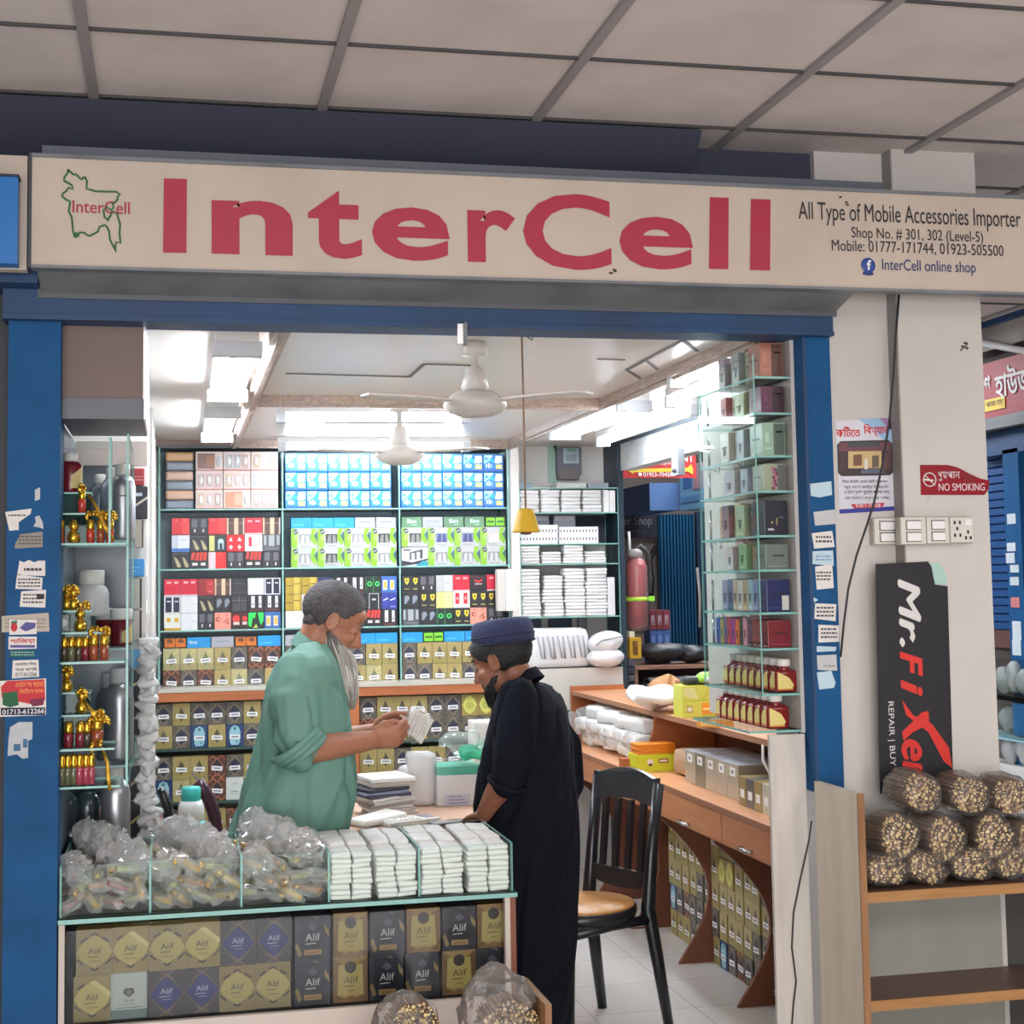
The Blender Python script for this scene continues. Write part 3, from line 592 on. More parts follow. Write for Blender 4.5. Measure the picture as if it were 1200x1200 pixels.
quadpaper('paper_sticker', 'white sticker with bold red Bengali word on the left blue post', 'sticker', [(10, 746), (43, 746), (43, 760), (10, 761)], YP, PAPER, 'stickers on the left blue post', [(12, 756, 41, 759, PUR)], extra=lambda m, yy: fit_text(m, 'সাজিয়া', 12, 747.5, 41, 755, RD, Y=yy, bold=.03))
quadpaper('paper_sticker', 'thin green printed strip under the red word sticker', 'sticker', [(11, 762), (41, 762), (41, 770), (11, 770)], YP, M((40, 96, 100), .8), 'stickers on the left blue post', scrib(13, 763, 40, 769, 2, M((150, 190, 180), .8)))
quadpaper('paper_sticker', 'white sticker with three dark Bengali lines above the red advert', 'sticker', [(15, 774), (45, 773), (46, 793), (14, 795)], YP, PAPER, 'stickers on the left blue post', extra=lambda m, yy: [fit_text(m, s, 18, 776+6*k, 43, 780.5+6*k, INK, Y=yy, bold=.02) for k, s in enumerate(('মোবাইল দিয়ে', 'ঘরে বসেই', '01713612266'))])
def advert(m, yy):
    m.poly([PY(x, y, yy) for x, y in ((1, 805), (8, 798), (52, 796), (53, 820), (40, 826), (2, 818))], RD)
    m.poly([PY(x, y, yy-.0004) for x, y in ((3, 812), (20, 810), (22, 826), (12, 829), (3, 826))], M((34, 96, 62), .7))
    m.poly([PY(x, y, yy-.0004) for x, y in ((34, 820), (52, 818), (51, 826), (38, 828))], M((120, 40, 70), .7))
    for k, s in enumerate(('এখানে সব ধরনের', 'ফিটিংস কাজ')): fit_text(m, s, 18+5*k, 799+7.5*k, 51, 805+7.5*k, M((240, 150, 90), .7), Y=yy-.0004, bold=.02)
    m.poly([PY(x, y, yy) for x, y in ((1, 829.5), (53, 829), (53, 838), (1, 838))], M((34, 36, 64), .7)); fit_text(m, '01713-612266', 3, 831, 52, 836.5, WHITE, Y=yy-.0004, bold=.02)
quadpaper('paper_sticker', 'red advert sticker with a phone number strip on the left blue post', 'sticker', [(0, 798), (54, 795), (54, 838), (0, 840)], YP, PAPER, 'stickers on the left blue post', extra=advert)
quadpaper('paper_sticker', 'peeled white remnant below the red advert on the left blue post', 'sticker', [(12, 852), (22, 846), (38, 846), (38, 866), (33, 868), (33, 888), (26, 889), (20, 884), (9, 886), (10, 866)], YP, M((186, 192, 196), .9, var=.2, scale=40), 'stickers on the left blue post', [(16, 872, 24, 880, M((70, 110, 150), .8)), (27, 866, 32, 876, M((70, 110, 150), .8))])
R = [('faded grey-blue scrap', [(949, 567), (974, 564), (975, 580), (960, 583), (950, 581)], PBL, []),
     ('plain white slip', [(953, 600), (978, 597), (979, 614), (955, 616)], PG, []),
     ('white slip with two printed lines', [(951, 625), (975, 622), (978, 641), (954, 643)], PAPER, scrib(956, 627, 975, 637, 2)),
     ('blue-tinted slip', [(952, 646), (976, 645), (977, 663), (952, 661)], PBL, scrib(956, 650, 974, 658, 2, M((120, 160, 190), .8))),
     ('crooked white slip with print', [(955, 664), (975, 661), (977, 689), (957, 691)], PAPER, scrib(957, 669, 974, 681, 3)),
     ('small torn corner', [(953, 700), (959, 703), (954, 706)], PBL, []),
     ('tilted white slip with dark print', [(955, 707), (980, 708), (979, 728), (954, 725)], PAPER, scrib(957, 710, 977, 724, 3)),
     ('square white slip with three dark lines', [(959, 732), (983, 733), (983, 752), (959, 753)], PAPER, scrib(962, 735, 981, 749, 3)),
     ('torn blue-white strip', [(957, 757), (980, 758), (979, 763), (957, 764)], PBL, []),
     ('pale slip with a faint corner mark', [(957, 768), (980, 767), (981, 786), (958, 785)], PG, scrib(965, 778, 979, 783, 1, M((150, 150, 150), .8))),
     ('peeled white remnant', [(957, 788), (974, 786), (979, 800), (977, 806), (960, 808)], PBL, [])]
for k, (d, pts, mt, mk) in enumerate(R): quadpaper('paper_sticker', d+' on the right blue post, '+ORD[k]+' from top', 'sticker', pts, YP, mt, 'stickers on the right blue post', mk)
# poster
YW = 4.31
def poster(m, yy):
    m.poly([PY(x, y, yy) for x, y in ((1005, 491), (1044, 490), (1045, 530), (1040, 520), (1020, 500))], M((150, 190, 222), .6)); m.poly([PY(x, y, yy) for x, y in ((1030, 490.5), (1044, 490), (1045, 505))], M((190, 150, 200), .6))
    m.poly([PY(x, y, yy) for x, y in ((983.5, 597), (1052, 593), (1052.5, 598), (984, 602))], M((52, 60, 150), .6))
    m.poly([PY(x, y, yy-.0003) for x, y in ((997, 591), (1037, 589), (1034, 594.5), (1001, 596))], M((190, 50, 70), .6))
    fit_text(m, 'কটিতে', 980, 500, 1008, 512, M((206, 44, 52), .6), Y=yy-.0004, bold=.03); fit_text(m, 'বিখ্যাত', 1012.5, 497, 1042, 511.5, M((206, 44, 52), .6), Y=yy-.0004, bold=.03)
    fr = [(985, 517), (1041, 515.5), (1046, 520), (1047, 553), (1043, 557), (986, 558), (982, 554), (981, 521)]
    m.poly([PY(x, y, yy-.0002) for x, y in fr], M((64, 52, 54), .5))
    for q_, (x0, y0, x1, y1, c) in enumerate(((983, 519, 1044, 529, (110, 70, 76)), (993, 518.5, 1031, 524, (70, 74, 84)), (994, 529, 1033, 549, (206, 178, 124)), (1000, 533, 1010, 546, (120, 84, 66)), (1013, 538, 1017, 552, (220, 214, 206)), (1022, 534, 1030, 548, (110, 96, 84)), (1009, 550, 1035, 555, (96, 104, 124)), (984, 532, 991, 552, (80, 56, 60)), (1034, 530, 1044, 550, (92, 66, 66)))):
        m.poly([PY(x, y, yy-.0003-.0001*q_) for x, y in ((x0, y0), (x1, y0-.6), (x1, y1-.6), (x0, y1))], M(c, .5))
    for k, s in enumerate(('বিয়ে বাড়ির খাবার কটি স্পেশাল', 'গরুর মাংস কাচ্চি বিরিয়ানি', 'এখানে সুলভ মূল্যে পাওয়া যায়', 'যোগাযোগ বসুন্ধরা শপিং')):
        fit_text(m, s, 987+k, 562+6.4*k, 1040+k, 567+6.4*k, INK, Y=yy-.0003, bold=.005)
    fit_text(m, '01817-776108', 1003, 590.5, 1032, 594.5, WHITE, Y=yy-.0006)
quadpaper('poster', 'pale poster with red Bengali heading and shop photo right of the blue post', 'poster', [(979, 493), (1044, 490), (1052, 598), (984, 602)], YW, M((214, 214, 224), .5), extra=poster)
# no smoking plate
YV = 4.25
def nosmoke(m, yy):
    c = PY(1089.5, 562, yy); m.tube([c+Vector((.0205*cos(a), 0, .0205*sin(a))) for a in [2*pi*k/24 for k in range(25)]], .0022, PAPER, 4); m.tube([PY(1083, 556, yy), PY(1096, 569, yy)], .0018, PAPER, 4)
    m.poly([PY(x, y, yy) for x, y in ((1083, 561), (1094, 562), (1094, 564), (1083, 563))], PAPER)
    fit_text(m, 'ধুমপান', 1099, 552, 1125, 564, M((210, 196, 196), .5), Y=yy-.0003, bold=.01); fit_text(m, 'নিষেধ', 1128, 554, 1142, 565, M((120, 60, 64), .5), Y=yy-.0003); fit_text(m, 'NO SMOKING', 1100, 566.5, 1154, 575, M((222, 206, 206), .5), Y=yy-.0003, bold=.015)
quadpaper('no_smoking_sign', 'curved dark red no smoking plate on the white pillar', 'sign', [(1078, 545), (1110, 545), (1122, 548), (1135, 555), (1148, 561), (1158.5, 563), (1158, 573), (1153, 580), (1079, 580)], YV, mat_dirty((150, 24, 42), (92, 20, 30), .6, 12, .3), extra=nosmoke, th=.004)
m = MB()
for k, (x, y) in enumerate(((1128, 406), (1133, 408), (1131, 402))): p = PY(x, y, YV); m.ell((p.x, YV, p.z), (.006, .003, .004), M((80, 76, 72), .8))
m.tube([PY(1125, 411, YV), PY(1131, 406, YV), PY(1134, 402, YV)], .0022, M((70, 70, 68), .7), 5); tag(m.build('bent_nail'), 'bent nail in chipped plaster high on the white pillar', 'nail')
# switches and socket
def plate(x0, y0, x1, y1, Y, label, kind):
    a, c = PY(x0, y1, Y), PY(x1, y0, Y); t = thing('switch_plate' if kind == 's' else 'power_socket', label, 'switch' if kind == 's' else 'socket', ((a.x+c.x)/2, Y, a.z), group='switches on the pillar' if kind == 's' else None)
    d = Y-.034; m = MB(); m.rbox(a.x, c.x, d+.006, Y, a.z, c.z, mat_dirty((190, 182, 168), (110, 100, 88), .5, 20), .003); m.build('mounting_box', t)
    m = MB(); m.rbox(a.x+.002, c.x-.002, d, d+.01, a.z+.002, c.z-.002, M((214, 210, 202), .4), .003); m.build('face_plate', t)
    w = c.x-a.x; h = c.z-a.z
    if kind == 's':
        for q in (0, 1):
            zz = a.z+h*(.1+.42*q); m = MB(); m.box(a.x+w*.2, c.x-w*.2, d-.001, d+.002, zz, zz+h*.36, M((120, 116, 110), .6)); m.rbox(a.x+w*.23, c.x-w*.23, d-.006, d+.002, zz+h*.03, zz+h*.32, WHITE, .002); m.build('rocker', t)
    else:
        m = MB()
        for q in ((.2, .78), (.42, .78), (.2, .3), (.42, .3), (.3, .55), (.65, .2), (.85, .2), (.75, .42)): m.box(a.x+w*q[0]-.003, a.x+w*q[0]+.003, d-.001, d+.002, a.z+h*q[1]-.005, a.z+h*q[1]+.005, BLACK)
        m.build('socket_holes', t); m = MB(); m.rbox(a.x+w*.62, c.x-w*.1, d-.005, d+.002, a.z+h*.66, a.z+h*.9, WHITE, .002); m.build('rocker', t)
plate(1019, 607, 1049, 639, 4.31, 'grubby double switch plate, first from the left above the black banner', 's')
plate(1050, 606, 1079, 639, 4.25, 'grubby double switch plate, middle of the three above the black banner', 's')
plate(1080, 606, 1106, 638, 4.25, 'grubby double switch plate, beside the power socket above the black banner', 's')
plate(1107.5, 606, 1134, 637, 4.25, 'white power socket plate at the end of the switch row', 'p')
# cable down the wall
m = MB(); m.tube([PY(x, y, 4.238) for x, y in ((1054, 340), (1050, 390), (1047, 440), (1042, 495), (1034, 545), (1024, 590), (1016, 615), (1004, 650), (994, 690), (989, 730), (985, 770))], .0034, M((40, 42, 46), .5), 6); tag(m.build('hanging_cable'), 'dark cable slanting down the wall across the poster to the blue post', 'cable')
# black vertical banner
P4 = 4.248
def banner(m, yy):
    def vt(body, x0, y0, x1, y1, mat, bold=0., shear=0.):
        """lettering read from top to bottom: its top edge faces right"""
        xc, yc = (x0+x1)/2, (y0+y1)/2; top, bot = PY(xc, y0, yy), PY(xc, y1, yy); l, r = PY(x0, yc, yy), PY(x1, yc, yy)
        m.text(body, (l.x, yy, top.z), (0, 0, -1), (1, 0, 0), top.z-bot.z, r.x-l.x, mat, bold, shear)
    RE = M((214, 52, 44), .5); WH = M((216, 214, 212), .5)
    vt('Mr.', 1054, 680, 1078, 756, WH, .09, .25); vt('F', 1055, 763, 1081, 793, RE, .03, .25); vt('i', 1056, 796, 1081, 816, RE, .03, .25); vt('er', 1058, 868, 1080, 915, RE, .1, .2)
    for q_, q in enumerate((((1057, 820), (1062, 838), (1088, 858), (1106, 892), (1116, 900), (1112, 876), (1092, 848), (1070, 838)), ((1080, 835), (1088, 833), (1089, 848), (1070, 858), (1059, 868), (1057, 858)))): m.poly([PY(x, y, yy-.0004*q_) for x, y in q], RE)
    vt('REPAIR | BUY', 1040, 822, 1048.5, 898, WH, 0.)
quadpaper('vertical_banner', 'black vertical banner with white and red lettering on the white pillar', 'banner', [(1026, 661), (1087, 658), (1091, 664), (1095, 685), (1110, 687), (1117, 930), (1031, 930)], P4, M((30, 30, 36), .55), extra=banner, th=.003)
m = MB(); m.prism([PY(x, y, 4.249) for x, y in ((1088, 660), (1100, 659), (1108, 672), (1110, 685), (1096, 684))], (0, -.001, 0), M((170, 206, 196), .7)); tag(m.build('tape_scrap'), 'pale green tape scrap at the top corner of the black banner', 'tape')
# ================================================================== boxes with printed fronts
def boxmb(w, h, d, col, decals=(), sidecol=None, rough=.4, metal=0., topcol=None):
    """a carton standing on z=0, its printed front at y=0 looking towards -y; decals in units of the front face"""
    m = MB(); base = M(col, rough, metal, .06); x0, x1 = -w/2+.0006, w/2-.0006; h -= .0006
    V = [(x0, 0, 0), (x1, 0, 0), (x1, d, 0), (x0, d, 0), (x0, 0, h), (x1, 0, h), (x1, d, h), (x0, d, h)]
    sm = M(sidecol, rough, metal, .06) if sidecol else base; tm = M(topcol, rough, metal, .06) if topcol else sm
    m.add(V, [(0, 1, 5, 4)], base); m.add(V, [(1, 2, 6, 5), (3, 0, 4, 7)], sm); m.add(V, [(4, 5, 6, 7)], tm); m.add(V, [(2, 3, 7, 6), (0, 3, 2, 1)], sm)
    lay = 0
    for dd in decals:
        lay += 1; y = -.0004-.0001*lay; k, c = dd[0], M(dd[1], .4, dd[2] if len(dd) > 3 and isinstance(dd[2], float) and k == 'rm' else 0., .05)
        U = lambda u, v: (x0+u*(x1-x0), y, v*h)
        if k == 'r': a, b, e, f = dd[2]; m.poly([U(a, b), U(e, b), U(e, f), U(a, f)], c)
        elif k == 'd': cx, cy, rx, ry = dd[2]; m.poly([U(cx-rx, cy), U(cx, cy-ry), U(cx+rx, cy), U(cx, cy+ry)], c)
        elif k == 'c': cx, cy, r = dd[2]; q = r*w/h; m.poly([U(cx+r*cos(2*pi*i/14), cy+q*sin(2*pi*i/14)) for i in range(14)], c)
        elif k == 'p': m.poly([U(*p) for p in dd[2]], c)
        elif k == 'l':   # line
            (a, b), (e, f), t = dd[2]; A, B = Vector(U(a, b)), Vector(U(e, f)); n = (B-A).cross(Vector((0, 1, 0))).normalized()*t*w/2
            m.poly([A-n, B-n, B+n, A+n], c)
        elif k == 't': body, a, b, e, f, bold = dd[2]; o = U(a, b); m.text(body, o, (1, 0, 0), (0, 0, 1), (e-a)*(x1-x0), (f-b)*h, c, bold)
    return m
def stickermb(w, h, tilt=0., u=.5, v=.42, ww=.62, hh=.2):
    m = MB(); cx, cz = (u-.5)*w, v*h; R = Matrix.Rotation(tilt, 4, 'Y'); y = -.0021
    def q(a, b, c, d, yy, mat): m.poly([Vector((cx, yy, cz))+(R @ Vector((x*w, 0, z*h))) for x, z in ((a, b), (c, b), (c, d), (a, d))], mat)
    q(-ww/2, -hh/2, ww/2, hh/2, y, WHITE); q(-ww*.33, -hh*.12, ww*.33, hh*.14, y-.0003, M((120, 116, 126), .7)); return m
GC = (160, 146, 86)
def alif(kind):
    """the fronts of the perfume cartons in the counter"""
    gold = (170, 154, 84); lt = (196, 180, 98); dk = (48, 44, 40); nb = (44, 56, 112); gd = (150, 132, 76)
    if kind == 'gold': return boxmb(.098, .122, .06, (138, 120, 76), [('r', (156, 138, 88), (0, 0, 1, .5)), ('p', (196, 180, 104), [(.02, .5), (.14, .34), (.38, .2), (.5, .14), (.62, .2), (.86, .34), (.98, .5), (.86, .68), (.62, .82), (.5, .88), (.38, .82), (.14, .68)]), ('l', dk, ((.12, .73), (.3, .82), .05)), ('l', dk, ((.4, .86), (.5, .91), .05)), ('l', dk, ((.5, .91), (.6, .86), .05)), ('l', dk, ((.7, .82), (.88, .73), .05)), ('l', dk, ((.02, .36), (.2, .24), .04)), ('l', dk, ((.8, .24), (.98, .36), .04)), ('l', dk, ((.4, .16), (.5, .11), .05)), ('l', dk, ((.5, .11), (.6, .16), .05)), ('t', dk, ('Alif', .32, .47, .68, .6, 0.)), ('l', dk, ((.3, .4), (.6, .41), .02)), ('r', gd, (.36, .3, .66, .32))], gd, .35, .25)
    if kind == 'ribbon': return boxmb(.098, .122, .06, (142, 124, 74), [('p', (204, 188, 106), [(.02, .5), (.14, .34), (.38, .2), (.5, .14), (.62, .2), (.86, .34), (.98, .5), (.86, .68), (.62, .82), (.5, .88), (.38, .82), (.14, .68)]), ('p', (226, 216, 140), [(.42, .86), (.58, .9), (1, .62), (.98, .52)]), ('l', dk, ((.12, .73), (.3, .82), .05)), ('l', dk, ((.02, .36), (.2, .24), .04)), ('l', dk, ((.8, .24), (.98, .36), .04)), ('l', dk, ((.4, .16), (.5, .11), .05)), ('l', dk, ((.5, .11), (.6, .16), .05)), ('t', dk, ('Alif', .32, .47, .68, .6, 0.)), ('l', dk, ((.3, .4), (.6, .41), .02)), ('r', gd, (.36, .3, .66, .32))], gd, .35, .25)
    if kind == 'blue': return boxmb(.098, .122, .06, (70, 64, 62), [('d', (118, 104, 84), (.5, .5, .5, .5)), ('d', (70, 64, 62), (.5, .5, .47, .47)), ('l', (140, 122, 96), ((.3, 1), (.72, .78), .03)), ('l', (140, 122, 96), ((.7, 1), (.28, .78), .03)), ('l', (140, 122, 96), ((.3, 0), (.72, .22), .03)), ('l', (140, 122, 96), ((.7, 0), (.28, .22), .03)), ('d', nb, (.5, .5, .46, .38)), ('t', (206, 208, 222), ('Alif', .33, .49, .67, .61, 0.)), ('l', (206, 208, 222), ((.3, .43), (.6, .44), .02)), ('r', (150, 154, 180), (.38, .36, .64, .38))], (54, 48, 46))
    if kind == 'black': return boxmb(.098, .122, .06, (46, 46, 54), [('r', (30, 31, 38), (.14, .04, .86, .94)), ('p', (152, 128, 78), [(.0, .34), (.08, .4), (.2, .14), (.1, .08)]), ('p', (168, 142, 88), [(.84, .8), (.98, .64), (.98, .5), (.86, .62)]), ('p', (120, 112, 100), [(.48, 1), (.66, .92), (.7, .96), (.56, 1)]), ('p', (92, 94, 108), [(.36, .74), (.5, .86), (.66, .74), (.52, .66)]), ('t', (226, 222, 214), ('Alif', .3, .44, .72, .6, 0.)), ('l', (226, 222, 214), ((.3, .37), (.6, .38), .025)), ('r', (176, 138, 84), (.26, .12, .76, .24)), ('r', (120, 90, 56), (.34, .16, .68, .18))], (34, 34, 40))
    if kind == 'shirt': return boxmb(.098, .122, .06, (120, 92, 50), [('p', (168, 134, 74), [(0, 1), (1, 1), (.72, .84), (.28, .84)]), ('p', (196, 176, 98), [(.12, .16), (.88, .16), (.84, .84), (.68, .84), (.56, .7), (.44, .7), (.32, .84), (.16, .84)]), ('c', (62, 54, 42), (.5, .78, .17)), ('t', (92, 76, 48), ('Alif', .3, .42, .72, .57, 0.)), ('l', (92, 76, 48), ((.3, .35), (.62, .36), .025)), ('p', (190, 158, 92), [(.12, .16), (.5, .02), (.88, .16)]), ('p', (150, 112, 62), [(0, 0), (.5, .14), (1, 0), (.5, -.0)]), ('r', (140, 116, 66), (.4, .24, .62, .26))], (92, 70, 40), .35, .25)
    return boxmb(.098, .122, .06, (196, 206, 186), [('r', (120, 140, 130), (0, 0, 1, .2)), ('p', (204, 212, 196), [(.06, .3), (.14, .2), (.86, .2), (.94, .3), (.94, .98), (.06, .98)]), ('p', (84, 82, 76), [(.34, .56), (.5, .46), (.66, .56), (.62, .66), (.38, .66)]), ('c', (150, 140, 110), (.5, .57, .07)), ('t', (110, 116, 106), ('Alif', .36, .36, .66, .42, 0)), ('l', (80, 110, 100), ((.14, .24), (.86, .24), .02)), ('l', (110, 116, 106), ((.34, .31), (.66, .31), .012))], (150, 160, 146))
# ------------------------------------------------------------------ glass counter at the front
CY0, CY1 = 4.32, 4.76
cx0, cx1 = -.296, PY(605, 1100, CY0).x; zs = .702
ct = thing('display_counter', 'low front display counter with glass trays on top and perfume cartons behind its pane', 'counter', ((cx0+cx1)/2, 4.54, 0))
REDW = mat_wood((134, 78, 56), (112, 62, 44), 3, (10, 10, 1)); OFFW = mat_dirty((208, 198, 188), (150, 138, 128), .3, 3)
xw0, xw1 = PY(592, 1100, CY0).x, PY(598, 1100, CY0).x; xl = PY(68.5, 1120, CY0).x; xl2 = PY(75.5, 1120, CY0).x
m = MB(); m.box(xw1, cx1, CY0, CY1, 0, zs-.004, REDW); m.build('side_panel', ct)
m = MB(); m.box(cx0, xl, CY0, CY1, 0, zs-.004, REDW); m.build('side_panel', ct)
m = MB(); m.box(xw0, xw1, CY0-.004, CY0+.02, .0, zs-.004, OFFW); m.build('edge_strip', ct); m = MB(); m.box(xl, xl2, CY0-.004, CY0+.02, .0, zs-.004, OFFW); m.build('edge_strip', ct)
m = MB(); m.box(xl2, xw0, CY0-.004, CY0+.014, 0, .426, OFFW); m.build('base_board', ct)
m = MB(); m.box(xl, xw1, CY0+.014, CY1, .41, .426, M((40, 38, 42), .6)); m.build('bottom_board', ct)
m = MB(); m.box(xl, xw1, CY1-.12, CY1, .426, zs-.004, M((38, 36, 42), .6)); m.build('back_panel', ct)
m = MB(); m.box(xl, xw1, CY0+.018, CY0+.03, .426, zs-.03, mat_glass((238, 240, 242), .5)); m.build('front_pane', ct)
m = MB(); m.box(cx0-.002, cx1+.003, CY0-.012, CY1+.002, zs-.004, zs+.008, GLASS, EDGE, 2); m.build('glass_top', ct)
KA = {k: Kind('perfume_carton', 'perfume box', alif(k)) for k in ('gold', 'ribbon', 'blue', 'black', 'shirt', 'white')}
KN = {'gold': 'gold hexagon perfume carton', 'ribbon': 'gold carton with light ribbon corner', 'blue': 'perfume carton with navy diamond', 'black': 'black carton with gold label', 'shirt': 'bronze carton with shirt-shaped panel', 'white': 'pale green-white perfume carton'}
r1 = [(91, 'gold'), (133, 'ribbon'), (176, 'gold'), (217, 'ribbon'), (259, 'blue'), (301, 'blue'), (346, 'black'), (391, 'shirt'), (434, 'black'), (476.5, 'shirt'), (518, 'black'), (559, 'shirt')]
r2 = [(88, 'ribbon'), (131, 'white'), (175, 'blue'), (217, 'blue'), (258, 'gold'), (300, 'gold'), (346, 'black'), (391, 'shirt'), (433, 'black'), (475, 'black'), (518, 'shirt'), (557, 'black')]
for row, (lst, z, rn) in enumerate(((r1, .5485, 'upper'), (r2, .4265, 'lower'))):
    for i, (x, k) in enumerate(lst):
        X = PY(x+20, 1110 if row == 0 else 1165, CY0+.05).x
        KA[k].spawn((X, CY0+.045+.006*(i % 2), z), f'{KN[k]}, {ORD[i]} from left, {rn} row behind the counter pane', group='perfume cartons in the front counter')
# the long divided glass tray
zt0, zt1 = zs+.008, .846
xs = [PY(x, 1020, 4.335).x for x in (71, 176, 283, 385.5, 491.5, 600)]
tr = thing('glass_tray', 'long glass tray with five compartments on top of the front counter', 'tray', ((xs[0]+xs[-1])/2, 4.54, zt0))
m = MB(); m.box(xs[0], xs[-1], 4.333, 4.338, zt0, zt1, GLASS, EDGE, 1); m.build('front_pane', tr)
m = MB(); m.box(xs[0], xs[-1], 4.745, 4.75, zt0, zt1+.004, GLASS, EDGE, 1); m.build('back_pane', tr)
for i, x in enumerate(xs):
    m = MB(); m.box(x-.0028, x+.0028, 4.338, 4.745, zt0, zt1, GLASS, EDGE, 0); m.build('end_pane' if i in (0, 5) else 'divider', tr)
# wrapped bottles of scent, heaped in the three left compartments
CLEAR = mat_glass((254, 254, 254), .4, .1, .12, .3, 34, (254, 252, 250)); CLEAR2 = mat_glass((255, 255, 255), .6, .22, .12, 0, 60, (255, 254, 252))
def wrapped(col, cap, seed):
    b = MB(); b.lathe([(.002, -.04), (.0085, -.038), (.009, .022), (.004, .026)], M(col, .15, spec=.7), n=10); c = MB(); c.lathe([(.0095, .022), (.01, .04), (.008, .044), (.002, .045)], cap, n=10)
    w = MB(); w.ell((0, 0, .005), (.02, .02, .054), CLEAR2, nu=10, nv=8, smooth=False); w.jitter(.016, 60, seed); return Kind('wrapped_bottle', 'perfume bottle', b, [('cap', c), ('clear_wrapper', w)])
KW = [('red', wrapped((140, 50, 54), GOLD, 1)), ('amber', wrapped((166, 112, 60), GOLD, 2)), ('olive', wrapped((136, 134, 70), GOLD, 3)), ('golden', wrapped((196, 160, 74), GOLD, 4)), ('pale green', wrapped((170, 186, 110), GOLD, 5)), ('dark', wrapped((72, 66, 46), GOLD, 6))]
comp = ['leftmost compartment', 'second compartment', 'third compartment']
for c in range(3):
    a, e = xs[c]+.03, xs[c+1]-.03; mix = ([0, 1, 4, 2, 0, 3], [3, 3, 1, 4, 3, 2], [3, 5, 2, 3, 5, 1])[c]; cnt = {}
    spots = []
    for lay in range(3):
        for yy in range(4-(lay == 2)):
            for xx in range(4-(lay == 2)): spots.append((a+(e-a)*(xx+.5*(lay % 2))/(3.5 if lay < 2 else 2.6), 4.37+.105*(yy+.3*(lay == 2)), zt0+.03+.038*lay+random.uniform(-.004, .008)+(.012*yy/3 if lay == 2 else 0)))
    for i, sp in enumerate(spots):
        nm, k = KW[mix[(i*5+c) % 6]]; cnt[nm] = cnt.get(nm, 0)+1
        k.spawn(sp, f'small {nm} perfume bottle with gold cap, heaped in clear wrappers in the {comp[c]}', rot=(random.uniform(.9, 2.2), random.uniform(-.9, .9), random.uniform(0, 6.28)), group=f'{nm} wrapped bottles, {comp[c]}')
    for i in range(13):   # loose clear bags over the heap
        m = MB(); m.ell((0, 0, 0), (.056, .046, .034), CLEAR2, Euler((random.uniform(-.6, .6), random.uniform(-.6, .6), random.random()*3)), 26, 17, False); m.jitter(.03, 26, 60+i+c*11); m.jitter(.017, 75, i)
        X = a+.01+(e-a-.02)*((i*.618) % 1); Y = 4.4+.3*((i*.39) % 1); m.v = [v+Vector((X, Y, zt0+.115+.045*(Y-4.4)/.3+.012*(i % 2))) for v in m.v]
        tag(m.build('clear_bag'), f'crumpled clear plastic bag on top of the wrapped bottles in the {comp[c]}', 'plastic bag', f'clear bags over the {comp[c]}')
# white packets
def packetmb(w, d, h, seed, halves=2, layers=3, col=(236, 234, 230)):
    rnd = random.Random(seed); m = MB(); mat = M(col, .42, var=.03); g = .0015
    for q in range(halves):
        x0 = -w/2+w/halves*q+g; x1 = -w/2+w/halves*(q+1)-g; z = 0
        for l in range(layers):
            t = h/layers*(1+rnd.uniform(-.12, .12)) if l < layers-1 else h-z
            o = rnd.uniform(-.0025, .0025); m.rbox(x0+o, x1+o*.5, -d/2+rnd.uniform(-.003, .003), d/2, z, z+t, mat, t*.42, True); z += t
    m.jitter(.005, 34, seed); return m
KP = [Kind('white_packet', 'packet', packetmb(.122, .125, .043, s)) for s in range(4)]
for c in (3, 4):
    a, e = xs[c], xs[c+1]; cn = 'fourth compartment' if c == 3 else 'rightmost compartment'
    for d in range(3):
        for q in range(2):
            for l in range(3):
                zz = zt0+.0005+.0432*l+(0 if d == 0 else .003*l)
                KP[(d+q*2+l+c) % 4].spawn((a+(e-a)*(q+.5)/2+random.uniform(-.0015, .0015), 4.405+.131*d+random.uniform(-.004, .004), zz), f'white tied packet in the {cn}, {("front","middle","back")[d]} stack on the {("left","right")[q]}, {("bottom","middle","top")[l]} layer', group='white packets in the glass tray', rz=random.uniform(-.02, .02), scale=((e-a)/2/.1265*.97, 1, 1))
# ------------------------------------------------------------------ cabinet right of the opening with bags of twigs
xa = 1.857; zt = .985
cab = thing('shelf_cabinet', 'off-white side panelled shelf cabinet with wood edges in front of the pillar', 'cabinet', (2.4, 4.12, 0))
EDW = mat_wood((158, 116, 78), (132, 92, 60), 4, (10, 10, 1)); EDX = mat_wood((176, 130, 80), (150, 106, 62), 4, (1, 10, 10))
PANW = mat_dirty((206, 194, 176), (170, 152, 132), .4, 2.5, .5, (6, 6, 1))
m = MB(); m.box(xa, xa+.018, 4.0, 4.29, 0, zt, PANW); m.build('side_panel', cab)
m = MB(); m.box(xa-.001, xa+.019, 3.994, 4.0, 0, zt+.001, EDW); m.build('edge_band', cab)
z1 = PY(1100, 1041, 4.0).z; zb2 = PY(1100, 1167, 4.0).z
DKW = mat_wood((104, 80, 70), (88, 66, 58), 3, (1, 8, 8))
for z in (z1, zb2, .16):
    m = MB(); m.box(xa+.018, 3.3, 4.0, 4.24, z-.026, z, DKW); m.box(xa+.018, 3.3, 3.995, 4.0, z-.027, z+.001, EDX); m.build('shelf', cab)
m = MB(); m.box(xa+.018, 2.42, 4.24, 4.248, 0, z1-.03, M((150, 150, 140), .7, var=.12)); m.build('back_panel', cab)
m = MB(); m.box(2.42, 3.3, 4.262, 4.27, 0, z1-.03, M((74, 72, 70), .7)); m.build('back_panel', cab)  # dark sheet added beyond the panel's end to fill the dark interior
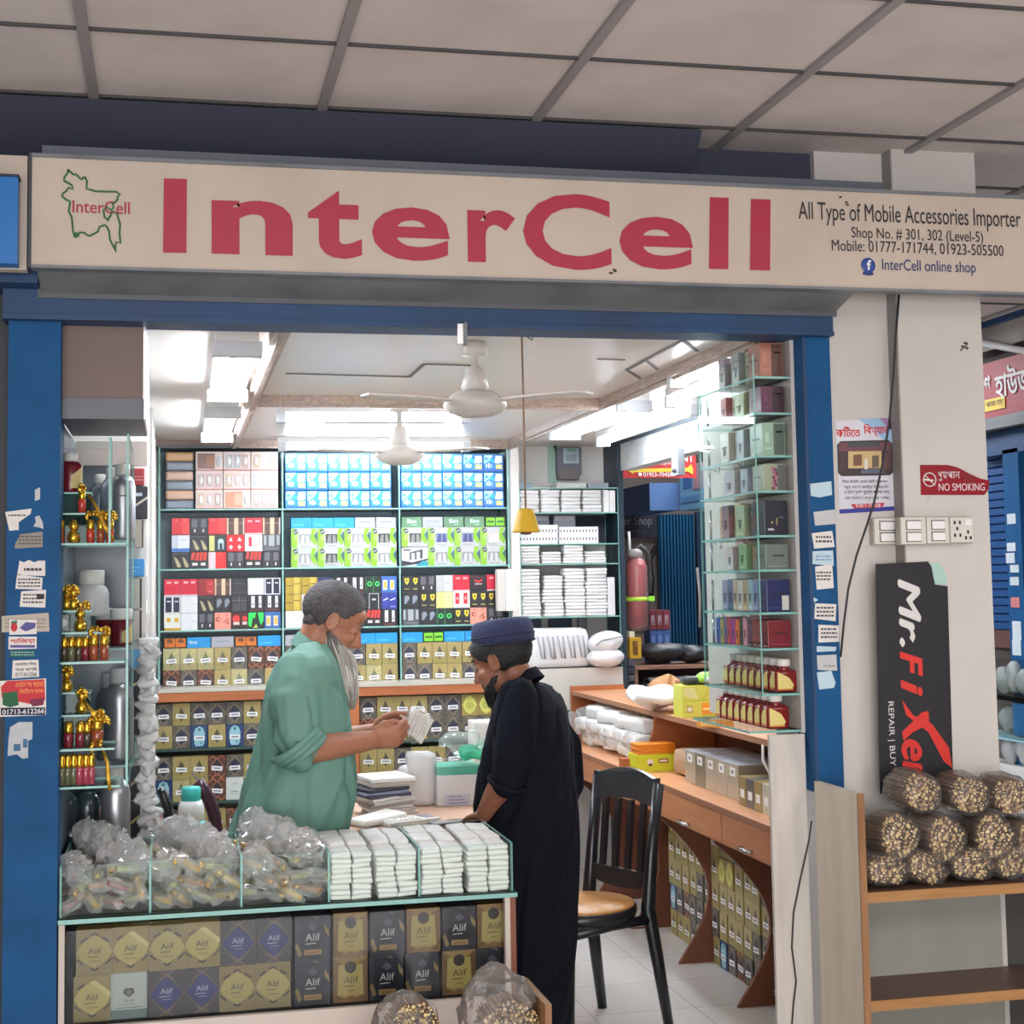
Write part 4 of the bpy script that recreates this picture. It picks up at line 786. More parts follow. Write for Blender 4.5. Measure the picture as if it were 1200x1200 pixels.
m = MB(); m.box(3.3, 3.32, 4.0, 4.29, 0, zt, PANW); m.build('side_panel', cab)
STK = [M((190, 156, 108), .8, var=.2), M((150, 118, 88), .85, var=.2), M((222, 196, 140), .8, var=.15), M((120, 90, 72), .85)]
def twigs(rx, rz, L, seed, rmax=.0056):
    rnd = random.Random(seed); m = MB(); st = .0098; z = -rz; row = 0
    while z < rz:
        x = -rx+(st/2 if row % 2 else 0)
        while x < rx:
            if (x/rx)**2+(z/rz)**2 < .95:
                r = rnd.choice((.0026, .0034, .0042, rmax)); X, Z = x+rnd.uniform(-.002, .002), z+rnd.uniform(-.002, .002); y0 = rnd.uniform(-.008, .012); n = 6
                vs = [(X+r*cos(2*pi*k/n+.3), y, Z+r*sin(2*pi*k/n+.3)) for y in (y0, y0+L) for k in range(n)]
                sd = STK[rnd.choice((1, 1, 3))]; m.add(vs, [(k, (k+1) % n, n+(k+1) % n, n+k) for k in range(n)], sd); m.add(vs[:n], [tuple(range(n))], STK[rnd.choice((0, 0, 2, 2, 1))])
            x += st
        z += st*.87; row += 1
    return m
BAGP = mat_glass((255, 255, 255), .7, .07, .1, .35, 45, (255, 254, 252)); BAGT = mat_glass((255, 255, 255), .9, .13, .12, .6, 30, (255, 254, 252))
def bagmb(rx, rz, L, seed, tail=.05):
    m = MB(); rings = []; n = 22
    for y, s in ((-.028, .25), (-.026, .7), (-.016, .98), (.02, 1.1), (L*.6, 1.12), (L, 1.0), (L+tail*.6, .7), (L+tail, .3)):
        rings.append([(rx*s*cos(2*pi*k/n), y, rz*s*sin(2*pi*k/n)) for k in range(n)])
    m.rings(rings, BAGP); m.jitter(.01, 36, seed); m.jitter(.004, 100, seed+5); return m
def twigkind(rx, rz, L, seed):
    k = Kind('twig_bag', 'bag of twigs', None, [('clear_bag', bagmb(rx, rz, L, seed)), ('twigs', twigs(rx*.95, rz*.95, L, seed))]); return k
KT = {'A': twigkind(.063, .054, .12, 1), 'B': twigkind(.059, .066, .12, 2), 'C': twigkind(.066, .046, .12, 3)}
bags = [(1080, 929, 'A', 'top row, first'), (1136, 932, 'A', 'top row, second'), (1186, 934, 'A', 'top row, last before the edge'), (1054, 981, 'B', 'middle row, leftmost'), (1109, 984, 'B', 'middle row, second'), (1165, 981, 'B', 'middle row, third'), (1213, 988, 'B', 'middle row, cut off by the edge'), (1040, 1022, 'C', 'bottom row, against the cabinet side'), (1086, 1022, 'C', 'bottom row, second'), (1139, 1021, 'C', 'bottom row, third'), (1190, 1020, 'C', 'bottom row, cut off by the edge')]
for x, y, k, ps in bags:
    Y = {'top': 4.075, 'mid': 4.05, 'bot': 4.055}[ps[:3]]; p = PY(x, y, Y-.02)
    if k == 'C': p.z = max(p.z, z1+.053)
    o = KT[k].spawn(p, f'clear bag of cut twigs, {ps}, in the cabinet heap', group='bags of twigs on the cabinet', rot=(random.uniform(-.08, .05), random.uniform(-.5, .5), random.uniform(-.1, .12)))
for o in bpy.data.objects:
    if o.name.startswith('twigs'): o['kind'] = 'stuff'
# low shelf with two tall bags in front of the counter
t = thing('wooden_stand', 'low wooden stand under the two twig bags in front of the counter', 'stand', (.7, 4.08, 0))
m = MB(); m.box(.36, .97, 3.95, 4.27, .33, .355, TANX); m.build('top', t)
m = MB(); m.box(.95, .968, 3.98, 4.26, .355, .485, EDW); m.build('side_rim', t)
for x in (.38, .93):
    for y in (3.97, 4.22): m = MB(); m.box(x, x+.03, y, y+.03, 0, .33, EDW); m.build('leg', t)
def tallbag(name, label, x0, x1, ytop, sx0, sx1, sy0, Y, seed):
    c = PY((x0+x1)/2, 1195, Y); w = (PY(x1, 1195, Y).x-PY(x0, 1195, Y).x)/2; top = PY((x0+x1)/2, ytop, Y).z
    t = thing('twig_bag', label, 'bag of twigs', (c.x, Y, .355)); m = MB(); rings = []; n = 24; h = top-.355
    for q, s in ((.0, .85), (.05, .98), (.15, 1.), (.25, 1.0), (.35, 1.0), (.45, .99), (.55, .95), (.65, .84), (.75, .72), (.83, .57), (.9, .42), (.97, .2), (1., .06)): rings.append([(c.x+w*s*cos(2*pi*k/n), Y+.07*s*sin(2*pi*k/n), .357+h*q) for k in range(n)])
    m.rings(rings, BAGT); m.jitter(.016, 24, seed); m.jitter(.007, 70, seed); m.sm = [False]*len(m.sm); m.build('clear_bag', t)
    s0, s1 = PY(sx0, 1190, Y).x, PY(sx1, 1190, Y).x; zt = PY((sx0+sx1)/2, sy0, Y).z; rx = (s1-s0)/2*.93; rz = (zt-.362)/2
    g = twigs(rx, rz, .1, seed); g.v = [v+Vector(((s0+s1)/2, Y-.05, .36+rz)) for v in g.v]; o = g.build('twigs', t); o['kind'] = 'stuff'
tallbag('a', 'shorter tall clear bag of twigs in front of the counter, left of the other', 433, 513, 1157, 450, 514, 1168, 4.1, 21)
tallbag('b', 'taller clear bag of twigs in front of the counter beside the man in black', 537, 631, 1127, 560, 631, 1166, 4.1, 22)
# ================================================================== back shelves
SH = .0885
def gift():
    bk = (34, 34, 40); K = {}
    def a(n, desc, col, dec, w=.09, h=.0875, **kw): K[n] = (desc, w, Kind('gift_carton', 'box', boxmb(w-.001, h, .07, col, dec, **kw)))
    a('red', 'bright red carton', (206, 34, 44), [('r', (226, 60, 60), (.55, 0, .98, 1)), ('r', (236, 120, 110), (.2, .84, .34, .92)), ('r', (236, 120, 110), (.66, .84, .8, .92)), ('r', (150, 20, 34), (0, .0, 1, .06))])
    a('red2', 'red carton with two pale marks', (198, 26, 54), [('r', (236, 170, 170), (.16, .74, .42, .86)), ('r', (236, 170, 170), (.6, .74, .86, .86)), ('r', (228, 210, 210), (0, 0, 1, .08))])
    a('darkred', 'dark red carton', (138, 26, 34), [('r', (170, 34, 40), (.5, .1, .96, .9)), ('r', (220, 120, 90), (.6, .66, .86, .72)), ('r', (220, 120, 90), (.6, .2, .86, .26))])
    a('whiteblue', 'white carton with blue foot', (226, 230, 238), [('r', (62, 110, 178), (0, 0, 1, .22)), ('r', (196, 204, 216), (.0, .22, .34, 1)), ('r', (170, 180, 196), (.45, .72, .85, .76))])
    a('greypanel', 'black carton with grey panels', bk, [('r', (98, 98, 106), (.1, .44, .4, .94)), ('r', (98, 98, 106), (.6, .44, .9, .94)), ('r', (226, 226, 226), (.22, .16, .3, .34)), ('r', (226, 226, 226), (.7, .16, .78, .34)), ('r', (60, 60, 66), (.48, .05, .52, .95))])
    a('cream', 'brown and cream striped carton', (82, 56, 48), [('r', (226, 190, 158), (.0, 0, .1, 1)), ('r', (226, 190, 158), (.42, 0, .66, 1)), ('r', (222, 206, 196), (.92, 0, 1, 1)), ('r', (150, 116, 96), (.12, .64, .4, .7)), ('r', (150, 116, 96), (.68, .64, .9, .7))])
    a('leaf', 'black carton with beige leaves', bk, [('p', (178, 168, 130), [(.12, .74), (.3, .62), (.52, .2), (.44, .08), (.3, .14), (.22, .4)]), ('p', (178, 168, 130), [(.58, .74), (.74, .62), (.96, .2), (.88, .08), (.74, .14), (.66, .4)]), ('r', (90, 88, 86), (.1, .9, .9, .94))])
    a('yellowgreen', 'yellow and dark green carton', (30, 46, 44), [('r', (206, 204, 128), (.04, .04, .34, .96)), ('c', (188, 214, 226), (.7, .6, .17)), ('r', (188, 214, 226), (.54, .14, .86, .6)), ('r', (30, 46, 44), (.62, .0, .78, .5))])
    a('redemblem', 'red carton with four white emblems', (214, 24, 34), [('p', (240, 216, 212), [(.12, .62), (.34, .62), (.24, .88)]), ('p', (240, 216, 212), [(.6, .62), (.86, .62), (.72, .88)]), ('d', (240, 216, 212), (.24, .26, .12, .16)), ('d', (240, 216, 212), (.72, .26, .12, .16))])
    a('pinkred', 'white carton with one red bar', (232, 222, 222), [('r', (198, 40, 60), (.22, .3, .4, .86)), ('r', (210, 196, 196), (.55, .1, .58, .95)), ('r', (190, 170, 170), (.64, .4, .9, .46))])
    a('grey', 'grey carton with pale panels', (84, 86, 92), [('r', (168, 172, 176), (.06, .36, .2, .94)), ('r', (168, 172, 176), (.34, .3, .66, .96)), ('r', (168, 172, 176), (.8, .36, .96, .94)), ('r', (120, 122, 126), (.2, .12, .9, .18))])
    a('redstripe', 'black carton with red diagonal stripes', bk, [('p', (226, 58, 46), [(.04+.24*k, .5) for k in ()] or [(.04, .56), (.2, .56), (.3, .98), (.12, .98)])]+[('p', (226, 58, 46), [(.27+.23*k, .5), (.43+.23*k, .5), (.54+.2*k, .98), (.38+.2*k, .98)]) for k in range(3)]+[('r', (232, 220, 216), (.12, .2, .42, .36)), ('r', (232, 220, 216), (.6, .2, .86, .36))])
    a('halfpink', 'half pale pink half red carton', (222, 32, 36), [('r', (236, 202, 210), (0, 0, .4, 1)), ('r', (244, 96, 60), (.56, .8, .72, .88))])
    a('blackcross', 'black carton with thin grey cross', (40, 40, 46), [('r', (120, 122, 130), (.05, .66, .95, .7)), ('r', (120, 122, 130), (.48, .1, .51, .98)), ('r', (66, 66, 74), (.1, .1, .4, .5)), ('r', (66, 66, 74), (.6, .1, .9, .5))])
    a('black', 'plain black carton', (38, 38, 44), [('r', (58, 58, 66), (.08, .1, .92, .2)), ('r', (92, 92, 100), (.2, .66, .8, .7))])
    a('whitenavy', 'white carton with two navy labels', (228, 230, 236), [('r', (34, 36, 58), (.08, .06, .46, .94)), ('r', (34, 36, 58), (.56, .06, .92, .94)), ('r', (220, 222, 230), (.16, .66, .38, .74)), ('r', (220, 222, 230), (.64, .66, .86, .74))])
    a('white', 'plain white carton', (228, 230, 232), [('r', (206, 208, 212), (.5, .0, .52, 1)), ('r', (190, 192, 198), (.64, .5, .88, .54))])
    a('arch', 'black carton with grey arches', bk, [('r', (136, 144, 158), (.14, .3, .44, .66)), ('c', (136, 144, 158), (.29, .66, .15)), ('r', (136, 144, 158), (.62, .3, .92, .66)), ('c', (136, 144, 158), (.77, .66, .15)), ('p', (40, 44, 52), [(.24, .3), (.44, .3), (.44, .6)]), ('p', (40, 44, 52), [(.72, .3), (.92, .3), (.92, .6)])])
    a('labels', 'black carton with upright white labels', bk, [('r', (224, 224, 228), (.2, .24, .42, .94)), ('r', (224, 224, 228), (.66, .24, .84, .94)), ('r', (60, 60, 66), (.27, .4, .34, .5)), ('r', (60, 60, 66), (.71, .4, .78, .5)), ('r', (110, 44, 44), (.1, .06, .9, .14))])
    a('goldcircle', 'white carton with two gold circles', (236, 234, 226), [('c', (212, 168, 52), (.27, .62, .14)), ('c', (212, 168, 52), (.75, .62, .14)), ('r', (206, 158, 40), (0, .0, 1, .14)), ('r', (222, 220, 212), (.5, 0, .52, 1))])
    a('pink', 'salmon pink carton with brown curls', (232, 150, 132), [('c', (166, 74, 54), (.22, .6, .15)), ('c', (232, 150, 132), (.26, .6, .08)), ('l', (166, 74, 54), ((.55, .4), (.84, .66), .06)), ('c', (166, 74, 54), (.76, .42, .11)), ('c', (232, 150, 132), (.72, .44, .06)), ('r', (180, 60, 50), (.2, .86, .3, .92)), ('r', (180, 60, 50), (.68, .86, .78, .92))])
    a('dome', 'dark carton with red domes', (70, 22, 28), [('c', (222, 52, 48), (.3, .62, .22)), ('r', (70, 22, 28), (.04, .3, .6, .46)), ('r', (226, 206, 200), (.12, .26, .5, .44)), ('c', (222, 52, 48), (.82, .62, .16)), ('r', (226, 206, 200), (.68, .26, .96, .44)), ('r', (28, 26, 30), (.08, .06, .92, .2))])
    a('green', 'black carton with green splash', (20, 40, 30), [('p', (38, 206, 86), [(.02, .2), (.02, .96), (.5, .98), (.42, .6), (.3, .7), (.2, .1)]), ('p', (38, 206, 86), [(.6, .98), (.96, .98), (.96, .5), (.8, .2), (.7, .5)]), ('p', (190, 206, 80), [(.3, .05), (.5, .3), (.62, .06)])])
    a('bluelabel', 'blue carton with two gold labels', (58, 104, 172), [('r', (232, 222, 206), (.1, .16, .38, .76)), ('r', (226, 186, 80), (.14, .26, .34, .66)), ('r', (232, 222, 206), (.56, .16, .84, .76)), ('r', (226, 186, 80), (.6, .26, .8, .66))])
    a('gold', 'gold carton with dark lines', (156, 132, 44), [('r', (196, 170, 70), (.5, 0, .9, 1)), ('l', (80, 66, 26), ((.04, .5), (.46, .5), .05)), ('l', (80, 66, 26), ((.54, .62), (.9, .62), .05)), ('r', (110, 92, 34), (.46, 0, .5, 1))], rough=.3, metal=.3)
    a('navy', 'navy carton', (36, 42, 86), [('l', (150, 160, 210), ((.1, .7), (.4, .78), .05)), ('l', (150, 160, 210), ((.6, .7), (.9, .78), .05)), ('r', (60, 70, 120), (.48, 0, .52, 1))])
    a('greencircle', 'black carton with green circles', (22, 34, 32), [('r', (40, 120, 70), (.0, .02, .05, .98)), ('r', (40, 120, 70), (.47, .02, .53, .98)), ('c', (54, 196, 92), (.26, .54, .16)), ('c', (30, 60, 46), (.26, .54, .08)), ('c', (54, 196, 92), (.76, .54, .16)), ('c', (30, 60, 46), (.76, .54, .08))])
    a('slash', 'blue violet carton with white slashes', (50, 60, 150), [('l', (214, 216, 240), ((.1, .54), (.42, .66), .07)), ('l', (214, 216, 240), ((.56, .54), (.9, .66), .07)), ('r', (34, 40, 110), (.47, 0, .52, 1)), ('r', (120, 130, 210), (.56, .1, .9, .2))])
    a('border', 'black carton with white border', (30, 32, 36), [('r', (190, 194, 198), (.2, .02, .24, .98)), ('r', (190, 194, 198), (.8, .02, .84, .98)), ('r', (190, 194, 198), (.2, .94, .84, .98)), ('r', (200, 202, 206), (.4, .56, .64, .66))])
    a('shield', 'black carton with yellow shields', bk, [('p', (222, 200, 60), [(.14, .86), (.42, .86), (.4, .6), (.28, .44), (.16, .6)]), ('p', (222, 200, 60), [(.66, .86), (.94, .86), (.92, .6), (.8, .44), (.68, .6)]), ('d', (60, 54, 30), (.28, .7, .05, .12)), ('d', (60, 54, 30), (.8, .7, .05, .12)), ('r', (170, 160, 90), (.14, .16, .42, .22)), ('r', (170, 160, 90), (.66, .16, .92, .22))])
    a('yellow', 'pale yellow carton', (212, 206, 132), [('r', (226, 222, 160), (.5, 0, 1, 1)), ('r', (190, 160, 90), (.62, .6, .84, .64)), ('r', (190, 160, 90), (.62, .4, .84, .44))])
    a('redbar', 'white carton with two red bars', (230, 222, 222), [('r', (206, 40, 54), (.12, .24, .36, .92)), ('r', (206, 40, 54), (.62, .24, .86, .92)), ('r', (240, 190, 190), (.2, .5, .28, .66)), ('r', (240, 190, 190), (.7, .5, .78, .66))])
    a('blackred', 'black carton with red wings', (30, 26, 32), [('p', (190, 40, 50), [(.26, .62), (.5, .5), (.78, .62), (.74, .74), (.5, .64), (.3, .74)]), ('r', (220, 190, 190), (.3, .4, .74, .46)), ('r', (110, 34, 40), (.1, .84, .9, .88))])
    a('ash', 'light grey carton', (190, 192, 192), [('r', (206, 208, 208), (.5, 0, 1, 1)), ('r', (150, 152, 156), (.6, .5, .84, .54))])
    return K
GK = gift()
MASK = Kind('mask_carton', 'box', boxmb(.113, .094, .1, (44, 132, 214), [('r', (28, 96, 190), (0, 0, 1, .14)), ('p', (150, 214, 240), [(.02, .42), (.3, .6), (.5, .98), (.02, .98)]), ('p', (226, 238, 246), [(.56, .5), (.62, .92), (.94, .92), (.96, .54), (.76, .46)]), ('c', (40, 180, 206), (.44, .64, .1)), ('c', (70, 150, 220), (.14, .74, .07)), ('r', (232, 240, 248), (.12, .24, .2, .44)), ('r', (232, 240, 248), (.24, .2, .32, .5)), ('r', (232, 240, 248), (.36, .24, .42, .42)), ('r', (226, 214, 90), (.62, .14, .94, .4)), ('r', (244, 246, 220), (.68, .22, .88, .3)), ('r', (240, 246, 250), (.14, .84, .46, .92))], (40, 110, 190)))
def shaver(col, body): return Kind('trimmer_carton', 'box', boxmb(.14, .103, .08, (188, 190, 190), [('p', (134, 184, 44), [(0, .1), (.08, .0), (.22, .0), (.26, .44), (.14, .62), (.2, .98), (.03, .98), (.0, .6)]), ('p', (166, 196, 106), [(.1, .4), (.22, .34), (.3, .66), (.16, .74)]), ('p', (128, 182, 36), [(.78, .98), (.97, .98), (.86, .62), (.99, .3), (.92, .1), (.72, .42)]), ('p', (60, 96, 96), [(.86, .62), (1, .86), (1, .2), (.99, .28)]), ('r', col, (.3, .22, .74, .7)), ('p', body, [(.34, .22), (.4, .64), (.5, .64), (.5, .22)]), ('p', body, [(.56, .22), (.56, .64), (.66, .64), (.72, .22)]), ('c', (70, 78, 84), (.17, .82, .1)), ('l', (210, 214, 214), ((.1, .78), (.24, .86), .025)), ('r', (150, 152, 154), (.34, .08, .7, .12))], (190, 196, 180)))
SV = {'w': (shaver((140, 140, 144), (196, 194, 196)), 'white devices'), 'k': (shaver((50, 50, 52), (130, 130, 128)), 'dark devices'), 'b': (shaver((120, 124, 160), (56, 64, 120)), 'blue-grey devices'), 'p': (shaver((206, 190, 190), (232, 226, 226)), 'pinkish devices')}
SVX = Kind('speaker_carton', 'box', boxmb(.14, .1, .08, (218, 216, 220), [('p', (40, 44, 52), [(0, 0), (0, .3), (.4, .2), (1, .4), (1, .3), (.6, .1)]), ('p', (44, 150, 170), [(.5, 0), (.8, .28), (1, .22), (1, 0)]), ('p', (70, 70, 76), [(.3, .3), (.3, .74), (.8, .9), (.8, .4)]), ('r', (190, 190, 192), (.36, .3, .5, .7)), ('r', (190, 190, 192), (.56, .34, .7, .76)), ('r', (60, 60, 66), (.06, .82, .34, .9))]))
def flat(w, col, dec): return Kind('flat_carton', 'box', boxmb(w, .055, .08, col, dec))
FL = {'blue': (flat(.112, (30, 150, 222), [('r', (70, 176, 232), (.1, .2, .6, .4))]), 'flat bright blue carton'), 'text': (flat(.112, (30, 146, 210), [('t', (226, 240, 248), ('Body', .1, .3, .44, .68, .02))]), 'flat blue carton with white word'), 'grey': (flat(.108, (168, 170, 180), [('l', (110, 112, 124), ((.2, .56), (.8, .58), .03))]), 'flat grey carton'), 'orange': (flat(.108, (58, 44, 36), [('r', (206, 112, 34), (.04, .1, .5, .9)), ('r', (206, 112, 34), (.54, .1, .97, .9)), ('c', (96, 54, 26), (.27, .62, .13)), ('c', (96, 54, 26), (.76, .62, .13)), ('r', (206, 112, 34), (.1, .4, .9, .5))]), 'flat black and orange carton'), 'green': (flat(.108, (92, 132, 100), [('t', (216, 232, 220), ('Blura', .28, .4, .74, .8, .03)), ('r', (180, 210, 190), (.5, .2, .76, .26))]), 'flat green carton with white word'), 'lime': (flat(.108, (34, 62, 30), [('r', (122, 204, 40), (.04, .1, .48, .9)), ('r', (122, 204, 40), (.54, .1, .97, .9)), ('r', (34, 90, 30), (.1, .4, .44, .6)), ('r', (34, 90, 30), (.58, .4, .92, .6))]), 'flat lime green carton')}
# perfume cartons with white price slips
def perf():
    W_, H_ = .0885, .112
    def k(desc, mb, tilt=.04, metal=0.): return (desc, Kind('perfume_carton', 'perfume box', mb, [('price_slip', stickermb(W_, H_, tilt))]))
    g = (164, 146, 94); o = (74, 72, 54)
    orn = lambda c: [('p', c, [(.3, .5), (.42, .7), (.5, .82), (.58, .7), (.7, .5), (.58, .28), (.5, .16), (.42, .28)]), ('l', c, ((.1, .5), (.3, .5), .03)), ('l', c, ((.7, .5), (.9, .5), .03))]
    d = {}
    d['G'] = k('gold carton', boxmb(W_, H_, .06, g, [('r', (148, 134, 78), (0, 0, 1, .3))]+orn(o), (140, 124, 70), .35, .15, (212, 194, 138)), .05)
    d['H'] = k('pale gold carton', boxmb(W_, H_, .06, (178, 168, 122), [('r', (160, 150, 104), (0, 0, 1, .3)), ('l', (200, 190, 120), ((.5, .66), (.9, .94), .08))]+orn((104, 112, 84)), (150, 134, 80), .35, .15, (216, 204, 150)), -.06)
    d['K'] = k('dark carton with navy diamond', boxmb(W_, H_, .06, (86, 82, 74), [('d', (150, 132, 108), (.5, .5, .52, .5)), ('d', (86, 82, 76), (.5, .5, .48, .46)), ('l', (140, 124, 100), ((.2, 1), (.66, .76), .04)), ('l', (140, 124, 100), ((.8, 1), (.34, .76), .04)), ('l', (140, 124, 100), ((.2, 0), (.66, .24), .04)), ('l', (140, 124, 100), ((.8, 0), (.34, .24), .04)), ('d', (38, 42, 66), (.5, .5, .38, .36))], (70, 66, 58)), -.03)
    d['R'] = k('brown carton with orange zigzags', boxmb(W_, H_, .06, (84, 54, 44), [('l', (186, 112, 74), ((0, .8), (.25, 1), .05)), ('l', (186, 112, 74), ((.25, 1), (.5, .8), .05)), ('l', (186, 112, 74), ((.5, .8), (.75, 1), .05)), ('l', (186, 112, 74), ((.75, 1), (1, .8), .05)), ('l', (186, 112, 74), ((0, .2), (.25, .0), .05)), ('l', (186, 112, 74), ((.25, 0), (.5, .2), .05)), ('l', (186, 112, 74), ((.5, .2), (.75, 0), .05)), ('l', (186, 112, 74), ((.75, 0), (1, .2), .05)), ('d', (150, 100, 72), (.5, .5, .42, .4)), ('d', (40, 38, 52), (.5, .5, .36, .34))], (70, 46, 36)), .1)
    d['B'] = k('navy carton with pale blue cloud', boxmb(W_, H_, .06, (36, 62, 104), [('p', (150, 196, 206), [(.2, .2), (.3, .06), (.7, .06), (.8, .2), (.74, .4), (.84, .6), (.72, .86), (.5, .95), (.28, .86), (.16, .6), (.26, .4)]), ('c', (70, 120, 130), (.5, .8, .1)), ('c', (100, 160, 176), (.6, .2, .08))], (30, 50, 84)), .02)
    d['W'] = ('white carton', Kind('perfume_carton', 'perfume box', boxmb(W_, H_, .06, (206, 212, 206), [('r', (150, 160, 156), (.36, .68, .64, .72)), ('r', (130, 146, 144), (.28, .34, .72, .38)), ('l', (110, 130, 130), ((.2, .26), (.8, .24), .02))], (180, 186, 180))))
    d['Y'] = ('gold carton with yellow hexagon', Kind('perfume_carton', 'perfume box', boxmb(W_, H_, .06, (150, 132, 70), [('p', (204, 204, 108), [(.06, .5), (.24, .2), (.5, .06), (.76, .2), (.94, .5), (.76, .8), (.5, .94), (.24, .8)]), ('p', (176, 176, 88), [(.2, .5), (.36, .3), (.64, .3), (.8, .5), (.64, .62), (.36, .62)])], (130, 112, 60))))
    return d
PF = perf()
def cells(seq, x0, x1, z, Y, rowname, table, grp, rz=0., n=None, jit=.0015):
    n = n or len(seq); w = (x1-x0)/n
    for i, s in enumerate(seq):
        if s in '. ' and len(s) == 1: continue
        desc, k = table[s][0], table[s][-1]
        k.spawn((x0+w*(i+.5)+random.uniform(-jit, jit)*.4, Y+random.uniform(0, .006), z), f'{desc}, {ORD[i]} from left, {rowname}', group=grp, scale=(min(1, w/.0885*.985), 1, 1) if table is PF else (min(1.03, w/table[s][1]*.985), 1, 1))
YB = 8.12
XA0, XA1, XB0, XB1, XC0, XC1 = -.05, .552, .572, 1.172, 1.19, 1.765
Z = [2.0, 1.689, 1.373, 1.056]
shelf = thing('wall_shelf', 'tall glass-fronted wall shelving in three bays along the back wall', 'shelf', (.86, 8.2, 1.0))
BK = mat_dirty((104, 134, 146), (70, 92, 106), .4, 6, .35)
m = MB(); m.box(-.08, 1.79, 8.36, 8.378, 1.0, 2.33, BK); m.build('back_panel', shelf)
for z in Z:
    m = MB(); m.box(-.075, 1.785, 8.1, 8.36, z-.008, z, GLASS, EDGE, 2); m.build('shelf', shelf)
m = MB(); m.box(-.08, 1.79, 8.1, 8.36, 2.318, 2.333, M((120, 128, 134), .5)); m.build('top_board', shelf)
for x in (-.07, .562, 1.181, 1.776):
    m = MB(); m.box(x-.004, x+.004, 8.098, 8.36, 1.056, 2.318, GLASS, EDGE, 0); m.build('glass_upright', shelf)
# top row: trays of make-up, blue cartons
def palette(seed, kind):
    rnd = random.Random(seed); m = MB(); w, h = .139, .1; m.box(-w/2, w/2, 0, .05, 0, h, M((232, 214, 208), .4))
    y = -.0006
    if kind == 0:
        for k in range(3): x0 = -w/2+.006+(w-.012)/3*k; c = rnd.choice([(206, 176, 170), (214, 186, 160), (186, 150, 140), (190, 190, 196), (226, 200, 196), (206, 150, 120)]); m.poly([(x0+.003, y, .012), (x0+(w-.012)/3-.003, y, .012), (x0+(w-.012)/3-.003, y, h-.016), (x0+.003, y, h-.016)], M(c, .3)); m.ell((x0+.021, y, .05), (.012, .002, .024), M((236, 232, 230), .2), nu=10, nv=6)
    else:
        m.poly([(-w/2+.008, y, .01), (w*.2, y, .01), (w*.2, y, h-.01), (-w/2+.008, y, h-.01)], M((130, 92, 84) if kind == 1 else (216, 150, 116), .3)); m.poly([(-w*.1, y-.0003, .02), (w*.18, y-.0003, .02), (w*.18, y-.0003, h-.02), (-w*.1, y-.0003, h-.02)], M((166, 110, 80) if kind == 1 else (226, 176, 150), .3)); m.ell((w*.36, y, .05), (.014, .002, .03), M((210, 212, 218), .2), nu=10, nv=6)
    m.box(-w/2, w/2, -.002, 0, 0, .006, M((200, 120, 110), .5)); return m
PAL = [Kind('makeup_tray', 'make-up set', palette(i, [0, 0, 0, 0, 1, 2][i])) for i in range(6)]
kn = ['pink make-up tray with three blisters']*4+['pink make-up tray with brown panel', 'pink make-up tray with peach panel']
pat = [[4, 0, 1], [2, 3, 0], [1, 5, 2]]
xp0 = PY(229, 560, YB).x; xp1 = PY(326, 560, YB).x
for r in range(3):
    for c in range(3): k = pat[r][c]; PAL[k].spawn((xp0+(xp1-xp0)*(c+.5)/3, YB, Z[0]+.1005*(2-r)), f'{kn[k]}, {ORD[c]} from left, {("top","middle","bottom")[r]} row', group='make-up trays on the top left shelf')
xq0 = PY(194, 560, YB).x
for r in range(6):
    m = MB(); x1 = xp0-.01; c = [(122, 134, 150), (206, 166, 140), (128, 138, 152), (206, 172, 150), (130, 142, 156), (206, 160, 110)][r]
    m.rbox(xq0, x1, YB, YB+.09, Z[0]+.05*r, Z[0]+.049+.05*r, M(c, .3), .012); m.jitter(.002, 30, r); tag(m.build('wrapped_box'), f'{"blue-grey" if r % 2 == 0 else "peach"} wrapped box, {ORD[r]} from bottom of the stack at the top left', 'box', 'wrapped boxes in the top left stack')
for bay, (a, e) in enumerate(((XB0+.005, XB1-.03), (XC0+.005, XC1-.005))):
    for r in range(3):
        for c in range(5):
            MASK.spawn((a+(e-a)*(c+.5)/5, YB+random.uniform(0, .006), Z[0]+.0985*(2-r)), f'blue printed carton, {ORD[c]} from left, {("top","middle","bottom")[r]} row of the {("middle","right")[bay]} bay', group='blue cartons on the top shelf', rz=random.uniform(-.03, .03), scale=((e-a)/5/.1135*.98, 1, 1))
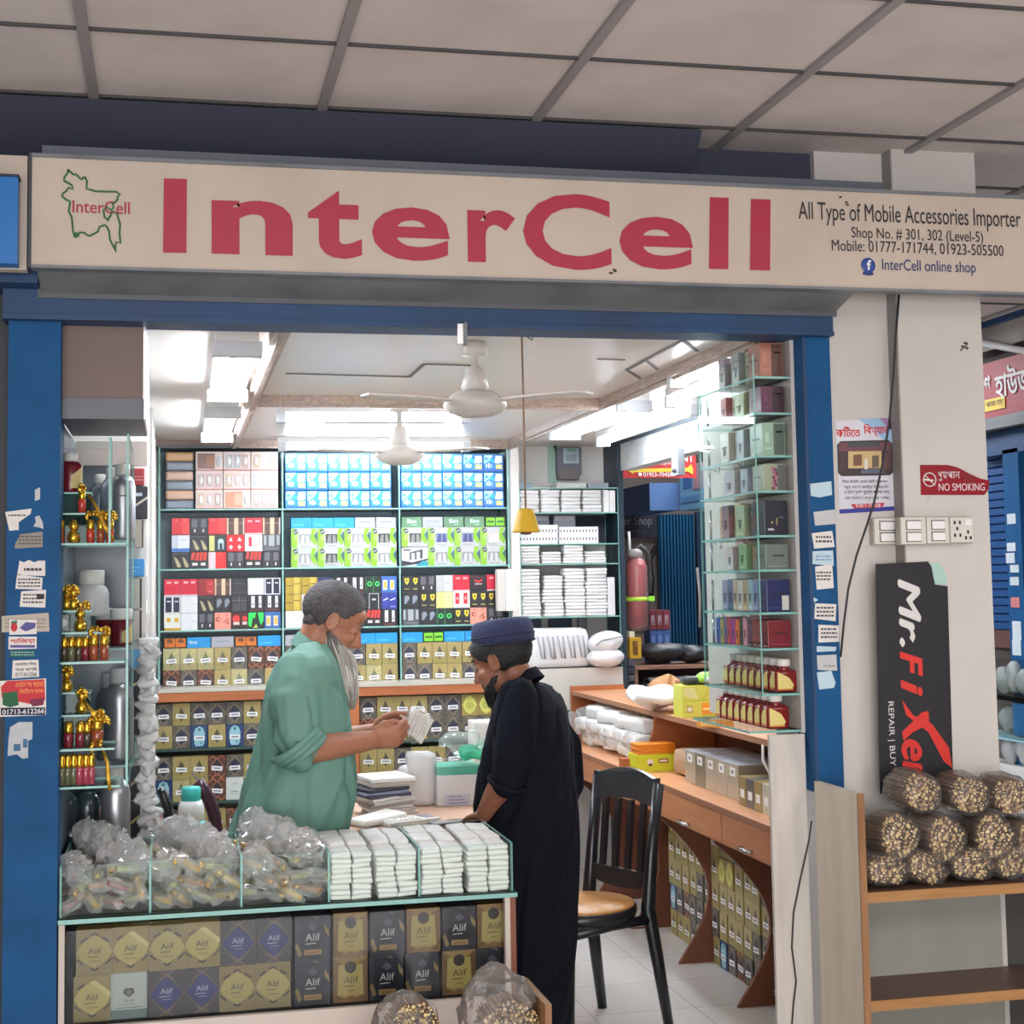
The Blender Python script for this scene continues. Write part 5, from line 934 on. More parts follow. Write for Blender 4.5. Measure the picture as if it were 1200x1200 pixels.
# second shelf
R2 = 'shelf under the make-up trays'
for r, seq in enumerate((['red', 'greypanel', 'red', 'cream', 'red2', 'cream'], ['whiteblue', 'leaf', 'yellowgreen', 'redemblem', 'pinkred', 'grey'], ['leaf', 'redstripe', 'halfpink', 'greypanel', 'redstripe', 'greypanel'])):
    x0 = PY(201, 640, YB).x; w = (XA1-x0)/6
    for i, s in enumerate(seq): d, w0, k = GK[s]; k.spawn((x0+w*(i+.5), YB+random.uniform(0, .006), Z[1]+SH*(2-r)), f'{d}, {ORD[i]} from left, {("top","middle","bottom")[r]} row, {R2}', group='gift cartons', scale=(w/w0, 1, 1))
sv = [['w', 'k', 'w', 'k', 'k', 'b', 'b', 'p'], ['w', 'k', 'w', 'w', 'X', 'w', 'w', 'w']]
for bay, (a, e) in enumerate(((PY(341, 640, YB).x, XB1-.004), (XC0+.004, PY(593, 640, YB).x))):
    for r in range(2):
        for c in range(4):
            s = sv[r][bay*4+c]; k, d = SV[s] if s != 'X' else (SVX, '')
            lab = f'green and white carton showing {d}' if s != 'X' else 'white carton with grey box picture'
            k.spawn((a+(e-a)*(c+.5)/4, YB, Z[1]+.1035*(1-r)), f'{lab}, {ORD[c]} from left, {("upper","lower")[r]} row, {("middle","right")[bay]} bay', group='green and white cartons', scale=((e-a)/4/.1405, 1, 1))
    seq = ['blue', 'blue', 'blue', 'grey', 'grey'] if bay == 0 else ['green', 'grey', 'green', 'green', 'lime']
    for i, s in enumerate(seq): k, d = FL[s]; k.spawn((a+(e-a)*(i+.5)/5, YB+.004, Z[1]+.2075), f'{d}, {ORD[i]} from left atop green and white cartons, {("middle","right")[bay]} bay', group='flat cartons over the green and white ones', scale=((e-a)/5/.113, 1, 1))
# third shelf
R3 = ('left', 'middle', 'right'); ROWN = ('top', 'middle', 'bottom')
third = [[['red2', 'red2', 'darkred', 'cream', 'black', 'white', 'whitenavy'], ['whitenavy', 'white', 'leaf', 'arch', 'blackcross', 'labels', 'labels'], ['goldcircle', 'white', 'greypanel', 'pink', 'dome', 'green', 'bluelabel']],
         [['gold', 'gold', 'navy', 'labels', 'labels', 'greencircle', 'bluelabel'], ['gold', 'redbar', 'navy', 'black', 'black', 'border', 'slash'], ['white', 'white', 'grey', 'black', 'black', 'redstripe', 'labels']],
         [['shield', 'greypanel', 'ash', 'red2', 'blackred', 'red2'], ['arch', 'shield', 'yellow', 'redbar', 'shield', 'shield'], ['grey', 'arch', 'greencircle', 'shield', 'pink', 'greypanel']]]
for bay in range(3):
    a, e = ((XA0+.004, XA1), (XB0+.004, XB1-.004), (XC0+.004, PY(590, 700, YB).x))[bay]
    for r in range(3):
        seq = third[bay][r]; w = (e-a)/len(seq)
        for i, s in enumerate(seq): d, w0, k = GK[s]; k.spawn((a+w*(i+.5), YB+random.uniform(0, .006), Z[2]+SH*(2-r)), f'{d}, {ORD[i]} from left, {ROWN[r]} row, third shelf, {R3[bay]} bay', group='gift cartons', scale=(w/w0, 1, 1))
# fourth shelf: flat cartons over two rows of perfume
fl = [['orange', 'text', 'grey', 'orange', 'blue'], ['grey', 'blue', 'blue', 'blue', 'blue'], ['blue', 'lime', 'blue', 'blue', 'blue']]
up = [['HHHGKRR', 'RKRGHKG'], ['KGHGKGG', 'GKGHGHG'], ['KGGGGGK', 'KKGGKGG']]
for bay in range(3):
    a, e = ((XA0, XA1), (XB0, XB1-.004), (XC0, XC1-.004))[bay]
    for i, s in enumerate(fl[bay]): k, d = FL[s]; k.spawn((a+(e-a)*(i+.5)/5, YB+.003, Z[3]+.2255), f'{d}, {ORD[i]} from left on the upper perfume cartons, {R3[bay]} bay', group='flat cartons over the perfume', scale=((e-a)/5/.113, 1, 1))
    for r in range(2): cells(up[bay][r], a, e, Z[3]+.1125*(1-r), YB, f'{("upper","lower")[r]} row above the orange rail, {R3[bay]} bay', PF, 'perfume cartons with price slips')
# lower cupboard with orange rail
YL2 = 7.95
zr1, zr0 = PY(230, 811, YL2).z, PY(230, 822, YL2).z; zA, zB_ = PY(230, 877, YL2).z, PY(230, 940, YL2).z
xl0, xm0, xm1, xr1 = PY(181, 850, YL2).x, PY(409, 850, YL2).x, PY(421, 850, YL2).x, 1.79
low = thing('low_cupboard', 'open cupboard with orange wood rail and glass shelves below the back shelving', 'cupboard', ((xl0+xr1)/2, 8.1, 0))
m = MB(); m.box(xl0-.03, xr1, YL2-.005, YL2+.015, zr0, zr1, ORANGEW); m.build('rail', low)
m = MB(); m.box(xm0, xm1, YL2-.006, YL2+.3, 0, zr1, mat_wood((176, 106, 62), (158, 88, 48), 3., (10, 10, 1))); m.build('upright', low)
m = MB(); m.box(xl0-.03, xl0-.012, YL2-.006, YL2+.3, 0, zr1, BROWNW); m.build('upright', low)
m = MB(); m.box(xl0-.03, xr1, YL2+.32, YL2+.335, 0, zr1, M((110, 104, 92), .6)); m.build('back_panel', low)
m = MB(); m.box(xl0-.03, xr1, YL2-.01, 8.36, zr1, zr1+.02, M((196, 190, 178), .4)); m.build('top_board', low)
for z in (zA, zB_, zB_-(zA-zB_)):
    m = MB(); m.box(xl0-.012, xm0, YL2, YL2+.32, z-.012, z, GLASS, M((60, 84, 80), .3), 2); m.box(xm1, xr1, YL2, YL2+.32, z-.012, z, GLASS, M((60, 84, 80), .3), 2); m.build('shelf', low)
lowrows = [(zA, ['KGKKKGKGKGG', 'GKBGBKKGGKG'], ['KGGGKKYYG', 'RGGGKKKKK']), (zB_, ['KGGRKGGKGGK', 'BHGRWGKGGKG'], ['GGKGGKGGK', 'GGHGGKGKG']), (zB_-(zA-zB_), ['GKGGRKGGKGG', 'KGGRGGKKGGK'], ['GKGGKGGKG', 'GGKGRGGKK'])]
for j, (z, la, lb) in enumerate(lowrows):
    for r in range(2):
        zz = z+.0005+.1125*(1-r)
        cells(la[r], xl0, xm0-.004, zz, YL2+.03, f'{("upper","lower")[r]} row, {("first","second","third")[j]} shelf below the rail', PF, 'perfume cartons with price slips')
        cells(lb[r], xm1+.006, xm1+.006+.0895*9, zz, YL2+.03, f'{("upper","lower")[r]} row, {("first","second","third")[j]} shelf right of orange upright', PF, 'perfume cartons with price slips')
# ------------------------------------------------------------------ glass shelf of white packets
XD0, XD1 = 1.84, 2.4; YD = 8.1
zD = [PY(665, y, YD).z for y in (571.5, 600.5, 637, 660.5, 722.5, 783)]
ds = thing('glass_shelf', 'glass wall shelf of white packets under the electric meter', 'shelf', (2.1, 8.2, zD[5]))
for z in (zD[0], zD[1], zD[3]+.0, zD[4], zD[2]):
    m = MB(); m.box(XD0, XD1, YD, YD+.26, z-.006, z, GLASS, EDGE, 2); m.build('shelf', ds)
for x in (XD0, XD1): m = MB(); m.box(x-.004, x+.004, YD, YD+.26, zD[5], zD[0], GLASS, EDGE, 0); m.build('glass_side', ds)
m = MB(); m.box(XD0-.02, XD1, YD-.02, YD+.27, .9, zD[5], mat_dirty((206, 202, 194), (160, 156, 150), .3, 3)); m.build('base_board', ds)
m = MB(); m.box(XD0, XD1, YD+.266, YD+.272, zD[2]-.0, zD[1], NAVY); m.build('back_panel', ds)
KQ = [Kind('white_packet', 'packet', packetmb(.11, .1, .04, 30+s, 1, 2, (232, 232, 232))) for s in range(4)]
def pk(x0, x1, y, z, label, grp='white packets on the glass shelf', h=.04, yy=YD+.055):
    a, c = PY(x0, y, YD).x, PY(x1, y, YD).x; w = (c-a)/.112
    KQ[random.randrange(4)].spawn(((a+c)/2, yy+random.uniform(0, .006), z), label, group=grp, scale=(w, 1, h/.04*.985), rz=random.uniform(-.02, .02))
for c, (x0, x1) in enumerate(((609, 633), (634, 657), (658, 682), (683, 706))):
    h = (zD[0]-zD[1]-.012)/3
    for l in range(3): pk(x0, x1, 585, zD[1]+.0005+h*l, f'white packet, {ORD[c]} column from left, {("bottom","middle","top")[l]} layer under the shelf top', h=h)
m = MB(); a, c = PY(708, 585, YD).x, PY(722, 585, YD).x; m.rbox(a, (a+c)/2-.002, YD+.01, YD+.1, zD[1]+.0005, zD[0]-.012, M((232, 232, 232), .4), .008); m.rbox((a+c)/2, c, YD+.01, YD+.1, zD[1]+.0005, zD[0]-.014, M((232, 232, 232), .4), .008); tag(m.build('upright_packet'), 'white packet standing upright at the right end of the upper glass shelf', 'packet')
def tickbox(x0, x1, y0, y1, rows, label, z, yy=YD+.01, col=(232, 232, 232)):
    a, c = PY(x0, y1, YD).x, PY(x1, y1, YD).x; h = (y1-y0)/217.; t = thing('white_carton', label, 'box', ((a+c)/2, yy, z))
    m = MB(); m.rbox(a, c, yy, yy+.12, z, z+h, M(col, .5), .002); m.build('carton', t)
    m = MB(); n = 12
    for r in rows:
        for k in range(n): x = a+(c-a)*(k+.6)/(n+.4); m.box(x-.0028, x+.0028, yy-.0008, yy, z+h*r-.006, z+h*r+.007, M((90, 84, 88), .6))
    m.build('print', t); return h
hb = tickbox(609, 654.5, 626, 637.5, (.5,), 'white carton with a row of dark ticks, lower left of the pair', zD[2])
tickbox(609, 654.5, 614.5, 625.5, (.35,), 'white carton with dark ticks lying on the lower left one', zD[2]+hb+.0005)
tickbox(656, 702, 617, 637, (.28, .75), 'white carton with two rows of dark ticks on the middle glass shelf', zD[2])
for x0, x1, nm in ((612, 652, 'left'), (657, 683, 'right')):
    m = MB(); a, c = PY(x0, 605, YD).x, PY(x1, 605, YD).x; zt = zD[1]-.008
    m.rbox(a, c, YD+.16, YD+.25, zD[2], zt, M((150, 154, 164), .5), .002); m.box(a+.01, c-.01, YD+.158, YD+.16, zt-.03, zt-.005, M((206, 200, 206), .5)); tag(m.build('grey_carton'), f'grey carton behind the ticked cartons, {nm} one', 'box')
for c, (x0, x1, n) in enumerate(((610, 634, 3), (636, 659, 2), (661, 685, 3), (686, 711, 2))):
    h = (zD[2]-zD[3]-.01)/3
    for l in range(n): pk(x0+random.uniform(-1, 1), x1, 650, zD[3]+.0005+h*l*1.0, f'white packet, {ORD[c]} column from left, {ORD[l]} layer up, third glass shelf', h=h)
for c, (x0, x1, n) in enumerate(((611, 635, 7), (637, 661, 6), (662, 687, 7), (688, 713, 7))):
    h = (zD[3]-zD[4]-.016)/7.3
    for l in range(n): pk(x0+random.uniform(-1.5, 1.5), x1+random.uniform(-1, 1), 700, zD[4]+.0005+h*l, f'white packet, {ORD[c]} column from left, {ORD[l]} layer up, lowest glass shelf', h=h)
m = MB(); a, c = PY(713, 690, YD).x, PY(722, 690, YD).x; m.rbox(a, c, YD+.02, YD+.1, zD[4]+.0005, zD[4]+.21, M((230, 230, 232), .4), .006); tag(m.build('upright_packet'), 'white packet standing upright right of the lowest glass shelf stacks', 'packet')
# bundles under it
WRAP = M((226, 226, 228), .28, bump=.5, bscale=26)
t = thing('wrapped_bundle', 'large white wrapped bundle of folded cloths behind the man in the cap', 'bundle', PY(650, 784, YD))
a, c = max(1.862, PY(605, 760, YD).x), PY(691, 760, YD).x; zt = PY(650, 736, YD).z; z0 = zD[5]
m = MB(); m.rbox(a, c, YD-.02, YD+.2, z0, zt, WRAP, .045, True); m.jitter(.008, 14, 2); m.build('wrapper', t)
m = MB()
for k in range(5):
    x = a+.06+(c-a-.1)*k/4.6; m.tube([(x, YD-.026, zt-.04), (x+.012, YD-.03, zt-.1), (x+.022, YD-.03, z0+.06), (x+.04, YD-.03, z0+.055), (x+.034, YD-.03, zt-.08), (x+.03, YD-.028, zt-.045)], .0055, M((168, 168, 172), .4), 6)
m.build('folded_edges', t)
t = thing('wrapped_bundle', 'rounded white wrapped bundle at the right end under the glass shelf', 'bundle', PY(707, 784, YD))
a, c = PY(686, 765, YD).x, PY(729, 765, YD).x
m = MB(); m.ell(((a+c)/2, YD-.03, z0+.055), ((c-a)/2, .09, .055), WRAP, nu=20, nv=12); m.ell(((a+c)/2, YD-.03, z0+.135), ((c-a)/2*.96, .088, .062), WRAP, Euler((0, -.18, 0)), 20, 12); m.jitter(.006, 20, 8); m.build('wrapper', t)
m = MB(); m.tube([(a+.03, YD-.115, z0+.125), (a+.06, YD-.118, z0+.15), (c-.03, YD-.118, z0+.17)], .004, M((150, 150, 156), .5), 5); m.build('folded_edges', t)
for k, (x0, x1, y1) in enumerate(((613, 645, 735), (655, 682, 735), (690, 700, 740))):
    m = MB(); a, c = PY(x0, 730, YD).x, PY(x1, 730, YD).x; m.rbox(a, c, YD+.21, YD+.25, zD[5], zD[4]-.012, M((48, 66, 90) if k < 2 else (130, 132, 136), .4), .004); tag(m.build('backing_box'), f'dark box standing behind the white bundles, {ORD[k]} from left', 'box')
m = MB(); a, c = PY(583, 690, 8.03).x, PY(603, 690, 8.03).x; zt, zb = PY(593, 667, 8.03).z, PY(593, 716, 8.03).z
m.rbox(a, (a+c)/2-.004, 8.03, 8.09, zb, zt, M((206, 202, 194), .6), .003); m.rbox((a+c)/2-.004, c, 8.02, 8.09, zb, zt, M((222, 220, 214), .6), .003); tag(m.build('tall_white_box'), 'tall white box fixed at the right end of the gift carton shelf', 'box')
# electric meter
t = thing('electric_meter', 'grey electric meter with pale display high on the back wall', 'meter', PY(669, 560, 8.37))
m = MB(); a, b_ = PY(653, 561, 8.33), PY(681, 524, 8.33); m.rbox(a.x, b_.x, 8.32, 8.38, a.z+.02, b_.z, M((112, 116, 126), .45), .006); m.build('case', t)
m = MB(); p, q = PY(661, 543, 8.3), PY(679, 525, 8.3); m.rbox(p.x, q.x, 8.312, 8.322, p.z, q.z, M((178, 196, 206), .3), .003); m.build('window', t)
m = MB(); p, q = PY(665, 529, 8.3), PY(675, 525.5, 8.3); m.box(p.x, q.x, 8.309, 8.313, p.z, q.z, M((120, 170, 150), .3)); p, q = PY(664, 540, 8.3), PY(676, 532, 8.3); m.box(p.x, q.x, 8.31, 8.313, p.z, q.z, M((150, 164, 176), .4)); m.build('display', t)
m = MB(); p, q = PY(655, 562, 8.3), PY(680, 550, 8.3); m.rbox(p.x, q.x, 8.315, 8.375, p.z, q.z, M((120, 112, 112), .5), .01); m.build('terminal_cover', t)
m = MB(); m.tube([PY(650, 522, 8.35), PY(654, 535, 8.35), PY(653, 548, 8.35), PY(658, 560, 8.35)], .008, M((84, 74, 72), .5), 6); m.build('wire', t)
m = MB(); a, c = PY(643, 566, 8.372), PY(653, 521, 8.372); m.box(a.x, c.x, 8.368, 8.38, a.z, c.z, M((176, 210, 196), .6)); tag(m.build('backing_strip'), 'pale green strip on the wall left of the electric meter', 'strip')
# things lying on the glass shelf top
for k, (x0, x1) in enumerate(((603, 626), (655, 690), (692, 716))):
    m = MB(); a, c = PY(x0, 568, YD).x, PY(x1, 568, YD).x; m.rbox(a, c, YD+.05, YD+.2, zD[0]+.0005, zD[0]+.03, M(((140, 156, 172), (206, 204, 200), (150, 154, 168))[k], .5), .003); tag(m.build('flat_box'), f'low flat box lying on top of the glass shelf, {ORD[k]} from left', 'box')
# ================================================================== lamps and fans in the shop
TUBEM = mat_emit((236, 246, 255), TUBE); FIX = M((225, 225, 225), .4)
def batten(label, a, b, n=1, gap=.05, caps=True):
    """fluorescent batten from a to b on the ceiling; n tubes side by side"""
    a, b = Vector(a), Vector(b); d = (b-a).normalized(); s = Vector((-d.y, d.x, 0)); mid = (a+b)/2
    t = thing('tube_light', label, 'tube light', (mid.x, mid.y, CZ-.075), group='fluorescent tube lights')
    m = MB(); w = .03+gap*(n-1)*.5; m.prism([a-s*w+Vector((0, 0, CZ-.03-a.z)), a+s*w+Vector((0, 0, CZ-.03-a.z)), b+s*w+Vector((0, 0, CZ-.03-b.z)), b-s*w+Vector((0, 0, CZ-.03-b.z))], (0, 0, .03), FIX); m.build('batten', t)
    for k in range(n):
        o = s*(gap*(k-(n-1)/2)); m = MB(); m.tube([Vector((p.x, p.y, CZ-.052))+o for p in (a+d*.04, b-d*.04)], .0145, TUBEM, 12); m.build('tube', t)
    for p, q in ((a, 1), (b, -1)):
        m = MB(); c = p+d*q*.02; m.prism([c-s*w*1.15-d*.02+Vector((0, 0, CZ-.075-c.z)), c+s*w*1.15-d*.02+Vector((0, 0, CZ-.075-c.z)), c+s*w*1.15+d*.02+Vector((0, 0, CZ-.075-c.z)), c-s*w*1.15+d*.02+Vector((0, 0, CZ-.075-c.z))], (0, 0, .046), M((196, 200, 206), .4)); m.build('lamp_holder', t)
batten('double tube light over the left aisle, nearer one', (.19, 4.66, CZ), (.2, 5.85, CZ), 2, .07)
batten('double tube light over the left aisle, farther one', (.2, 6.36, CZ), (.206, 7.46, CZ), 2, .07)
batten('tube light across the ceiling nearest the back shelves', (.53, 7.93, CZ), (1.53, 7.9, CZ), 1)
batten('added tube light at the bright band across the ceiling between the two fans', (.43, 6.55, CZ), (1.26, 6.5, CZ), 1)  # bright ceiling band built as an added tube light
batten('tube light over the right side, nearest the opening', (1.83, 4.56, CZ), (1.80, 5.3, CZ), 1)
batten('tube light over the right side, second from the opening', (1.94, 4.98, CZ), (1.98, 5.88, CZ), 1)
batten('double tube light over the right counter, farther back', (1.86, 6.0, CZ), (1.878, 7.25, CZ), 2, .07)
batten('added thin tube standing in for a reflected strip by the side opening beam', (2.17, 6.1, CZ), (2.17, 7.6, CZ), 1)  # reflected strip on the ceiling, built as an added glowing tube
FANM = M((206, 200, 194), .4)
def fan(label, x, y, px, zr, rot):
    zc = zr; t = thing('ceiling_fan', label, 'ceiling fan', (x, y, CZ))
    m = MB(); m.lathe([(.012, zc+.08), (.012, CZ-.05), (.045, CZ-.045), (.04, CZ-.002), (.02, CZ)], FANM, (x, y, 0), 16); m.build('down_rod', t)
    m = MB(); m.lathe([(.012, zc+.13), (.03, zc+.12), (.045, zc+.06), (.03, zc+.045)], FANM, (x, y, 0), 18); m.build('canopy', t)
    m = MB(); m.lathe([(.03, zc+.05), (.06, zc+.045), (.098, zc+.02), (.102, zc), (.085, zc-.02), (.05, zc-.034), (.01, zc-.037)], FANM, (x, y, 0), 28); m.build('motor', t)
    for k in range(3):
        a = rot+2*pi*k/3; d = Vector((cos(a), sin(a), 0)); s = Vector((-d.y, d.x, 0)); c = Vector((x, y, zc+.012))
        m = MB(); m.prism([c+d*.09-s*.02, c+d*.22-s*.05, c+d*.38-s*.05, c+d*.4-s*.02, c+d*.4+s*.035, c+d*.22+s*.045, c+d*.09+s*.02], (0, 0, .006), M((222, 216, 210), .4)); m.build('blade', t)
fan('white ceiling fan nearest the opening', .944, 4.77, 556, PY(556, 476, 4.77).z, 1.4)
fan('white ceiling fan near the back shelves', .93, 6.35, 467, PY(467, 535, 6.35).z, 1.45)
# yellow pendant
Yp = 4.62; p0, p1 = PY(616, 597, Yp), PY(616, 623, Yp); w = (PY(632, 620, Yp).x-PY(601, 620, Yp).x)/2
t = thing('pendant_lamp', 'small yellow bucket-shaped lamp shade hanging on a long wire', 'pendant lamp', (p0.x, Yp, CZ))
m = MB(); m.tube([(p0.x, Yp, p0.z), (p0.x-.001, Yp, 2.1), (p0.x-.003, Yp, CZ)], .0032, M((140, 110, 90), .6), 6); m.build('wire', t)
m = MB(); m.lathe([(w*.12, p0.z+.004), (w*.58, p0.z), (w*.64, p0.z-.008), (w, p1.z+.002), (w*1.02, p1.z-.002), (w*.97, p1.z-.002), (w*.6, p0.z-.012)], M((222, 178, 42), .5), (p0.x, Yp, 0), 24); m.build('lamp_shade', t)
m = MB(); m.lathe([(w*.3, p1.z+.02), (w*.42, p1.z), (w*.4, p1.z-.008), (.001, p1.z-.01)], M((120, 84, 60), .5), (p0.x, Yp, 0), 14); m.build('lamp_socket', t)
# ================================================================== glass tower right of the opening
TX0, TX1, TY0, TY1 = 1.735, 1.852, 4.36, 4.87
zt = [PY(925, y, 4.37).z for y in (442, 484, 534, 575, 627, 667, 717, 759, 812, 855)]
tw = thing('glass_display', 'tall glass display of perfume cartons just inside the right post', 'display case', ((TX0+TX1)/2, 4.6, 0))
for i, z in enumerate(zt):
    m = MB(); x0 = TX0-.004 if i < 9 else TX0-.05; m.box(x0, TX1, TY0, TY1, z-.007, z, GLASS, EDGE, 2)
    if i in (2, 4, 6): m.tube([(TX0+.0, TY0+.1, z-.01), (TX0+.01, TY0+.13, z-.03), (TX0, TY0+.17, z-.01)], .002, CHROME, 5); m.tube([(TX0+.0, TY0+.33, z-.01), (TX0+.01, TY0+.36, z-.03), (TX0, TY0+.4, z-.01)], .002, CHROME, 5)
    m.build('shelf', tw)
m = MB(); m.box(TX0-.006, TX0-.002, TY0, TY1, zt[8], 2.27, GLASS, EDGE, 0); m.build('side_pane', tw)
m = MB(); m.box(TX0, TX1, TY1-.004, TY1, zt[8], 2.27, GLASS, EDGE, 1); m.build('back_pane', tw)
m = MB(); m.box(TX1, TX1+.012, TY0, TY1+.3, zt[9]-.01, CZ, WALLW); m.build('side_board', tw)
m = MB(); m.box(1.742, 1.855, 4.345, 4.36, 0, zt[9]-.012, mat_dirty((206, 200, 192), (140, 136, 132), .4, 3, .6, (8, 1, 1))); m.build('base_board', tw)
m = MB()
for z in zt[1:8]: m.tube([(TX0+.02, TY1-.03, z), (TX0+.02, TY1-.03, z+.1)], .004, CHROME, 6)
m.build('clip', tw)
rows = [('top', .0, [((170, 112, 92), 'copper', .098, 1), ((196, 196, 170), 'cream patterned', .075, 0), ((150, 160, 158), 'grey-green', .06, 0), ((206, 200, 180), 'ivory', .06, 0), ((150, 140, 150), 'mauve', .06, 0)]),
        ('second', .0, [((92, 44, 72), 'plum', .1, 1), ((206, 206, 200), 'white', .04, 0), ((178, 190, 140), 'pale green', .08, 0), ((214, 206, 190), 'cream', .07, 0), ((186, 92, 92), 'rose red', .05, 0)]),
        ('third', .0, [((150, 180, 158), 'pale jade', .1, 1), ((200, 208, 200), 'white-green', .05, 0), ((160, 172, 180), 'silver blue', .06, 0), ((222, 216, 206), 'white', .065, 0), ((226, 216, 206), 'white and gold', .075, 0)]),
        ('fourth', .0, [((156, 166, 140), 'pink-blossomed sage', .09, 2), ((214, 188, 196), 'pale pink', .04, 0), ((168, 182, 196), 'blue-white', .055, 0), ((190, 190, 158), 'khaki', .05, 0), ((190, 184, 190), 'silver marbled', .09, 0)]),
        ('fifth', .0, [((44, 46, 56), 'black', .105, 3), ((78, 80, 86), 'charcoal', .06, 3), ((176, 196, 160), 'green', .07, 0), ((206, 198, 150), 'cream', .06, 0), ((130, 110, 120), 'dusky purple', .06, 0), ((186, 140, 110), 'tan', .07, 0)]),
        ('sixth', .0, [((112, 124, 116), 'grey-green', .1, 0), ((170, 140, 108), 'bronze', .06, 0), ((150, 190, 140), 'leaf green', .06, 0), ((170, 110, 112), 'dull red', .05, 0), ((216, 206, 210), 'white', .05, 0), ((212, 190, 200), 'pink and white', .06, 0)]),
        ('seventh', -.02, [((40, 46, 92), 'navy', .07, 0), ((130, 150, 190), 'light blue', .04, 0), ((170, 196, 204), 'ice blue', .04, 0), ((196, 170, 130), 'gold', .04, 0), ((216, 212, 204), 'white', .04, 0), ((196, 176, 160), 'beige', .04, 0), ((90, 100, 150), 'indigo', .04, 0), ((150, 150, 180), 'lavender', .05, 0)]),
        ('eighth', .02, [((120, 36, 44), 'wine red', .05, 4), ((140, 30, 36), 'red', .04, 4), ((150, 44, 36), 'brick red', .04, 4), ((96, 40, 84), 'purple', .04, 4), ((222, 150, 170), 'pink', .035, 0), ((40, 66, 44), 'dark green', .03, 0), ((236, 110, 40), 'orange', .035, 0), ((170, 44, 150), 'magenta', .04, 0), ((206, 60, 90), 'rose', .03, 0), ((120, 90, 130), 'violet', .03, 0), ((176, 166, 60), 'mustard', .03, 0), ((70, 90, 170), 'blue', .04, 0)])]
for ri, (rn, dx, items) in enumerate(rows):
    z = zt[ri]+.0005; y = TY0+.03; H = (zt[ri-1]-zt[ri]-.012 if ri else .13); h0 = min(.112, H*.92)
    tot = sum(i[2] for i in items)+.004*len(items); sc = min(1.0, (TY1-.02-y)/tot)
    for k, (col, nm, ly, st) in enumerate(items):
        ly *= sc; h = h0*random.uniform(.9, 1); x0 = TX0+.03+.02*(k % 2)*(ri < 6); x1 = TX1-.012
        lt = tuple(min(255, int(c*1.12+10)) for c in col); dkc = tuple(int(c*.55) for c in col)
        m = MB(); base = M(col, .3, .1); m.rbox(x0, x1, y, y+ly, z, z+h, base, .002)
        X = x0-.0006
        def L(a, b, c, d, mt): m.poly([(X, y+ly*(1-a), z+h*b), (X, y+ly*(1-c), z+h*b), (X, y+ly*(1-c), z+h*d), (X, y+ly*(1-a), z+h*d)], mt)
        L(.12, .08, .88, .16, M(lt, .4)); L(.2, .5, .8, .56, M(dkc, .4))
        if st == 0 and k: m.ell((X, y+ly*.5, z+h*.42), (.0006, ly*.2, h*.16), M(dkc, .4), nu=10, nv=6)
        Yf = y-.0007
        def Fr(a, b, c, d, mt, yy=0): m.poly([(x0+(x1-x0)*a, Yf-yy, z+h*b), (x0+(x1-x0)*c, Yf-yy, z+h*b), (x0+(x1-x0)*c, Yf-yy, z+h*d), (x0+(x1-x0)*a, Yf-yy, z+h*d)], mt)
        if k == 0:
            if st == 1: Fr(.5, .04, .96, .96, M(dkc, .35)); Fr(.1, .2, .4, .26, M(lt, .4)); Fr(.12, .4, .3, .7, M(lt, .4)); Fr(.6, .7, .9, .74, M(lt, .4))
            if st == 2:
                Fr(.62, .04, .98, .96, M((96, 100, 96), .4))
                for q in range(12): m.ell((x0+(x1-x0)*(.42+.16*((q*.37) % 1)), Yf, z+h*(.1+.8*q/12)), (.006, .0006, .006), M((178, 110, 130) if q % 2 else (120, 60, 84), .5), nu=8, nv=5)
            if st == 3: Fr(.14, .14, .4, .2, M((190, 190, 190), .5)); Fr(.3, .34, .36, .4, M((190, 170, 110), .5)); Fr(.5, .3, .56, .5, M((150, 130, 80), .5)); Fr(.6, .5, .86, .54, M((90, 92, 100), .5))
            if st in (0, 4): Fr(.1, .1, .9, .15, M(lt, .4)); Fr(.3, .5, .8, .58, M(dkc, .4))
        elif st == 3: L(.2, .6, .7, .76, M((190, 194, 200), .5)); L(.2, .3, .8, .4, M((190, 194, 200), .5))
        if st == 4: L(.2, .04, .8, .16, M((206, 186, 186), .5))
        if ri == 6 and k == 0: Fr(.65, .05, .95, .5, M((200, 200, 190), .5), .0002)
        desc = f'{nm} carton'
        tag(m.build('scent_carton'), f'{desc} on the {rn} shelf of right display, {ORD[k]} from the front', 'box', f'cartons on the {rn} display shelf'); y += ly+.004*sc
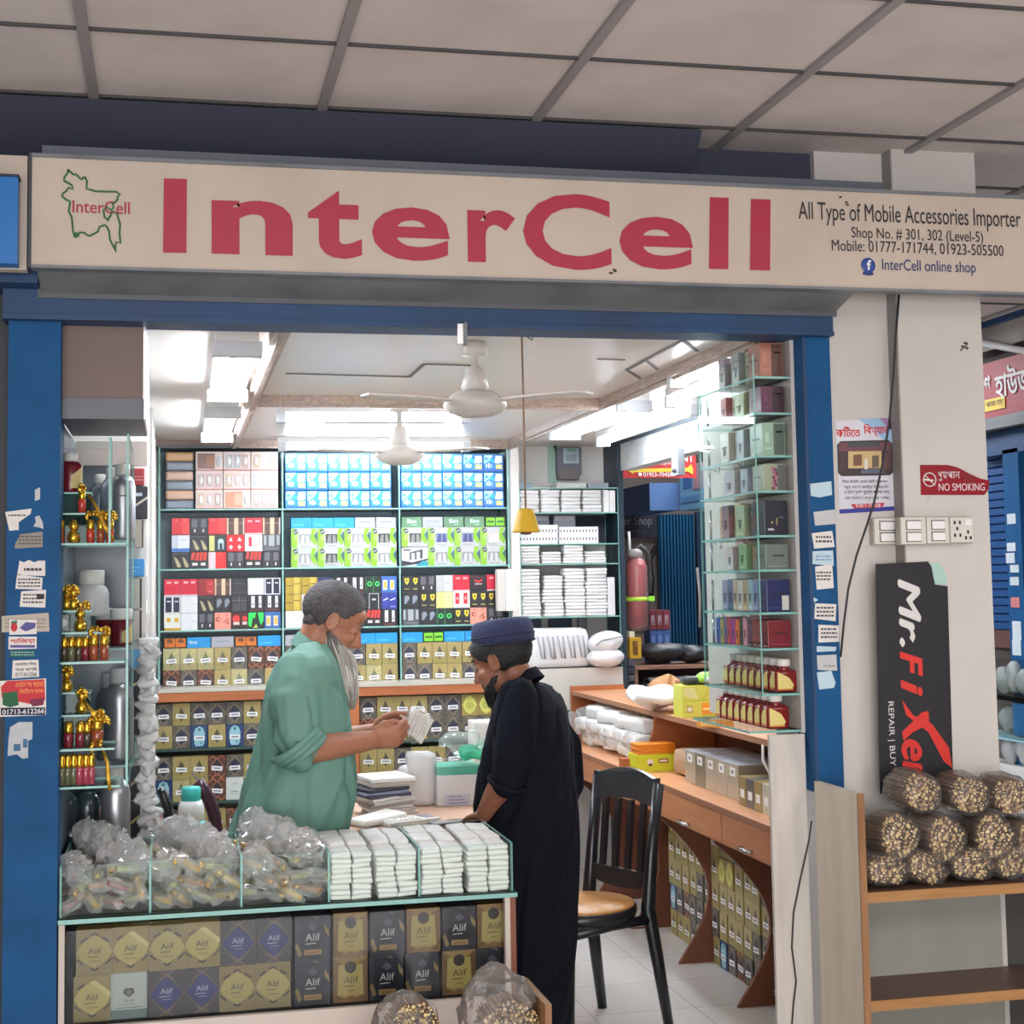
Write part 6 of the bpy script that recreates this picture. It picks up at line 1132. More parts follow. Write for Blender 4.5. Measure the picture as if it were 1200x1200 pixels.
# red bottles with white caps, two slanting rows
def bottle(h, w, d):
    b = MB(); RB = M((126, 30, 30), .2, spec=.6); hb = h*.74
    b.rbox(-d/2, d/2, -w/2, w/2, 0, hb*.92, RB, .012, True); b.lathe([(w*.42, hb*.88), (w*.3, hb), (w*.28, hb+.006)], RB, n=14)
    l = MB(); x = -d/2-.0008; l.poly([(x, -w*.4, hb*.1), (x, w*.4, hb*.1), (x, w*.4, hb*.5), (x, w*.1, hb*.74), (x, -w*.4, hb*.82)], M((226, 206, 126), .5)); l.poly([(x-.0003, -w*.4, hb*.1), (x-.0003, w*.4, hb*.1), (x-.0003, w*.4, hb*.2), (x-.0003, -w*.4, hb*.2)], M((206, 110, 70), .5))
    y = -w/2-.0008; l.poly([(-d*.4, y, hb*.1), (d*.2, y, hb*.1), (d*.3, y, hb*.3), (d*.1, y, hb*.6), (-d*.4, y, hb*.84)], M((226, 206, 126), .5)); l.poly([(-d*.4, y-.0003, hb*.1), (d*.26, y-.0003, hb*.1), (d*.26, y-.0003, hb*.16), (-d*.4, y-.0003, hb*.16)], M((214, 140, 70), .5))
    c = MB(); c.lathe([(w*.4, hb+.004), (w*.42, hb+.01), (w*.42, h-.004), (w*.38, h)], M((226, 222, 216), .5), n=16); return Kind('syrup_bottle', 'bottle', b, [('label', l), ('cap', c)])
KB = bottle(.105, .05, .074); KB2 = bottle(.1, .05, .074)
for k in range(8):
    KB.spawn((TX0+.055, TY0+.05+.058*k, zt[9]+.0005), f'red bottle with white cap and yellow label, {ORD[k]} from the front, lower display shelf', group='red bottles on the lower display shelf')
    KB2.spawn((TX0+.085, TY0+.05+.058*k, zt[8]+.0005), f'red bottle with pale cap and yellow label, {ORD[k]} from the front, upper bottle shelf', group='red bottles on the upper bottle shelf')
m = MB(); m.tube([PY(x, y, 4.34) for x, y in ((951, 962), (948, 985), (938, 1030), (930, 1070), (928, 1110), (933, 1150), (930, 1175), (927, 1215))], .0026, M((54, 50, 50), .5), 6); tag(m.build('loose_wire'), 'thin dark wire hanging down the white board below the glass display', 'cable')
# ================================================================== glass tower on the left
LX0, LX1, LY0, LY1 = -.302, -.118, 4.36, 5.06
lt_ = thing('glass_display', 'glass display of gilded scent bottles just inside the left post', 'display case', (-.21, 4.6, zs))
zL = {n: PY(90, y, 4.4).z for n, y in (('a', 637), ('b', 775), ('c', 876), ('d', 920))}
zq = {n: PY(85, y, 4.5).z for n, y in (('a2', 603), ('a1', 578), ('b2', 740), ('b1', 715), ('c2', 835), ('c1', 810))}
for n, z in zL.items():
    m = MB(); x1 = {'a': -.125, 'b': -.13, 'c': -.155, 'd': -.14}[n]; m.box(LX0, x1, LY0, LY0+.2, z-.006, z, GLASS, EDGE, 2); m.build('shelf', lt_)
for n, z in zq.items():
    w = -.225 if n[1] == '1' else -.19; y0 = LY0+.09 if n[1] == '1' else LY0+.05
    m = MB(); m.box(LX0, w, y0, LY0+.2, z-.005, z, GLASS, EDGE, 2); m.box(LX0, w, y0, y0+.004, zL[n[0]], z-.005, mat_glass((190, 214, 208)), EDGE, 1); m.build('step_shelf', lt_)
xg_ = PY(128.5, 600, LY0).x
m = MB(); m.box(xg_-.003, xg_+.003, LY0+.0, LY0+.1, zL['a'], PY(128, 512, LY0).z, GLASS, EDGE, 0); m.box(LX0, xg_, LY0, LY0+.004, PY(90, 526, LY0).z, PY(90, 513, LY0).z, GLASS, EDGE, 1); m.build('front_pane', lt_)
m = MB(); m.box(LX1-.01, LX1-.004, LY0+.06, LY1-.03, zL['d']-.01, PY(150, 512, 4.5).z, GLASS, EDGE, 0); m.build('side_pane', lt_)
m = MB(); m.box(LX0, LX1-.012, LY1-.03, LY1, zs+.01, 2.05, M((70, 84, 98), .25, var=.1)); m.build('back_panel', lt_)
m = MB(); m.box(LX0-.004, LX0, 4.47, LY1, zs+.16, 2.05, M((80, 92, 100), .3)); m.build('side_board', lt_)
xr_ = PY(168, 430, 4.36).x; z1, z2, z3, z4 = (PY(110, y, 4.36).z for y in (387, 467, 491, 515))
m = MB(); m.box(LX0, xr_, 4.36, 4.84, z2, z1+.05, M((116, 98, 92), .55, var=.1)); m.build('top_box', lt_)
m = MB(); m.box(LX0, xr_+.002, 4.355, 4.84, z3, z2, M((92, 94, 102), .4)); m.build('metal_rail', lt_)
m = MB(); m.box(xr_, xr_+.008, 4.355, 4.84, z3, z1+.05, CHROME); m.build('corner_strip', lt_)
m = MB(); m.box(LX0, xr_, LY1-.05, LY1-.03, z4-.02, z3, M((150, 140, 134), .3, .4)); m.build('head_panel', lt_)
def attar(kind):
    b = MB(); c = MB()
    col = {'green': (96, 100, 70), 'pink': (166, 64, 84), 'dark': (70, 60, 48), 'amber': (150, 72, 44), 'red': (186, 60, 44), 'wine': (120, 34, 48), 'clear': (190, 180, 140)}[kind.split()[0]]
    B = M(col, .12, spec=.8)
    if 'pear' in kind:
        b.lathe([(.004, 0), (.014, .002), (.018, .014), (.014, .028), (.007, .036)], GOLD, n=14); c.lathe([(.006, .036), (.012, .04), (.014, .05), (.008, .06), (.003, .066)], GOLD, n=12)
    else:
        b.lathe([(.002, 0), (.0105, .001), (.011, .036), (.006, .041)], B, n=12); c.lathe([(.0095, .038), (.0105, .044), (.01, .062), (.007, .066), (.002, .067)], GOLD, n=12)
    return Kind('attar_bottle', 'scent bottle', b, [('cap', c)])
KAT = {k: attar(k) for k in ('green', 'pink', 'dark', 'amber', 'red', 'wine', 'clear pear')}
def bowmb(seed, r=.02):
    m = MB(); rnd = random.Random(seed)
    for k in range(9): a = rnd.uniform(0, 6.28); e = rnd.uniform(-.3, 1.2); d = Vector((cos(a)*cos(e), sin(a)*cos(e), sin(e))); m.ell(d*r*.62, (r*.5, r*.3, r*.22), GOLD, Euler((rnd.uniform(0, 3), rnd.uniform(0, 3), a)), 8, 6)
    return m
KBOW = [Kind('gift_bow', 'ribbon bow', bowmb(s)) for s in range(4)]
def tassel(name, label, pts):
    m = MB()
    for k in range(9): o = Vector((random.uniform(-.006, .006), random.uniform(-.006, .006), random.uniform(-.004, .004))); m.tube([p+o*(.4+.6*i/(len(pts)-1)) for i, p in enumerate(pts)], .0022, GOLD, 5)
    tag(m.build('ribbon_tassel'), label, 'ribbon tassel')
def bp(x, Y, z): p = PY(x, 700, Y); return Vector((PY(x, 541+(EYE-z)*1789/Y+140, Y).x, Y, z))
g = 'gold capped bottles in the left display'
for k, (x, kd) in enumerate(((71, 'amber'), (86, 'clear pear'))): KAT[kd].spawn(bp(x, 4.4, zL['a']+.0005), f'{kd.split()[0]} scent bottle with gold top on the upper main shelf, {ORD[k]} from left', group=g)
for k, (x, kd) in enumerate(((106, 'red'), (118, 'amber'), (129, 'red'))): KAT[kd].spawn(bp(x, 4.41, zL['a']+.0005), f'{kd} scent bottle under gold bows, {ORD[k]} of the three by the silver flask', group=g); KBOW[k].spawn(bp(x+1, 4.4, zL['a']+.075), f'gold bow on the {ORD[k]} bottle by the silver flask', group='gold bows')
KAT['red'].spawn(bp(96, 4.43, zq['a2']+.0005), 'orange-red scent bottle with a gold bow on the upper glass step', group=g); KBOW[3].spawn(bp(97, 4.42, zq['a2']+.066), 'gold bow on the bottle standing on the upper glass step', group='gold bows')
tassel('t', 'gold ribbon trailing down from the upper step beside the silver flask', [bp(104, 4.4, zq['a2']+.05), bp(112, 4.39, zq['a2']+.02), bp(122, 4.385, zL['a']+.05), bp(132, 4.38, zL['a']+.01)])
for k, (x, kd) in enumerate(((67, 'dark'), (75, 'dark'), (83.5, 'green'), (92, 'dark'), (100, 'wine'))): KAT[kd].spawn(bp(x, 4.4, zL['b']+.0005), f'{kd} scent bottle with gold cap, {ORD[k]} from left, middle main shelf', group=g)
for k, (x, kd) in enumerate(((110, 'amber'), (122, 'amber'))): KAT[kd].spawn(bp(x, 4.395, zL['b']+.0005), f'amber bottle with gold bow, {ORD[k]} of the pair at the right end, middle shelf', group=g, scale=(1.15, 1.15, 1.1)); KBOW[k].spawn(bp(x+1, 4.385, zL['b']+.08), f'gold bow on the {ORD[k]} amber bottle, middle shelf', group='gold bows')
KAT['clear pear'].spawn(bp(94, 4.44, zq['b2']+.0005), 'gold pear-shaped scent bottle on the lower step of the middle shelf', group=g); KBOW[1].spawn(bp(99, 4.44, zq['b2']+.07), 'gold bow above the pear-shaped bottle, middle shelf', group='gold bows')
m = MB(); p = bp(74, 4.44, zq['b2']+.0005); m.rbox(p.x-.02, p.x+.018, 4.43, 4.47, p.z, p.z+.05, M((92, 108, 108), .3), .003); m.ell((p.x, 4.429, p.z+.026), (.012, .001, .012), M((170, 176, 170), .3)); tag(m.build('small_box'), 'small grey-green box with round window on the glass step', 'box')
for k, x in enumerate((69, 78, 86)):
    KAT['clear pear'].spawn(bp(x, 4.46, zq['b1']+.0005), f'gilded bottle on the top step of the middle shelf, {ORD[k]} from left', group=g)
    KBOW[k].spawn(bp(x, 4.455, zq['b1']+.055), f'gold bow on the {ORD[k]} gilded bottle of the top step', group='gold bows')
for k, (x, kd) in enumerate(((66, 'green'), (80, 'wine'), (94, 'wine'), (102, 'dark'))): KAT[kd].spawn(bp(x, 4.4, zL['c']+.0005), f'{kd} scent bottle with tall gold top, {ORD[k]} from left, third main shelf', group=g, scale=(1.2, 1.2, 1.05))
KAT['amber'].spawn(bp(114, 4.4, zL['c']+.0005), 'tall gilded amber bottle at the right end of the third shelf', group=g, scale=(1.5, 1.5, 1.2))
for k in range(3): KBOW[k].spawn(bp(110+k*6, 4.385, zL['c']+.07+.018*(k % 2)), f'gold bow, {ORD[k]} of the cluster over the tall amber bottle', group='gold bows')
KAT['clear pear'].spawn(bp(96, 4.44, zq['c2']+.0005), 'gold pear-shaped bottle on the lower step of the third shelf', group=g); KBOW[2].spawn(bp(96, 4.43, zq['c2']+.055), 'gold bow on the pear-shaped bottle, third shelf', group='gold bows')
tassel('t', 'gold ribbon trailing right from the lower step of the third shelf', [bp(98, 4.4, zq['c2']+.04), bp(106, 4.39, zq['c2']+.015), bp(113, 4.38, zq['c2']-.005)])
for k, x in enumerate((70, 78)): KAT['clear pear'].spawn(bp(x, 4.46, zq['c1']+.0005), f'gilded bottle on the top step of the third shelf, {ORD[k]} from left', group=g); KBOW[k+1].spawn(bp(x+1, 4.455, zq['c1']+.058), f'gold bow on the {ORD[k]} gilded bottle, third shelf top step', group='gold bows')
for k, x in enumerate((65, 72.5, 79, 86, 93, 100.5, 107)): KAT['green' if k < 4 else 'pink'].spawn(bp(x, 4.4, zL['d']+.0005), f'{"olive green" if k < 4 else "pink"} scent bottle with gold cap, {ORD[k]} from left on the lowest shelf', group=g, scale=(.95, .95, 1.25))
KBOW[0].spawn(bp(114, 4.385, zL['d']+.1), 'gold bow at the right end of the lowest shelf', group='gold bows', scale=(1.3, 1.3, 1.3))
tassel('t', 'long gold tassel hanging at the right end of the lowest shelf', [bp(120, 4.38, zL['d']+.1), bp(126, 4.37, zL['d']+.06), bp(127, 4.365, zL['d']+.02), bp(129, 4.365, zL['d']-.01)])
# jars, canisters, flasks
ALU = M((176, 178, 182), .32, .75, .05)
def canister(label, x0, x1, ytop, ybot, Y, mat, cap, shoulder=.16, capw=.55, caph=.12, name='canister', extra=None):
    a, c = PY(x0, (ytop+ybot)/2, Y), PY(x1, (ytop+ybot)/2, Y); xc = (a.x+c.x)/2; r = (c.x-a.x)/2; zt, zb = PY((x0+x1)/2, ytop, Y).z, PY((x0+x1)/2, ybot, Y).z; h = zt-zb
    t = thing(name, label, 'canister' if name == 'canister' else 'jar', (xc, Y, zb)); m = MB(); hb = h*(1-caph)
    m.lathe([(.004, zb), (r*.94, zb+.001), (r, zb+.008), (r, zb+hb*(1-shoulder)), (r*.9, zb+hb*(1-shoulder*.5)), (r*capw*.95, zb+hb)], mat, (xc, Y, 0), 22); m.build('body', t)
    m = MB(); m.lathe([(r*capw, zb+hb-.002), (r*capw*1.05, zb+hb+.002), (r*capw*1.05, zt-.003), (r*capw*.95, zt)], cap, (xc, Y, 0), 20); m.build('cap', t)
    if extra: extra(t, xc, Y, r, zb, hb)
    return t
MILK = M((206, 206, 200), .4)
def lab(col1):
    def f(t, xc, Y, r, zb, hb):
        m = MB(); n = 8; rr = r+.001
        for q in range(n): a0, a1 = -pi/2+.1+q*.16, -pi/2+.1+(q+1)*.16; h0, h1 = .2+.045*q, .2+.045*(q+1); m.poly([(xc+rr*cos(a0), Y+rr*sin(a0), zb+hb*.14), (xc+rr*cos(a1), Y+rr*sin(a1), zb+hb*.14), (xc+rr*cos(a1), Y+rr*sin(a1), zb+hb*(h1+.32)), (xc+rr*cos(a0), Y+rr*sin(a0), zb+hb*(h0+.32))], M(col1, .5))
        m.build('label', t)
    return f
canister('dark red jar with white cap and cream label on the top glass step', 68, 97, 531, 578, 4.5, M((110, 26, 40), .2), M((214, 214, 212), .4), .2, .55, .2, 'jar', lab((206, 188, 130)))
def dots(t, xc, Y, r, zb, hb):
    m = MB(); m.box(xc-.012, xc+.02, Y-r-.001, Y-r*.97, zb+hb*.66, zb+hb*.68, M((110, 112, 116), .5)); m.build('print', t)
canister('tall silver aluminium flask with white cap beside the gold bows', 128, 159, 544, 633, 4.84, ALU, MILK, .2, .55, .14, extra=dots)
canister('silver aluminium flask half hidden behind the tall one', 117, 146, 548, 633, 4.94, ALU, MILK, .22, .5, .14)
canister('dull silver flask standing third in the upper left display', 103, 130, 556, 633, 4.99, M((130, 140, 150), .35, .6), MILK, .22, .5, .14)
z0 = PY(140, 634, 4.84).z
m = MB(); m.box(LX0+.04, LX1-.02, 4.74, 5.03, z0-.012, z0, GLASS, EDGE, 2); m.build('shelf', lt_)
canister('white plastic jerrycan with pale cap behind the gold cluster', 86, 128, 668, 722, 4.7, mat_glass((226, 230, 228), .8, .7, .2), MILK, .3, .7, .3)
z0 = PY(130, 760, 4.85).z
canister('dark red jar with wide white lid, left of the pair', 112, 134, 713, 757, 4.9, M((104, 20, 34), .2), M((222, 222, 220), .4), .06, .98, .28, 'jar', lab((206, 182, 120)))
canister('dark red jar with wide white lid, right of the pair', 129, 155, 713, 757, 4.84, M((104, 20, 34), .2), M((222, 222, 220), .4), .06, .98, .28, 'jar', lab((206, 182, 120)))
zj = PY(135, 757, 4.87).z; m = MB(); m.box(LX0+.06, LX1-.012, 4.72, 5.03, zj-.007, zj-.001, GLASS, EDGE, 2); m.build('shelf', lt_)
canister('big silver canister with ridged cap, front one on the lower left', 122, 157, 783, 890, 4.84, ALU, M((180, 182, 184), .5), .22, .62, .16)
canister('big silver canister partly hidden behind the front one, lower left', 113, 143, 789, 890, 4.96, ALU, M((180, 182, 184), .5), .22, .62, .16)
zj = PY(135, 890, 4.9).z; m = MB(); m.box(LX0+.06, LX1-.012, 4.74, 5.03, zj-.007, zj-.001, GLASS, EDGE, 2); m.build('shelf', lt_)
canister('silver flask at the bottom of the left display above the wrapped bottles', 117, 153, 899, 1000, 4.88, ALU, MILK, .2, .5, .13)
canister('dark glass flask at the bottom left, first', 66, 92, 918, 1000, 4.86, M((44, 60, 64), .15), M((40, 50, 54), .3), .25, .5, .12)
canister('dark glass flask at the bottom left, second', 86, 118, 915, 1000, 4.92, M((54, 70, 74), .15), M((50, 60, 64), .3), .25, .5, .12)
zj = PY(135, 1000, 4.88).z; m = MB(); m.box(LX0+.01, LX1-.012, 4.77, 5.03, zj-.01, zj-.001, M((70, 90, 92), .3)); m.build('shelf', lt_)
m = MB(); m.box(LX0+.01, LX1-.012, 4.78, 5.03, .0, zj-.01, M((70, 90, 92), .3)); m.build('plinth', lt_)
# ------------------------------------------------------------------ shelving along the left wall
ls = thing('side_shelving', 'white shelving along the left wall seen almost edge on', 'shelf', (-.22, 6.4, 0))
for y in (5.1, 5.7, 6.5, 7.3, 7.85):
    m = MB(); m.box(-.355, -.085, y, y+.02, .0, 2.34, M((214, 210, 206), .5)); m.build('upright', ls)
for z in (.35, .8, 1.15, 1.5, 1.8, 2.1):
    m = MB(); m.box(-.355, -.095, 5.12, 7.87, z-.01, z, M((206, 212, 210), .4)); m.build('shelf', ls)
rnd = random.Random(5)
for i, z in enumerate((.8, 1.15, 1.5, 1.8, 2.1)):
    for j, y in enumerate((5.14, 5.42, 5.75, 6.05, 6.55, 6.9)):
        c = rnd.choice([(222, 218, 208), (206, 204, 196), (216, 210, 150), (200, 196, 190), (226, 226, 224), (190, 196, 200)]); h = rnd.uniform(.16, .24)
        m = MB(); x1 = -.1+rnd.uniform(-.01, .012); m.rbox(-.3, x1, y, y+rnd.uniform(.16, .24), z+.0005, z+h, M(c, .5), .003); m.box(x1, x1+.0006, y+.03, y+.12, z+.05, z+h-.05, M(rnd.choice([(190, 120, 110), (120, 140, 170), (150, 150, 150)]), .5))
        tag(m.build('stock_box'), f'pale stock box on the left wall shelving, {ORD[j]} along, {ORD[i]} shelf up', 'box', 'stock boxes on the left wall')
def stock(name, label, x0, y0, x1, y1, Y, col, dec=(), d=.14):
    a, c = PY(x0, y1, Y), PY(x1, y0, Y); t = thing(name, label, 'box', ((a.x+c.x)/2, Y, a.z)); m = MB(); m.rbox(a.x, c.x, Y, Y+d, a.z, c.z, M(col, .45), .003); m.build('carton', t)
    if dec:
        m = MB()
        for q, cc in dec:
            if not isinstance(q[0], tuple): m.poly([(a.x+(c.x-a.x)*u, Y-.0006, a.z+(c.z-a.z)*v) for u, v in ((q[0], q[1]), (q[2], q[1]), (q[2], q[3]), (q[0], q[3]))], M(cc, .5))
            else: m.poly([(a.x+(c.x-a.x)*u, Y-.0009, a.z+(c.z-a.z)*v) for u, v in q], M(cc, .5))
        m.build('print', t)
stock('stock_carton', 'red carton beside the tall silver flask', 155, 549, 169, 569, 5.07, (150, 40, 48), [((.1, .3, .9, .36), (206, 140, 120)), ((.1, .5, .9, .54), (206, 140, 120))], .025)
stock('stock_carton', 'black carton with pale ribbon beside the tall silver flask', 157, 570, 173, 608, 5.07, (34, 36, 44), [((.1, .7, .6, .8), (190, 196, 206)), (((0, .34), (1, .62), (1, .7), (0, .42)), (200, 190, 170))], .025)
stock('stock_carton', 'tan carton with black edge below the black one', 157, 609, 168, 642, 5.07, (176, 170, 156), [((.86, 0, 1, 1), (40, 40, 44))], .025)
stock('stock_carton', 'bright blue carton above the white black-edged cartons', 141, 655, 169, 676, 5.07, (36, 140, 206), [((.2, .5, .8, .54), (150, 206, 236)), ((.3, .3, .7, .34), (150, 206, 236))], .025)
stock('stock_carton', 'white carton with black edges and hexagon panel, upper one', 138, 678, 166, 713, 5.07, (60, 72, 80), [(((.1, .5), (.4, 1), (.92, 1), (.92, 0), (.4, 0)), (176, 176, 164)), ((.92, 0, 1, 1), (34, 34, 40))], .025)
stock('stock_carton', 'white carton with black edges, lower one', 150, 715, 166, 751, 5.07, (186, 182, 170), [((.85, 0, 1, 1), (34, 34, 40))], .025)
stock('stock_carton', 'flat blue carton behind the dark red jars', 128, 761, 164, 783, 5.07, (44, 112, 170), [((.5, 0, 1, 1), (90, 160, 206))], .025)
for k, (y0, y1) in enumerate(((785, 822), (824, 862), (898, 938), (940, 985))): stock('stock_carton', f'black carton with gold band, {ORD[k]} from top beside the hanging sachets', 150, y0, 164, y1, 5.07, (32, 34, 44), [(((0, .36), (1, .6), (1, .68), (0, .44)), (196, 180, 130))], .025)
stock('stock_carton', 'green glass-like carton between the black cartons', 149, 866, 164, 894, 5.07, (110, 150, 130), [((.6, .2, .9, .9), (170, 200, 186))], .025)
m = MB(); m.box(-.16, -.105, 5.07, 5.1, 0, PY(157, 985, 5.07).z, WALLW); struct(m.build('trim_30'))
# hanging strip of sachets
t = thing('sachet_strip', 'long strip of white sachets hanging at the left end of the back shelves', 'sachet strip', bp(174, 4.9, 1.3))
for k in range(25):
    y = 752+9.4*k; p = PY(174-k*.1+(5 if k > 20 else 0)+3.0*sin(k*1.3), y, 4.86); m = MB(); m.rbox(-.032, .03, -.02, .016, -.013, .013, mat_glass((250, 250, 250), .8, .75, .2, .5, 30), .009, True); m.jitter(.012, 50, k); m.xf(Matrix.Translation(p) @ Euler((1.1*sin(k*2.7), .4*sin(k*1.9), 1.2*sin(k*1.3))).to_matrix().to_4x4()); m.build('sachet', t)
m = MB(); a = PY(165, 745, 4.86); m.tube([PY(172, 742, 4.86), PY(174, 850, 4.86), PY(172, 980, 4.86)], .0025, WHITE, 5); m.build('string', t)
# ================================================================== right counter
XCN = 1.945
rc = thing('drawer_counter', 'long wooden counter with drawers and a raised ledge along the right wall', 'counter', (2.15, 6.4, 0))
CTOP = mat_wood((206, 150, 108), (188, 128, 88), 2.2, (14, 1, 14), .35); CFR = mat_wood((190, 128, 88), (172, 106, 70), 2.2, (14, 1, 14), .4)
m = MB(); m.box(XCN, 2.40, 4.8, 8.06, .742, .762, CTOP); m.box(XCN-.004, XCN, 4.8, 8.06, .740, .763, M((140, 92, 66), .5)); m.build('worktop', rc)
m = MB(); m.box(XCN+.02, XCN+.03, 4.8, 8.06, .62, .742, BROWNW); m.build('apron', rc)
zd0, zd1 = .632, .738
for y0, y1, py in ((4.82, 5.34, (872, 996)), (5.35, 6.36, (800, 964)), (6.37, 7.38, None), (7.39, 8.04, None)):
    m = MB(); m.box(XCN+.002, XCN+.02, y0, y1, zd0, zd1, CFR); d = m.build('drawer', rc)
    m = MB()
    if py: p = PX(*py, XCN-.01); yy, zz = p.y, p.z
    else: yy, zz = (y0+y1)/2, .69
    m.tube([(XCN+.003, yy-.05, zz), (XCN-.016, yy-.042, zz), (XCN-.02, yy, zz+.003), (XCN-.016, yy+.042, zz), (XCN+.003, yy+.05, zz)], .006, CHROME, 8); m.tube([(XCN+.002, yy+.02, zz-.012), (XCN-.006, yy+.02, zz-.012)], .006, CHROME, 8); m.build('handle', d)
# curved supports below
def curved(y, th=.018):
    o = [(XCN+.03, zd0-.005), (2.395, zd0-.005), (2.395, 0), (2.05, 0), (2.07, .03)]
    n = 10; o += [(2.07+.16*sin(pi*k/n)+(-.085)*k/n, .03+(.575)*k/n) for k in range(1, n)]; o += [(XCN+.035, zd0-.03)]
    m = MB(); m.prism([(x, y, z) for x, z in o], (0, th, 0), M((112, 64, 44), .45, var=.12)); m.build('curved_support', rc)
for y in (4.86, 5.5, 6.18, 6.85, 7.5): curved(y)
m = MB(); m.box(2.396, 2.412, 4.8, 8.06, 0, .98, BROWNW); m.build('back_panel', rc)
XL = 2.10
m = MB(); m.box(XL, 2.415, 4.9, 8.06, .985, 1.005, CTOP); m.box(XL-.003, XL, 4.9, 8.06, .983, 1.006, M((150, 104, 78), .5)); m.build('ledge', rc)
m = MB(); y = 6.62; o = [(2.39, .763), (1.99, .763), (2.01, .79)]+[(2.01+.1*(k/8)**.7+.02*sin(pi*k/8), .79+.194*k/8) for k in range(1, 8)]+[(XL+.01, .984), (2.39, .984)]
m.prism([(x, y, z) for x, z in o], (0, .02, 0), ORANGEW); m.build('ledge_support', rc)
m = MB(); m.prism([(XL+.0, 8.03, .763), (2.39, 8.03, .763), (2.39, 8.03, 1.03), (XL-.01, 8.03, 1.03)], (0, .02, 0), ORANGEW); m.build('ledge_support', rc)
m = MB(); m.prism([(2.0, 5.0, .763), (2.39, 5.0, .763), (2.39, 5.0, .984), (XL+.01, 5.0, .984)], (0, .02, 0), ORANGEW); m.build('ledge_support', rc)
# cartons stacked under the counter, fronts to the aisle
seq = 'KGGKGGGKGGRGKGGHGKGYYGKGBGKYGG'
for r in range(5):
    for k in range(20):
        s = seq[(k*7+r*11) % len(seq)]; y = 4.93+.093*k
        d, kd = PF[s][0], PF[s][-1]
        kd.spawn((2.20+random.uniform(-.004, .004), y, .001+.1125*r), f'{d}, {ORD[k] if k < 16 else ("seventeenth","eighteenth","nineteenth","twentieth")[k-16]} from the near end, {ORD[r]} layer under the drawers', rz=-pi/2, group='perfume cartons under the drawers')
# goods on the worktop
zt_ = .7625
def pal(x, y, z=zt_): return PZ(x, y, z)
a, c = pal(734, 906), pal(802, 906); t = thing('tea_carton', 'long yellow-green carton with small badges on the worktop', 'box', ((a.x+c.x)/2, a.y, zt_))
LG = M((206, 206, 44), .45, var=.04); w = c.x-a.x; yb = a.y; hh = PY(768, 884, yb).z-zt_
a.x = max(a.x, XCN+.01)
m = MB(); m.rbox(a.x, c.x, yb, yb+.12, zt_, zt_+hh, LG, .002); m.build('carton', t)
m = MB(); yy = yb-.0006; m.ell((a.x+w*.27, yy, zt_+hh*.55), (.014, .0006, .014), M((226, 222, 206), .5)); m.ell((a.x+w*.27, yy-.0005, zt_+hh*.42), (.009, .0006, .006), M((90, 80, 70), .5)); m.box(a.x+w*.43, a.x+w*.62, yy-.0003, yy, zt_+hh*.5, zt_+hh*.74, M((130, 40, 44), .5)); m.box(a.x+w*.45, a.x+w*.6, yy-.0006, yy, zt_+hh*.56, zt_+hh*.68, M((236, 220, 206), .5)); m.ell((a.x+w*.83, yy, zt_+hh*.6), (.014, .0006, .007), M((90, 120, 50), .5)); m.box(a.x+w*.76, a.x+w*.9, yy-.0003, yy, zt_+hh*.3, zt_+hh*.42, M((226, 226, 170), .5)); m.build('print', t)
for k in range(5):
    z = zt_+hh+.0005+.009*k; m = MB(); m.rbox(a.x+.006+.004*(k % 2), c.x-.006+random.uniform(-.006, .004), yb+.002, yb+.11, z, z+.0085, M((232, 136, 30), .4), .003, True); m.jitter(.002, 30, k); tag(m.build('orange_sachet'), f'orange sachet, {ORD[k]} from bottom of the pile on the yellow-green carton', 'sachet', 'orange sachets on the carton')
m = MB(); p = pal(724, 903); m.rbox(max(p.x-.01, XCN+.02), p.x+.02, p.y, p.y+.05, zt_, zt_+.05, M((170, 90, 50), .5), .003); tag(m.build('small_box'), 'small brown box at the left end of the long yellow-green carton', 'box')
# row of silver cartons, then gold ones
def endbox(kind, label, x0, y0, x1, y1, X, col, lab, ln, top):
    a, c = PX(x0, y1, X), PX(x1, y1, X)
ys = [PX(x, 925, 2.03).y for x in (803, 815, 829, 840, 852, 866)]
SIL = M((176, 168, 152), .3, .3, .08); SILT = M((190, 194, 204), .3, .2)
ya, yb_ = PX(803, 905, 2.06).y, PX(866, 930, 2.06).y; n = 5; st = (ya-yb_)/n
for k in range(n):
    y1 = ya-st*k; t = thing('silver_carton', f'silver carton with white square, {ORD[k]} from the far end under the ledge', 'box', (2.13, y1-st/2, zt_), group='silver cartons under the ledge')
    m = MB(); m.rbox(2.06, 2.28, y1-st+.002, y1-.001, zt_, zt_+.13, SIL if k != 1 else M((120, 112, 100), .35, .2), .002); m.box(2.061, 2.279, y1-st+.003, y1-.002, zt_+.1302, zt_+.1306, SILT); m.build('carton', t)
    m = MB(); m.box(2.0592, 2.06, y1-st*.72, y1-st*.28, zt_+.085, zt_+.118, WHITE); m.box(2.0588, 2.0592, y1-st*.6, y1-st*.4, zt_+.094, zt_+.108, M((150, 150, 156), .6)); m.build('price_slip', t)
ya2 = PX(868, 930, 2.04).y; st2 = .0765
for k in range(4):
    y1 = ya2-.006-st2*k; c = [(150, 130, 84), (104, 98, 100), (160, 138, 88), (196, 196, 176)][k]
    t = thing('gold_carton', f'{("gold","grey","gold","pale green-white")[k]} carton with white slip, {ORD[k]} from the far end beside the silver row', 'box', (2.1, y1-st2/2, zt_), group='gold cartons at the near end of the worktop')
    m = MB(); m.rbox(2.03, 2.2, y1-st2+.002, y1-.001, zt_, zt_+.105, M(c, .35, .2), .002); m.build('carton', t)
    m = MB(); m.box(2.0292, 2.03, y1-st2*.75, y1-st2*.25, zt_+.03, zt_+.06, WHITE); m.build('price_slip', t)
